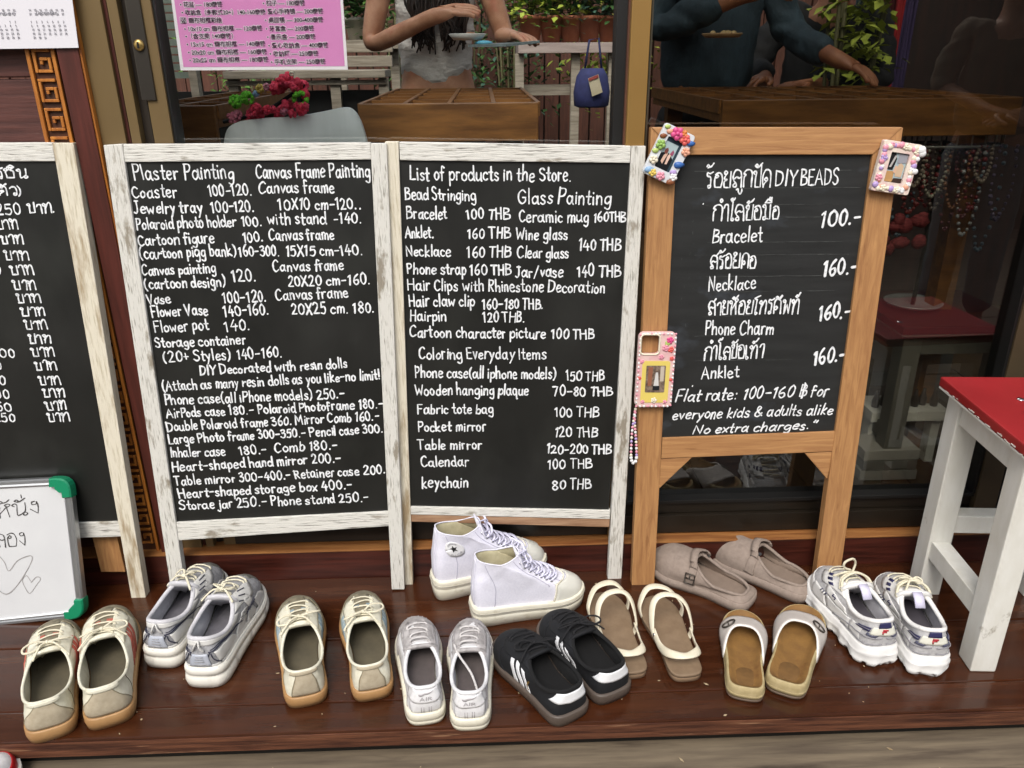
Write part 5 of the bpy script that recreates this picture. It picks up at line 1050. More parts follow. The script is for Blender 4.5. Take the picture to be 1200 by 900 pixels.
# ------------------------------------------------------------------ things fixed to the boards
def tilted(name, label, cat, pl, corners, d=.004):
    q = [Vector(pl.px(*c)) for c in corners]; c = sum(q, Vector((0, 0))) / 4; ex = ((q[1] - q[0]) + (q[2] - q[3])); w = ex.length / 2; ex.normalize(); ey = ((q[0] - q[3]) + (q[1] - q[2])); h = ey.length / 2; ey = Vector((-ex.y, ex.x))
    base = pl.pt(c.x, c.y, d); t = thing(name, label, cat, base)
    return t, base, w, h, (lambda a, b_, e=0.0: pl.pt(c.x + ex.x * a + ey.x * b_, c.y + ex.y * a + ey.y * b_, d + e))
def slab2(b, put, poly, e0, e1, m=0): b.rings([[put(x, y, e0) for x, y in poly], [put(x, y, e1) for x, y in poly]], m, cap0=True, cap1=True, smooth=False)
def rr(w, h, r, n=5, cx=0, cy=0):
    out = []
    for sx, sy, a0 in ((1, -1, -90), (1, 1, 0), (-1, 1, 90), (-1, -1, 180)):
        for k in range(n + 1): a = math.radians(a0 + 90 * k / n); out.append((cx + sx * (w / 2 - r) + r * math.cos(a), cy + sy * (h / 2 - r) + r * math.sin(a)))
    return out
def flower(b, put, x, y, r, e, n=5, m=0):
    for k in range(n):
        a = 2 * PI * k / n; c = put(x + r * .6 * math.cos(a), y + r * .6 * math.sin(a), e); b.blob(c, r * .48, r * .32, r * .48, 8, 5, m)
    b.blob(put(x, y, e + r * .2), r * .34, r * .3, r * .34, 8, 5, m)
R = random.Random(11)
FC = {k: mat('deco_' + k, v, rough=.45) for k, v in dict(pink='#c8497f', coral='#cf5a55', blue='#2f5c9e', sky='#7f9fbf', green='#86a855', lime='#a9bd6a', yellow='#d2b95a', brown='#7f4a2c', white='#d8d8d8', peach='#d59a80', lilac='#a58ec0', rose='#d38d9e', cream='#d9d0bb', orange='#c8743a').items()}
t, bs, w, h, put = tilted('photo_frame', 'small tilted photo frame with bright toy charms on the upper left board corner', 'photo frame', P4, [(777, 143), (813, 159), (785, 218), (752, 201)], .012)
R = random.Random(11)
b = MB(); o_, i_ = rr(w, h, .006), rr(w * .5, h * .60, .002)
b.rings([[put(x, y, -.006) for x, y in o_], [put(x, y, .004) for x, y in o_], [put(x * .97, y * .98, .006) for x, y in o_], [put(x, y, .006) for x, y in i_], [put(x, y, .002) for x, y in i_]], cap0=True, smooth=False); b.build('frame', mat('frame_white', '#c9ccd0', rough=.4), t, bs)
def photo(t, bs, put, w, h, shapes, e=.0022):
    b = MB(); slab2(b, put, [(-w / 2, -h / 2), (w / 2, -h / 2), (w / 2, h / 2), (-w / 2, h / 2)], e - .001, e); b.build('photo_print', mat('photo_base', '#9fb0b4', rough=.3), t, bs)
    for k, (poly, col) in enumerate(shapes):
        b = MB(); i = [b.V(put(x * w, y * h, e + .0002 * (k + 1))) for x, y in poly]; b.F(i); p = b.build('photo_detail', mat('print_' + col, '#' + col, rough=.35), t, bs)
photo(t, bs, put, w * .5, h * .6, [([(-.5, .36), (.5, .36), (.5, .5), (-.5, .5)], '1f2c3a'), ([(.34, -.5), (.5, -.5), (.5, .36), (.34, .36)], '2a3a44'), ([(-.5, -.5), (.34, -.5), (.34, -.1), (.1, .02), (-.2, .05), (-.5, -.05)], '141519'), ([(-.28, -.28), (-.12, -.34), (-.05, .0), (-.16, .06), (-.26, -.1)], 'c9a694'), ([(.02, -.32), (.14, -.3), (.16, -.02), (.06, .06), (-.02, -.05)], 'd3b3a4'), ([(-.3, .0), (-.14, -.02), (-.1, .12), (-.2, .18), (-.32, .12)], '6e3d36'), ([(.05, .02), (.24, .0), (.26, .12), (.14, .18)], '8f4a63')])
for nm, x, y, r, c in (('flower', -.05, .40, .013, 'pink'), ('flower', .24, .36, .011, 'coral'), ('flower', .12, .43, .009, 'orange'), ('bead_charm', .44, .34, .009, 'blue'), ('flower', .42, .17, .009, 'peach'), ('flower', -.36, .10, .010, 'green'), ('bead_charm', -.42, -.04, .008, 'lime'), ('flower', -.36, -.20, .009, 'cream'), ('bead_charm', -.40, .26, .008, 'brown'), ('bead_charm', -.28, .38, .008, 'peach'), ('bead_charm', .40, -.10, .011, 'blue'), ('bead_charm', .36, -.26, .008, 'lilac'), ('bead_charm', -.34, -.40, .011, 'sky'), ('flower', -.22, -.42, .008, 'yellow'), ('flower', .05, -.42, .009, 'rose'), ('bead_charm', .40, -.45, .010, 'brown'), ('flower', .42, -.34, .008, 'white'), ('bead_charm', -.40, .44, .007, 'lime')):
    b = MB()
    if nm == 'flower': flower(b, put, x * w, y * h, r, .008)
    else: b.blob(put(x * w, y * h, .007), r * .95, r * .35, r * .62, 7, 5, jit=.25)
    b.build(nm, FC[c], t, bs)
t, bs, w, h, put = tilted('photo_frame', 'small pink and cream shell photo frame on the upper right board corner', 'photo frame', P4, [(1034, 163), (1077, 170), (1058, 228), (1014, 222)], .012)
b = MB(); o_ = rr(w, h, .004); i_ = rr(w * .48, h * .58, .002); b.rings([[put(x, y, -.006) for x, y in o_], [put(x, y, .005) for x, y in o_], [put(x * .97, y * .98, .007) for x, y in o_], [put(x, y, .007) for x, y in i_], [put(x, y, .002) for x, y in i_]], cap0=True, smooth=False); b.build('frame', mat('frame_rose', '#cfb3ae', '#d9cdbf', rough=.5, scale=60, lo=.4, hi=.6), t, bs)
photo(t, bs, put, w * .46, h * .56, [([(-.5, -.1), (-.15, -.1), (-.05, .3), (-.2, .5), (-.5, .5)], '1d1c1e'), ([(-.4, .0), (-.28, .0), (-.1, .4), (-.2, .42)], 'a9a6a3'), ([(-.5, -.5), (.0, -.5), (-.05, -.12), (-.5, -.14)], 'b0895a'), ([(.05, -.3), (.42, -.3), (.42, .1), (.2, .2), (.02, .0)], 'bfa58a'), ([(.0, .15), (.5, .2), (.5, .5), (-.02, .5)], '8f8f97'), ([(-.05, -.5), (.5, -.5), (.5, -.34), (.02, -.36)], '3b2c26'), ([(-.12, -.16), (.04, -.2), (.06, .04), (-.06, .08)], 'caa58c')])
for k in range(44):
    a = 2 * PI * k / 44; x = .40 * math.copysign(min(1, abs(math.cos(a)) * 1.3), math.cos(a)); y = .42 * math.copysign(min(1, abs(math.sin(a)) * 1.3), math.sin(a)); b = MB(); r = R.uniform(.0045, .007)
    if k % 5 == 0: flower(b, put, x * w, y * h, r * 1.1, .008)
    else: b.blob(put(x * w + R.uniform(-.003, .003), y * h + R.uniform(-.003, .003), .007), r, r * .55, r, 8, 5)
    b.build('shell_bead', FC[R.choice(['rose', 'cream', 'peach', 'cream', 'white', 'rose', 'lilac'])], t, bs)
for x, y, r in ((.50, .40, .009), (.54, .34, .008), (.49, -.02, .006), (.46, .22, .005)): b = MB(); b.blob(put(x * w, y * h, .008), r, r * .6, r, 10, 6); b.build('shell_bead', FC['white'], t, bs)
t, bs, w, h, put = tilted('phone_case', 'pink decorated phone case fixed to the brown board, with a photo in a yellow border', 'phone case', P4, [(746, 387), (791, 388), (786, 474), (744, 475)], .006)
b = MB(); n = 6; oo = rr(w, h, .012, n); hx, hy, hw_, hh_ = -w * .20, h * .345, w * .50, h * .26; ho = rr(hw_, hh_, .008, n, hx, hy)
b.rings([[put(x, y, -.002) for x, y in oo], [put(x, y, .008) for x, y in oo], [put(x * .96, y * .975, .0105) for x, y in oo], [put(x, y, .0105) for x, y in ho], [put(x, y, -.002) for x, y in ho]], smooth=False)
b.build('case', mat('case_pink', '#d0a4a6', '#d9bcb6', rough=.35, scale=40), t, bs)
b = MB(); b.tube([put(x, y, .0105) for x, y in ho], .0022, 6, True); b.build('camera_ring', FC['cream'], t, bs)
b = MB(); slab2(b, put, rr(w * .74, h * .56, .006, 4, -.0, -h * .15), .0108, .0116); b.build('yellow_border', mat('yellow_border', '#d5c063', rough=.5), t, bs)
b = MB(); slab2(b, put, rr(w * .52, h * .36, .002, 2, 0, -h * .11), .0118, .0122); b.build('photo_print', mat('photo_brown', '#4a3a33', '#8d7b6c', rough=.35, scale=120), t, bs)
for poly, c in (([(-.06, -.26), (.12, -.26), (.12, -.20), (-.06, -.20)], '1c1d22'), ([(-.04, -.2), (.10, -.2), (.06, -.02), (.0, -.02)], 'c7c4c2'), ([(-.2, -.2), (-.1, -.2), (-.08, .05), (-.2, .05)], '8a5a45'), ([(.12, -.14), (.22, -.14), (.22, .06), (.12, .06)], 'b9ad9e')):
    b = MB(); b.F([b.V(put(x * w, y * h, .0126)) for x, y in poly]); b.build('photo_detail', mat('print_' + c, '#' + c, rough=.35), t, bs)
for k in range(54):
    q = oo[int(k * len(oo) / 54)] if False else None
    a = k / 54 * 2 * (w + h); x, y = (a - w / 2, -h / 2) if a < w else ((w / 2, a - w - h / 2) if a < w + h else ((w / 2 - (a - w - h), h / 2) if a < 2 * w + h else (-w / 2, h / 2 - (a - 2 * w - h))))
    b = MB(); b.blob(put(x * .93, y * .965, .0108), .0026, .0022, .0026, 6, 4); b.build('edge_bead', FC['white' if k % 3 else 'rose'], t, bs)
for x, y, r, c in ((.32, .40, .008, 'pink'), (.22, .30, .008, 'rose'), (.36, .28, .007, 'coral'), (.12, .18, .006, 'rose'), (.40, .16, .005, 'coral'), (-.38, .12, .005, 'rose'), (-.42, -.1, .004, 'coral'), (.42, -.12, .004, 'coral'), (.0, -.40, .007, 'cream'), (.3, -.42, .005, 'rose'), (-.3, -.42, .005, 'rose'), (.26, .36, .006, 'lime')):
    b = MB(); flower(b, put, x * w, y * h, r, .011); b.build('flower', FC[c], t, bs)
# bead strap hanging beside the case
pts = [P4.P(x, y, .008) for x, y in ((744, 477), (742, 490), (740, 505), (739, 522), (739, 536), (742, 541), (745, 536), (745, 522), (744, 507), (743, 492), (744, 478))]
t = thing('bead_strap', 'pink bead phone strap hanging below the decorated phone case', 'bead strap', pts[0]); P_ = crom(pts, 8); b = MB(); b.tube(P_, .0008, 5); b.build('cord', FC['white'], t, pts[0])
acc = 0; last = P_[0]; k = 0
for p in P_:
    acc += (p - last).length; last = p
    if acc > .0066:
        acc = 0; b = MB(); r = .0034 if p.z > P4.P(742, 532).z else .0042; b.blob(p, r, r, r, 8, 6); b.build('bead', FC[['rose', 'white', 'rose', 'cream', 'lilac'][k % 5] if r < .004 else 'white'], t, pts[0]); k += 1
# ------------------------------------------------------------------ stools
def stool(label, c, w, d, h, leg, topm, legm, rot=0.0, over=.018):
    t = thing('stool', label, 'stool', c, rot); b = MB(); b.box(-w / 2 - over, w / 2 + over, -d / 2 - over, d / 2 + over, h - .022, h); b.build('seat', topm, t, bevel=.004)
    b = MB(); b.box(-w / 2 - over + .001, w / 2 + over - .001, -d / 2 - over + .001, d / 2 + over - .001, h - .027, h - .0225); b.build('seat_edge', legm, t, bevel=.001)
    for sx in (-1, 1):
        for sy in (-1, 1):
            b = MB(); b.box(sx * (w / 2) - (leg if sx > 0 else 0), sx * (w / 2) + (0 if sx > 0 else leg), sy * d / 2 - (leg if sy > 0 else 0), sy * d / 2 + (0 if sy > 0 else leg), 0, h - .0275); b.build('leg', legm, t, bevel=.003)
    for sx in (-1, 1):
        x = sx * (w / 2 - .006); b = MB(); b.box(min(x, x - sx * (leg - .012)), max(x, x - sx * (leg - .012)), -d / 2 + leg + .0005, d / 2 - leg - .0005, h - .085, h - .028); b.build('apron', legm, t, bevel=.002)
        b = MB(); b.box(min(x, x - sx * (leg - .012)), max(x, x - sx * (leg - .012)), -d / 2 + leg + .0005, d / 2 - leg - .0005, .105, .15); b.build('stretcher', legm, t, bevel=.002)
    for sy in (-1, 1):
        y = sy * (d / 2 - .006); b = MB(); b.box(-w / 2 + leg + .0005, w / 2 - leg - .0005, min(y, y - sy * (leg - .012)), max(y, y - sy * (leg - .012)), h - .085, h - .028); b.build('apron', legm, t, bevel=.002)
        if sy > 0: b = MB(); b.box(-w / 2 + leg + .0005, w / 2 - leg - .0005, min(y, y - sy * (leg - .012)), max(y, y - sy * (leg - .012)), .17, .215); b.build('stretcher', legm, t, bevel=.002)
    return t
SH = .535
pbl = at_z(1102, 441, SH); pfl = at_z(1204, 524, SH); dirv = pfl - pbl; ang = math.atan2(dirv.x, -dirv.y); dp = dirv.length - .036
cx_ = pbl + Vector((math.cos(ang), math.sin(ang), 0)) * (.30 / 2 + .018) + Vector((math.sin(ang), -math.cos(ang), 0)) * (dp / 2 + .018)
st_ = stool('worn white stool with a red seat, standing on the deck at the right edge', (cx_.x, cx_.y, 0), .30, dp, SH, .052, REDPAINT, WHITEPAINT, ang)
b = MB(); c = at_z(1196, 468, SH); lc = st_.matrix_basis.inverted() @ c; b.lathe(lc, [(.0001, .0025), (.006, .002), (.0075, .0002)], 14, cap0=True, cap1=False); b.build('screw_cap', CHROME, st_)
b = MB(); lw = -.30 / 2 - .018
for k in range(15):
    y = -dp / 2 - .016 + (dp + .03) * R.random(); z = SH - R.choice((.017, .018, .019, .020, .0205)); b.bar((lw - .0004, y, z), (lw - .0004, y + R.uniform(.003, .014), z + R.uniform(-.0008, .0008)), .0008, R.uniform(.0008, .003))
b.build('chipped_edge', WHITEPAINT, st_)
q = at_z(1114, 395, .56)
stool_in = stool('red topped stool inside the dark window, carrying the jewellery stand', (at_z(1112, 372, .55).x + .01, 2.06, .1), .30, .30, .45, .05, mat('red_paint_dim', '#3e0f10', '#4a1415', rough=.5, scale=5), mat('white_paint_dim', '#5b5850', '#69665d', rough=.6, scale=6))  # both paints darkened, the dim room's shade is in their colour
# ------------------------------------------------------------------ inside the window, right: jewellery stand, books, rack
c = Vector((at_z(1082, 368, .55).x, 2.06, .551)); t = thing('jewellery_stand', 'dim jewellery stand with bead necklaces on a round dish behind the right window', 'jewellery stand', c)  # bead and weave colours below are darkened to paint in the room's dimness
b = MB(); b.lathe((0, 0, 0), [(.0001, .004), (.05, .004), (.072, .012), (.076, .018), (.073, .018), (.05, .008), (.0001, .008)], 32, cap0=False, cap1=False); b.build('dish', mat('dish_grey', '#9c9fa0', rough=.25, metal=.3), t)
b = MB(); b.tube([(0, 0, .006), (.004, 0, .16), (-.004, 0, .30), (.0, 0, .44)], .006, 8); b.build('stem', mat('wrought_iron', '#332e2a', rough=.5, metal=.6), t)
b = MB(); b.tube([(.15 * math.cos(a), .06 * math.sin(a), .43) for a in [2 * PI * k / 24 for k in range(24)]], .004, 6, True)
for k in range(24): a = 2 * PI * k / 24; b.tube([(.15 * math.cos(a), .06 * math.sin(a), .43), (.15 * math.cos(a), .06 * math.sin(a), .47)], .0025, 5)
b.tube([(.15 * math.cos(a), .06 * math.sin(a), .47) for a in [2 * PI * k / 24 for k in range(24)]], .004, 6, True); b.build('crown_ring', mat('pewter', '#8d8c88', rough=.4, metal=.7), t)
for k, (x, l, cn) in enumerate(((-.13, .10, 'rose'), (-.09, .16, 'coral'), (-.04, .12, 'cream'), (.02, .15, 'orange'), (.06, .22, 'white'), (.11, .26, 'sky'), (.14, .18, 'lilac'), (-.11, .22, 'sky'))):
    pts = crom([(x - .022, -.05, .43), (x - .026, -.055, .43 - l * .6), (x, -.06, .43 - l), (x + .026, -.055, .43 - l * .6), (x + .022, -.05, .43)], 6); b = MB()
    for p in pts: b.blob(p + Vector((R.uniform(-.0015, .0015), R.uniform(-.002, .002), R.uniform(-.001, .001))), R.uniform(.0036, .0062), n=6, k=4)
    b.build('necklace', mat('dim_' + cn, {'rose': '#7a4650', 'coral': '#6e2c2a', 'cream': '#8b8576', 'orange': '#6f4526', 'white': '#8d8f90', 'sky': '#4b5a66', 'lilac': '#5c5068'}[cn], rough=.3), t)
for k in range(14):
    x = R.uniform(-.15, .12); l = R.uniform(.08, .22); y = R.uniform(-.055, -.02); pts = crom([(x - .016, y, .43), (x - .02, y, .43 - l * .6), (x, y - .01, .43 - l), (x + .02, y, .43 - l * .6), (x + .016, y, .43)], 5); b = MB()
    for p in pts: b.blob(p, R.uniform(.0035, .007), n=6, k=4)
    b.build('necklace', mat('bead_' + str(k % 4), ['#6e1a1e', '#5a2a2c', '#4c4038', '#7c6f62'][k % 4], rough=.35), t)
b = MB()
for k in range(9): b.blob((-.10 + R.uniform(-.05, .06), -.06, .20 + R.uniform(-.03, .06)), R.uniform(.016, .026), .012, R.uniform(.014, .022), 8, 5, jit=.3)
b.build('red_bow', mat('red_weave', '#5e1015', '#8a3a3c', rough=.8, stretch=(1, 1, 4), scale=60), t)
t = thing('book_stack', 'pale books stacked on the floor behind the lower right window', 'books', (at_z(1070, 580, .13).x, 1.95, .1))
for k, (w_, c_) in enumerate(((.16, '#8d8a84'), (.15, '#6b6862'), (.155, '#a19d95'))): b = MB(); b.box(-w_ / 2, w_ / 2, -.05, .06, k * .031, k * .031 + .03); b.build('book', mat('book_' + c_, c_, rough=.7), t, bevel=.002)
t = thing('display_ledge', 'pale painted ledge of small bottles low behind the right window', 'display ledge', (at_z(1075, 520, .2).x, 2.0, .1)); b = MB(); b.box(-.11, .11, -.02, .10, .14, .17); b.build('shelf', WHITEPAINT, t, bevel=.002)
for x in (-.09, .09): b = MB(); b.box(x - .012, x + .012, 0, .08, 0, .1395); b.build('leg', WHITEPAINT, t, bevel=.001)
for k in range(7): b = MB(); b.lathe((-.085 + k * .028, .02 + .01 * (k % 2), .1702), [(.010, 0), (.011, .02), (.006, .034), (.004, .05)], 10); b.build('bottle', mat('bottle_brown', '#2b1d14', rough=.3), t)
# ------------------------------------------------------------------ compartment trays on tables
def tray_table(label, x0, x1, y0, y1, z, nx, ny, grp='compartment trays behind the window'):
    c = Vector(((x0 + x1) / 2, (y0 + y1) / 2, .1)); t = thing('tray_table', label, 'table', c, group=grp); w, d = x1 - x0, y1 - y0; z -= .1
    b = MB(); b.box(-w / 2, w / 2, -d / 2, d / 2, z - .02, z); b.build('tabletop', TRAY, t, bevel=.002)
    b = MB(); b.box(-w / 2, w / 2, -d / 2 - .018, -d / 2 - .0005, z - .055, z + .032); b.build('front_board', TRAY, t, bevel=.002)
    b = MB()
    for k in range(nx + 1): x = -w / 2 + w * k / nx; b.box(x - .005, x + .005, -d / 2 + .0005, d / 2, z + .0004, z + .032)
    b.build('divider', TRAY, t); 
    for k in range(1, ny + 1):
        b = MB(); y = -d / 2 + d * k / ny
        for i in range(nx): b.box(-w / 2 + w * i / nx + .0055, -w / 2 + w * (i + 1) / nx - .0055, y - .011, y - .001, z + .0004, z + .031)
        b.build('cross_divider', TRAY, t)
    for sx in (-1, 1):
        for sy in (-1, 1): b = MB(); b.box(sx * (w / 2 - .06) - .025, sx * (w / 2 - .06) + .025, sy * (d / 2 - .06) - .025, sy * (d / 2 - .06) + .025, 0, z - .0205); b.build('leg', TRAY, t)
    return t
tray_table('compartment tray table behind the middle pane, in front of the standing woman', at_y(432, 130, 2.15).x, at_y(626, 130, 2.15).x, 2.0, 2.95, 1.065, 4, 5)
tray_table('small compartment tray table seen left of the grey chair', at_y(186, 130, 2.15).x, at_y(276, 130, 2.15).x, 2.0, 2.85, 1.065, 2, 5)
t3 = tray_table('long compartment tray table behind the right pane, in front of the denim jacket', at_y(826, 120, 2.15).x, at_y(1150, 120, 2.15).x, 2.0, 2.82, 1.065, 6, 5)
# tiny turquoise beads lying in the long tray, and a brush
t = thing('bead_pile', 'little turquoise bead heap in the long wooden tray', 'beads', at_y(1018, 121, 2.25)); t.location.z = 1.066
for k in range(12): b = MB(); b.blob((R.uniform(-.035, .035), R.uniform(-.02, .02), .006 + R.uniform(0, .004)), .007, n=7, k=5); b.build('bead', mat('turquoise', '#2f8f86', rough=.3), t)
# grey chair with the flower headband
ch = at_y(345, 150, 1.93); t = thing('grey_chair', 'grey plastic chair back rising just behind the door glass', 'chair', (ch.x, 1.95, .1)); CB = (ch.x, 1.95, .1)
def CP(x, y, d=0): p = at_y(x, y, 1.93 + d); return p
top = [CP(*q) for q in ((262, 172), (266, 152), (280, 143), (310, 139), (345, 137), (380, 131), (402, 126.5), (413, 129), (421, 142), (429, 172))]; top = crom(top, 4)
g = [[p.lerp(Vector((p.x, p.y - .0, .55)), k / 8) + Vector((0, .02 * math.sin(k / 8 * 2), 0)) for k in range(9)] for p in top]
b = MB(); b.slab(g, .012); b.build('backrest', GREYPL, t, CB)
b = MB(); b.box(ch.x - .2, ch.x + .2, 1.94, 2.10, .50, .53); b.build('seat', GREYPL, t, CB, bevel=.01)
for sx in (-.17, .17):
    for y in (1.96, 2.08): b = MB(); b.box(ch.x + sx - .015, ch.x + sx + .015, y - .012, y + .012, .1, .4995); b.build('leg', GREYPL, t, CB)
hb0 = CP(320, 128, .02); t = thing('flower_headband', 'black headband of red cloth flowers with green pompoms on the grey chair', 'headband', hb0)
arc = crom([CP(*q, .02) for q in ((262, 143), (282, 138.5), (302, 134), (322, 124), (340, 112), (352, 105), (356, 98))], 6); b = MB(); b.tube(arc, .007, 8, flat=.6); b.build('band', BLKB, t, hb0)
REDF = mat('cloth_red', '#d01d3a', '#e04766', rough=.7, scale=60); PINKF = mat('cloth_pink', '#b85a70', '#c97a8a', rough=.7, scale=60); LIMEF = mat('pompom_lime', '#58b01e', '#74c437', rough=.8, scale=90)
def bloom(px, py, r, m, d=.0):
    r *= 1.5
    c = CP(px, py, d); b = MB()
    for k in range(16):
        v = Vector((R.gauss(0, 1), R.gauss(0, 1), R.gauss(0, 1))).normalized(); p = c + v * r * .62; b.blob(p, r * .42, r * .26, r * .42, 6, 4, jit=.25)
    b.build('flower', m, t, hb0)
for k in range(34):
    u = R.random(); px_ = 330 + 30 * u; py_ = 98 + R.uniform(-9, 9) + (1 - u) * 8; bloom(322 + 36 * u, 90 + 6 * abs(u - .45) * 4 + R.uniform(-1, 9), R.uniform(.006, .010), REDF, R.uniform(.0, .03))
for k in range(26): u = R.random(); bloom(268 + 74 * u, 137 - 9 * u + R.uniform(-7, 5), R.uniform(.006, .009), PINKF if u < .15 or R.random() < .12 else REDF, R.uniform(-.012, .03))
for k in range(12): bloom(332 + R.uniform(0, 26), 131 + R.uniform(-9, 3), R.uniform(.005, .008), REDF, R.uniform(-.014, 0))
for x, y, r, m in ((276, 119, .016, LIMEF), (290, 115, .016, LIMEF), (352, 116, .019, LIMEF), (300, 110, .008, FC['sky']), (305, 104, .011, FC['yellow']), (312, 102, .009, FC['rose']), (342, 86.5, .006, FC['cream'])):
    c = CP(x, y, .0); b = MB()
    for k in range(40): v = Vector((R.gauss(0, 1), R.gauss(0, 1), R.gauss(0, 1))).normalized(); b.blob(c + v * r * .75, r * .3, n=5, k=3)
    b.build('pompom', m, t, hb0)
# grey timber railing and planter ledge, shelf with pots, garden
def V3(x, y, Y): return at_y(x, y, Y)
x0, x1 = V3(262, 95, 3.5).x, V3(452, 95, 3.5).x
t = thing('timber_bench', 'weathered grey timber bench behind the pink poster', 'bench', ((x0 + x1) / 2, 3.5, .1)); TB = ((x0 + x1) / 2, 3.5, .1)
for nm, ya, yb, dY in (('top_plank', 83, 92, 0), ('rail', 94.5, 100, .02), ('back_plank', 66, 79, .3), ('back_plank', 52, 62, .34)):
    za, zb = V3(350, ya, 3.5 + dY).z, V3(350, yb, 3.5 + dY).z; b = MB(); b.box(x0, x1, 3.5 + dY, 3.5 + dY + (.22 if nm == 'top_plank' else .03), zb, za); b.build(nm, GREYWOOD, t, TB, bevel=.003)
for px_ in (272, 392, 449):
    x = V3(px_, 110, 3.5).x; b = MB(); b.box(x - .02, x + .02, 3.53, 3.57, .1, V3(350, 92.5, 3.5).z); b.build('post', GREYWOOD, t, TB)
b = MB(); b.box(x0 - .4, x1, 3.58, 3.6, .1, V3(350, 101, 3.5).z - .02); b.build('under_bench_shade', BLACKG, t, TB)  # black sheet stands in for the shade under the bench
t = thing('slatted_shutter', 'grey green slatted shutter at the left edge of the door glass', 'shutter', (V3(195, 60, 3.2).x, 3.2, .1))
for k in range(14): z = V3(195, 92, 3.2).z + k * .028 - .1; b = MB(); b.box(-.10, .07, 0, .02, z, z + .022); b.build('slat', mat('slat_grey', '#6f7a70', '#8b9488', rough=.6, scale=6), t)
b = MB(); b.box(-.13, -.101, -.01, .03, 0, 1.6); b.build('upright', GREYWOOD, t); b = MB(); b.box(.071, .10, -.01, .03, 0, 1.6); b.build('upright', GREYWOOD, t)
LEAF = [mat('leaf_dark', '#2a4a1e', '#3d6129', rough=.6, scale=4), mat('leaf_mid', '#4a6f2a', '#5f8638', rough=.6, scale=4), mat('leaf_yellow', '#8c9a33', '#a3ae44', rough=.6, scale=4), mat('leaf_blue', '#3a5a4a', '#4d6e5c', rough=.6, scale=4)]
STEM = mat('stem_green', '#4d4a28', rough=.7); TERRA = mat('terracotta', '#7d452e', '#91563a', rough=.8, scale=14); WHITEPOT = mat('white_trough', '#b9b4a8', '#c6c1b6', rough=.6, scale=8)
def leaves(b, c, rx, ry, rz, n, size, rnd, hang=0.0):
    for _ in range(n):
        v = Vector((rnd.gauss(0, .5), rnd.gauss(0, .5), rnd.gauss(0, .5))); p = Vector(c) + Vector((v.x * rx, v.y * ry, v.z * rz)); a = rnd.uniform(0, 2 * PI); l = size * rnd.uniform(.6, 1.3)
        d = Vector((math.cos(a), math.sin(a), rnd.uniform(-.6, .5) - hang)).normalized(); sd = d.cross(Vector((rnd.uniform(-.4, .4), rnd.uniform(-.4, .4), 1))).normalized() * l * .28; m_ = p + d * l * .5 + Vector((0, 0, l * .08))
        i = [b.V(p), b.V(m_ - sd), b.V(p + d * l), b.V(m_ + sd)]; b.F(i)
def potted(label, px_, py_, Y, h, pot, rnd, kind, grp='potted plants along the garden side', ps=.07, name='potted_plant', spread=1.0):
    c = V3(px_, py_, Y); t = thing(name, label, 'plant', c, group=grp); b = MB(); b.lathe((0, 0, 0), [(ps * .72, 0), (ps, ps * 1.7), (ps * 1.12, ps * 1.7), (ps * 1.12, ps * 2.0), (ps * .98, ps * 2.0), (ps * .9, ps * 1.6)], 20, cap1=True); b.build('pot', pot, t)
    b = MB()
    for k in range(6): a = rnd.uniform(0, 6.28); b.tube([(0, 0, ps * 1.6), (ps * .5 * math.cos(a), ps * .5 * math.sin(a), ps * 1.6 + h * .4), (ps * 1.3 * math.cos(a), ps * 1.3 * math.sin(a), ps * 1.6 + h * .8)], .004, 5)
    b.build('stem', STEM, t); b = MB(); leaves(b, (0, 0, ps * 1.8 + h * .45), h * .52 * spread, h * .4, h * .62, 420, h * .18, rnd, .15); b.build('foliage', LEAF[kind], t)
sy = V3(670, 50, 5.0).z; t = thing('plant_shelf', 'pale wooden shelf holding terracotta pots in the garden', 'shelf', (V3(665, 60, 5.0).x, 5.0, -.19)); w_ = V3(724, 55, 5.0).x - V3(608, 55, 5.0).x
b = MB(); b.box(-w_ / 2, w_ / 2, -.05, .35, sy + .19 - .055, sy + .19); b.build('top', mat('pale_timber', '#8f7f78', '#a89891', rough=.7, stretch=(2, 24, 24), scale=3), t, bevel=.003); b = MB(); b.box(-w_ / 2, w_ / 2, .1, .14, sy - .10, sy - .04); b.build('rail', GREYWOOD, t)
for x in (-.28, .05, .27): b = MB(); b.box(x - .025, x + .025, 0, .05, 0, sy + .1345); b.build('leg', GREYWOOD, t)
rp = random.Random(5)
for px_, k, lb in ((622, 2, 'yellow green plant at the left end of the pot shelf'), (646, 1, 'bushy green plant second from the left on the pot shelf'), (668, 2, 'light green leafy plant in the middle of the pot shelf'), (690, 3, 'blue green plant right of the middle on the pot shelf'), (713, 0, 'dark green plant at the right end of the pot shelf')): potted(lb, px_, 49, 5.12, .30, TERRA, rp, k)
for px_, k, lb in ((418, 0, 'dark flowering plant in a white trough behind the poster edge'), (441, 1, 'green plant in a white trough beside the woman')): potted(lb, px_, 47, 4.2, .26, WHITEPOT, rp, k, ps=.05)
t = thing('trough_ledge', 'grey ledge carrying the white plant troughs behind the poster', 'ledge', (V3(430, 50, 4.2).x, 4.2, -.19)); z = V3(430, 47, 4.2).z + .19; b = MB(); b.box(-.16, .16, -.1, .12, z - .04, z - .001); b.build('top', GREYWOOD, t, bevel=.002)
for x in (-.13, .13): b = MB(); b.box(x - .02, x + .02, -.02, .02, 0, z - .0405); b.build('leg', GREYWOOD, t)
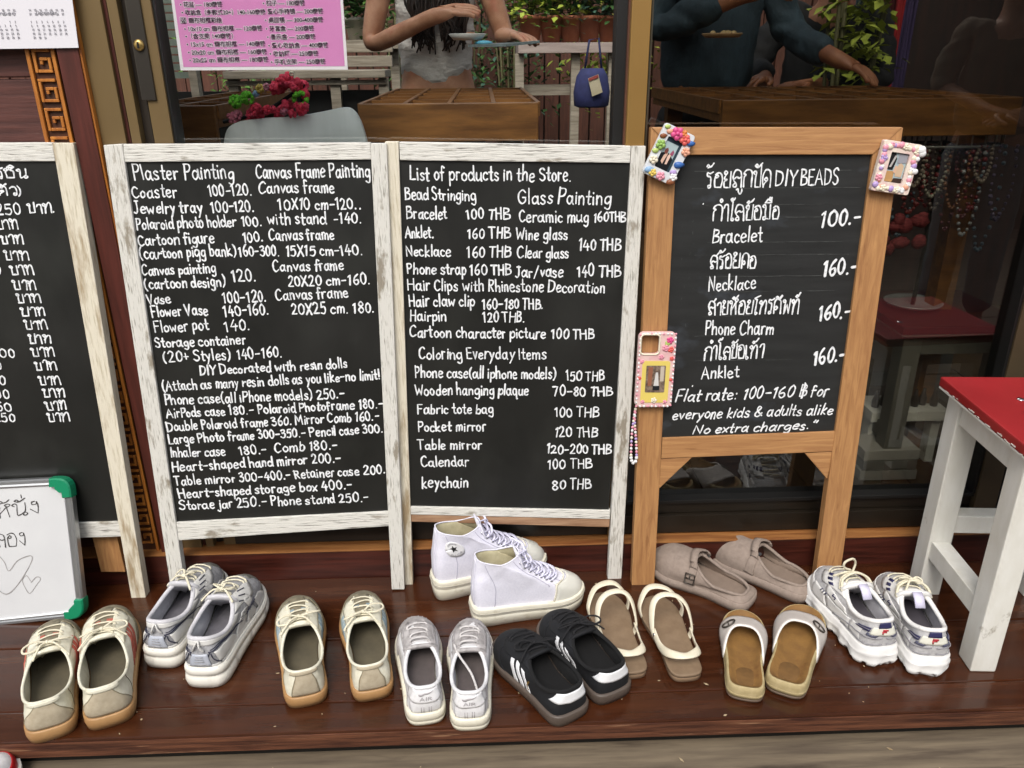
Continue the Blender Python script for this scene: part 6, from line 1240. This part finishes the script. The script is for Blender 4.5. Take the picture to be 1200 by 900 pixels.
def fence(label, x0, x1, Y, z1, n, m):
    t = thing('slat_fence', label, 'fence', ((x0 + x1) / 2, Y, -.19)); w = x1 - x0; b = MB(); b.box(-w / 2, w / 2, .05, .09, .5, .58); b.build('rail', m, t); b = MB(); b.box(-w / 2, w / 2, .05, .09, z1 - .3, z1 - .22); b.build('rail', m, t)
    b = MB(); s_ = w / n
    for k in range(n): b.box(-w / 2 + k * s_ + .006, -w / 2 + (k + 1) * s_ - .006, .012 * (k % 2), .048, 0, z1 + R.uniform(-.01, .01))
    o = b.build('slats', m, t); b = MB(); b.box(-w / 2, w / 2, .091, .10, 0, z1 - .01); b.build('backing', BLACKG, t); return t  # black backing added to block sky showing through the slat gaps
FENCE = mat('brown_fence', '#43261c', '#63392a', rough=.7, stretch=(16, 16, 1.5), scale=3)
fence('brown vertical slat fence at the back of the garden', -4.2, 4.2, 6.6, 2.6, 70, FENCE)
fence('brown slat fence across the walkway behind the viewer', -5, 5, -3.2, 2.7, 80, FENCE)
for k, (px_, Y, h, kind, lb) in enumerate(((600, 5.9, 1.0, 0, 'dark hanging shrub left of the pot shelf'), (730, 5.6, .9, 2, 'yellow green creeper beside the window mullion'), (1000, 3.05, .95, 2, 'yellow green trailing plant behind the long tray table'), (470, 5.8, 1.2, 0, 'tall dark shrub behind the poster'), (300, 5.8, 1.2, 1, 'green shrub hidden behind the poster'), (545, 6.0, 1.1, 3, 'blue green shrub behind the woman'))):
    c = V3(px_, 40, Y); t = thing('shrub', lb, 'shrub', (c.x, Y, -.19 if Y > 4.9 else .1)); zt = c.z - t.location.z; b = MB()
    for q in range(7): a = rp.uniform(0, 6.28); r_ = rp.uniform(.05, .16); b.tube([(0, 0, 0), (r_ * .5 * math.cos(a), r_ * .5 * math.sin(a), zt * .5), (r_ * math.cos(a), r_ * math.sin(a), zt + .1)], .007, 5)
    b.build('stem', STEM, t); b = MB()
    nar = .16 if Y < 4 else .5
    for q in range(7): leaves(b, (rp.uniform(-.2, .2) * h * nar * 2, rp.uniform(-.1, .1), zt - .35 * h + q * h * .16), h * nar * .7, .25 * h * .5, h * .22, 130, .055, rp, .4)
    b.build('foliage', LEAF[kind], t)
# blue bag with a tag hung on the shelf
c = V3(694, 84, 4.6); t = thing('blue_bag', 'dark blue bag with a cream tag hung from the plant shelf', 'bag', c); b = MB(); z0, z1 = V3(694, 126, 4.6).z - c.z, V3(694, 80, 4.6).z - c.z; wv = .10
b.rings([[(wv * s_ * math.cos(a), .05 * s_ * math.sin(a), z0 + (z1 - z0) * f) for a in [2 * PI * k / 16 for k in range(16)]] for f, s_ in ((0, .7), (.05, .95), (.4, 1), (.8, .85), (1, .6))], cap0=True, cap1=True); b.build('body', mat('navy_cloth', '#1d2148', '#2a2f60', rough=.8, scale=12), t)
b = MB(); b.tube([(-.04, 0, z1), (-.02, 0, z1 + .14), (.03, 0, z1 + .15), (.05, 0, z1)], .006, 6); b.build('strap', mat('navy_strap', '#20244a', rough=.8), t)
b = MB(); tg = [V3(x, y, 4.53) - c for x, y in ((689, 92), (701, 87), (706, 108), (694, 113))]; b.prism(tg, (0, -.004, 0)); b.build('tag', mat('tag_cream', '#a59a80', '#b5aa92', rough=.7, scale=20), t)
b = MB(); tg2 = [V3(x, y, 4.523) - c for x, y in ((689.6, 92), (700.6, 87.4), (701.4, 90.6), (690.4, 95.2))]; b.prism(tg2, (0, -.002, 0)); b.build('tag_band', mat('tag_red', '#8a3a34', rough=.7), t)
# ------------------------------------------------------------------ people
SKIN = mat('skin_warm', '#8a563b', '#a8704f', rough=.5, scale=14, bump=.5, c3='#9a5440', s3=(16, 16, 16)); SKIN2 = mat('skin_light', '#99694f', '#b88a6e', rough=.5, scale=14, bump=.5, c3='#a8664f', s3=(16, 16, 16))
def skin(name, joints, edges, m, parent, sub=2, fold=0.0):
    names = list(joints); me = bpy.data.meshes.new(name); me.from_pydata([joints[k][0] for k in names], [(names.index(a), names.index(c)) for a, c in edges], []); o = bpy.data.objects.new(name, me); sc.collection.objects.link(o)
    sk = o.modifiers.new('s', 'SKIN'); sk.use_smooth_shade = True; ss = o.modifiers.new('u', 'SUBSURF'); ss.levels = sub; ss.render_levels = sub
    for i, k in enumerate(names):
        r = joints[k][1]; r = r if isinstance(r, tuple) else (r, r); me.skin_vertices[0].data[i].radius = r; me.skin_vertices[0].data[i].use_root = (i == 0)
    dg = bpy.context.evaluated_depsgraph_get(); nm = bpy.data.meshes.new_from_object(o.evaluated_get(dg)); o.modifiers.clear(); o.data = nm; nm.materials.append(m)
    if fold:
        for v in nm.vertices:
            c = v.co; n1 = mnoise.noise(Vector((c.x * 9, c.y * 9, c.z * 26 + c.x * 14))); n2 = mnoise.noise(Vector((c.x * 30 + c.z * 22, c.y * 24, c.z * 34)))
            v.co = c + v.normal * (fold * (n1 + .5 * n2))
    for p in nm.polygons: p.use_smooth = True
    o.parent = parent; return o
def hand(J, E, pre, wrist, d, up, curl=.3):
    """palm, four unequal bent fingers and a thumb leaving the side of the palm"""
    d = Vector(d).normalized(); up = Vector(up); up = (up - d * up.dot(d)).normalized(); sd = d.cross(up); w = Vector(wrist)
    J[pre + 'palm'] = (w + d * .045, (.030, .016)); E.append((pre + 'wr', pre + 'palm'))
    for i, (o, l) in enumerate(((-.030, .068), (-.010, .078), (.010, .073), (.029, .058))):
        k = w + d * .088 + sd * o; a, b_ = k + d * l * .5 - up * l * .5 * curl, k + d * l * .85 - up * l * (.5 * curl + .5 * curl * 1.6)
        J[f'{pre}k{i}'] = (k, .0095); J[f'{pre}a{i}'] = (a, .0085); J[f'{pre}t{i}'] = (b_, .0072); E += [(pre + 'palm', f'{pre}k{i}'), (f'{pre}k{i}', f'{pre}a{i}'), (f'{pre}a{i}', f'{pre}t{i}')]
    k = w + d * .035 - sd * .036; J[pre + 'th0'] = (k, .012); J[pre + 'th1'] = (k + d * .035 - sd * .022 - up * .008, .0095); J[pre + 'th2'] = (k + d * .062 - sd * .024 - up * .016, .008); E += [(pre + 'palm', pre + 'th0'), (pre + 'th0', pre + 'th1'), (pre + 'th1', pre + 'th2')]
def person(label, loc, rot, m, top, low, hairm, arms, sc_=1.0, crop=False, sleeve=0.5, hair_long=True, sit=False, robe=None):
    t = thing('person', label, 'person', loc, rot); k = sc_; J, E = {}, []
    def j(n, p, r): J[n] = (Vector(p) * k, tuple(x * k for x in r) if isinstance(r, tuple) else r * k)
    j('pelvis', (0, 0, .95), (.145, .105)); j('waist', (0, -.005, 1.08), (.118, .09)); j('chest', (0, 0, 1.27), (.140, .105)); j('neck', (0, .012, 1.46), .052); j('jaw', (0, -.012, 1.555), (.056, .064)); j('head', (0, .0, 1.64), (.072, .088)); j('crown', (0, .012, 1.71), (.052, .062))
    E += [('pelvis', 'waist'), ('waist', 'chest'), ('chest', 'neck'), ('neck', 'jaw'), ('jaw', 'head'), ('head', 'crown')]
    for sd, pre in ((1, 'r'), (-1, 'l')):
        j(pre + 'hip', (sd * .085, 0, .90), .088); j(pre + 'kn', (sd * .095, -.01, .50), .056); j(pre + 'an', (sd * .10, .02, .09), .038); j(pre + 'ft', (sd * .11, -.13, .03), .034); E += [('pelvis', pre + 'hip'), (pre + 'hip', pre + 'kn'), (pre + 'kn', pre + 'an'), (pre + 'an', pre + 'ft')]
        j(pre + 'sh', (sd * .165, .005, 1.40), .052); el, wr, hd, up = arms[pre]; j(pre + 'el', el, .036); j(pre + 'wr', wr, .027); E += [('chest', pre + 'sh'), (pre + 'sh', pre + 'el'), (pre + 'el', pre + 'wr')]
        hj = {}; hand(hj, E, pre, wr, hd, up)
        for n, (p, r) in hj.items(): j(n, p, r)
    skin('body', J, E, m, t, 2, .0012)
    # face
    for sd in (-1, 1): b = MB(); b.blob(Vector((sd * .030, -.078, 1.645)) * k, .011 * k); b.build('eye', mat('eye_dark', '#2a201c', rough=.3), t)
    b = MB(); b.blob(Vector((0, -.094, 1.615)) * k, .012 * k, .016 * k, .020 * k); b.build('nose', m, t); b = MB(); b.blob(Vector((0, -.080, 1.575)) * k, .022 * k, .008 * k, .007 * k); b.build('mouth', mat('lips', '#8f4d45', rough=.5), t)
    for sd in (-1, 1): b = MB(); b.blob(Vector((sd * .078, .01, 1.63)) * k, .010 * k, .018 * k, .028 * k); b.build('ear', m, t)
    # clothing
    CJ, CE = {}, []
    def cj(n, p, r): CJ[n] = (Vector(p) * k, tuple(x * k for x in r) if isinstance(r, tuple) else r * k)
    z0 = .965 if crop else .90
    cj('c', (0, 0, 1.27), (.156, .120)); cj('b', (0, 0, (z0 + 1.27) / 2), (.142 if crop else .168, .114 if crop else .128)); cj('a', (0, 0, z0), (.138 if crop else .188, .112 if crop else .148)); cj('n', (0, .01, 1.42), (.085, .07)); CE += [('c', 'b'), ('b', 'a'), ('c', 'n')]
    for sd, pre in ((1, 'r'), (-1, 'l')):
        el, wr = Vector(arms[pre][0]), Vector(arms[pre][1]); s0 = Vector((sd * .165, .005, 1.40)); cj(pre + 's', s0, .066); CE.append(('c', pre + 's'))
        if sleeve <= .5: cj(pre + 'e', s0.lerp(el, sleeve * 2), .060); CE.append((pre + 's', pre + 'e'))
        else: cj(pre + 'e', el, .056); cj(pre + 'w', el.lerp(wr, (sleeve - .5) * 2), .046); CE += [(pre + 's', pre + 'e'), (pre + 'e', pre + 'w')]
    skin('top', CJ, CE, top, t, 3, .011)
    LJ, LE = {'p': (Vector((0, 0, .97)) * k, (.158 * k, .118 * k)), 'q': (Vector((0, 0, .90)) * k, (.165 * k, .122 * k))}, [('p', 'q')]
    for sd, pre in ((1, 'r'), (-1, 'l')): LJ[pre + '1'] = (Vector((sd * .09, 0, .80)) * k, .100 * k); LJ[pre + '2'] = (Vector((sd * .096, -.01, .48)) * k, .080 * k); LJ[pre + '3'] = (Vector((sd * .10, .02, .12)) * k, .070 * k); LE += [('q', pre + '1'), (pre + '1', pre + '2'), (pre + '2', pre + '3')]
    skin('trousers', LJ, LE, low, t, 2, .008)
    HJ = {'a': (Vector((0, .02, 1.70)) * k, (.085 * k, .09 * k)), 'b': (Vector((0, .055, 1.62)) * k, (.086 * k, .07 * k))}; HE = [('a', 'b')]
    if hair_long:
        rh = random.Random(label); b = MB()
        for q in range(230):
            sd = rh.choice((-1, 1)); fr = rh.random() < .62; a_ = rh.uniform(.1, 1)
            st_ = Vector((sd * (.05 + .03 * a_), .05 - .07 * a_ if fr else .09, 1.68 - .05 * a_)); ln = 1.10 + rh.betavariate(2, 4) * .16
            pts = [st_, Vector((sd * (.088 + rh.uniform(-.01, .01)), -.02 if fr else .10, 1.52)), Vector((sd * rh.uniform(.02, .11), -.125 if fr else .115, 1.38)), Vector((sd * rh.uniform(.0, .11), -.145 + rh.uniform(-.012, .012) if fr else .125, 1.26)), Vector((sd * rh.uniform(.01, .095), -.14 + rh.uniform(-.02, .02) if fr else .13, ln))]
            b.tube([p * k for p in crom(pts, 4)], lambda t_: .0085 * (1.05 - t_ * .72), 5)
        o = b.build('hair_strands', hairm, t)
    skin('hair', HJ, HE, hairm, t); return t
HAIR = mat('dark_hair', '#150e0b', '#2a1c15', rough=.45, stretch=(30, 30, 2), scale=4); CROP = mat('white_jersey', '#c2beb9', '#d6d2cd', rough=.85, stretch=(5, 5, 9), scale=4, bump=3.0); BLKT = mat('black_trousers', '#121214', '#1e1e22', rough=.85, stretch=(1, 1, .5), scale=13, bump=3.0); DENIM = mat('denim_jacket', '#1d2b34', '#32444f', rough=.85, stretch=(1, 1, .5), scale=14, bump=3.5); JEANS = mat('grey_jeans', '#5c6268', '#70767b', rough=.85, scale=14)
Yp = 3.12; c = at_y(512, 80, Yp)
person('woman in a white crop top with long dark hair, holding a small dish', (c.x, Yp, .1), .12, SKIN2, CROP, BLKT, HAIR, {'l': ((-.235, -.04, 1.13), (-.02, -.24, 1.22), (1, -.25, .22), (0, -.5, 1)), 'r': ((.25, -.03, 1.15), (.20, -.26, 1.16), (.6, -.8, -.02), (.1, -.1, 1))}, 1.0, True, .22)
dc = at_y(548, 47, Yp - .30); t = thing('paper_dish', 'white paper dish held by the woman in the crop top', 'dish', dc); b = MB(); b.lathe((0, 0, 0), [(.0001, 0), (.045, 0), (.062, .018), (.060, .019), (.043, .003), (.0001, .003)], 24, cap0=False, cap1=False); b.build('dish', mat('white_dish', '#c9c8c4', rough=.4), t)
b = MB(); b.blob((.01, 0, .012), .025, .02, .012); b.build('food', mat('food_brown', '#8a5a34', rough=.6), t)
dc = at_y(585, 55, Yp - .32); t = thing('grey_tablet', 'flat grey palette lying across the hands of the woman', 'palette', dc); b = MB(); b.prism([Vector((-.10, -.02, 0)), Vector((.02, -.09, 0)), Vector((.13, -.03, .01)), Vector((.02, .06, .006))], (0, 0, .008)); b.build('board', mat('palette_grey', '#5f6a6c', '#7b8789', rough=.4, scale=12), t); b = MB(); b.blob((-.05, -.01, .012), .03, .02, .008); b.build('paint', mat('paint_blue', '#5aa3bd', rough=.4), t)
Yd = 2.98; c = at_y(828, 80, Yd)
person('person in a dark denim jacket leaning to the long tray, a plate in one hand', (c.x, Yd, .1), .25, SKIN, DENIM, BLKT, HAIR, {'l': ((-.24, -.06, 1.14), (-.06, -.28, 1.24), (1, -.5, .1), (0, -.3, 1)), 'r': ((.26, -.08, 1.14), (.27, -.33, 1.06), (.5, -.8, -.35), (.1, -.2, 1))}, 1.02, False, .92, False)
dc = at_y(846, 44, Yd - .36); t = thing('tan_plate', 'round tan plate held in front of the denim jacket', 'plate', dc); b = MB(); b.lathe((0, 0, 0), [(.0001, 0), (.05, 0), (.062, .010), (.060, .012), (.048, .004), (.0001, .004)], 24, cap0=False, cap1=False); b.build('plate', mat('tan_glaze', '#a5835c', '#b39067', rough=.4, scale=10), t)
b = MB(); 
for k in range(14): b.blob((R.uniform(-.035, .035), R.uniform(-.03, .03), .010), .010, n=6, k=4)
b.build('food', mat('food_pale', '#b59b6d', rough=.6), t)
Ys = 3.34; c = at_y(966, 80, Ys)
person('person in a black long sleeved top at the far side of the long tray', (c.x, Ys, -.05), -.5, SKIN, BLKT, BLKT, HAIR, {'l': ((-.26, -.10, 1.20), (-.16, -.33, 1.16), (-.3, -.9, 0), (0, -.1, 1)), 'r': ((.22, -.08, 1.14), (.0, -.26, 1.14), (-.8, -.5, .0), (0, -.1, 1))}, 1.0, False, .95, False)
person('visitor in grey jeans and khaki top, a faint reflection in the far right glass', (2.22, -.12, -.072), PI + .35, SKIN2, mat('khaki_top', '#5c5142', '#6b5f4e', rough=.85, scale=14), JEANS, HAIR, {'l': ((-.24, .02, 1.15), (-.06, -.20, 1.05), (.9, -.4, -.1), (0, -.5, 1)), 'r': ((.24, .0, 1.16), (.06, -.22, 1.06), (-.8, -.5, -.1), (0, -.4, 1))}, .98, False, .6, False)
# cloth hung in the dark room
def drape(label, px_, Y, w, zb, zt, m):
    c = at_y(px_, 40, Y); t = thing('hanging_cloth', label, 'cloth', (c.x, Y, zb), group='cloths hung on the back wall'); g = [[(-w / 2 + w * i / 24, .014 * math.sin(i * 1.3) + .006 * math.sin(i * .5 + j), (zt - zb) * j / 8) for j in range(9)] for i in range(25)]; b = MB(); b.slab(g, .003); b.build('cloth', m, t)
    b = MB(); b.tube([(-w / 2 - .02, 0, zt - zb + .005), (w / 2 + .02, 0, zt - zb + .005)], .008, 8); b.build('hanging_rod', GREYWOOD, t)
drape('maroon cloth hung behind the long tray', 1030, 3.44, .17, .6, 1.9, mat('maroon_cloth', '#4a1216', '#5c1a1f', rough=.9, scale=8)); drape('narrow purple cloth hung right of the maroon one', 1058, 3.42, .07, .6, 1.9, mat('purple_cloth', '#2f2444', '#3d3056', rough=.9, scale=8)); drape('blue grey cloth hung left of the maroon one', 1012, 3.47, .10, .6, 1.75, mat('blue_cloth', '#43545c', '#566870', rough=.9, scale=8)); drape('bright red cloth strip between maroon and purple', 1049, 3.40, .03, .6, 1.9, mat('red_cloth', '#7e1419', '#96191f', rough=.9, scale=8))

# small leaf scraps and grit lying on the deck and walkway
b = MB(); rg = random.Random(9)
for k in range(150):
    x, y = rg.uniform(-1.0, 1.05), rg.uniform(.95, 1.63); z = .0004 if y > YD0 + .004 else -.0712
    if YD0 - .012 < y < YD0 + .006: continue
    r = rg.choice((.0008, .001, .0014, .0022)); a = rg.uniform(0, 6.28); l = r * rg.uniform(1, 3.2); b.hexa([(x - l * math.cos(a), y - l * math.sin(a), z), (x + r * math.sin(a), y - r * math.cos(a), z), (x + l * math.cos(a), y + l * math.sin(a), z + r * .3), (x - r * math.sin(a), y + r * math.cos(a), z)][::1], [(x - l * math.cos(a), y - l * math.sin(a), z + r * .5), (x + r * math.sin(a), y - r * math.cos(a), z + r * .5), (x + l * math.cos(a), y + l * math.sin(a), z + r * .8), (x - r * math.sin(a), y + r * math.cos(a), z + r * .5)])
o = b.build('grit', mat('grit_straw', '#8d7a5c', '#b5a68a', rough=.9, scale=50)); o['kind'] = 'stuff'; tag(o, 'pale grit and leaf scraps scattered on the deck boards', 'grit')
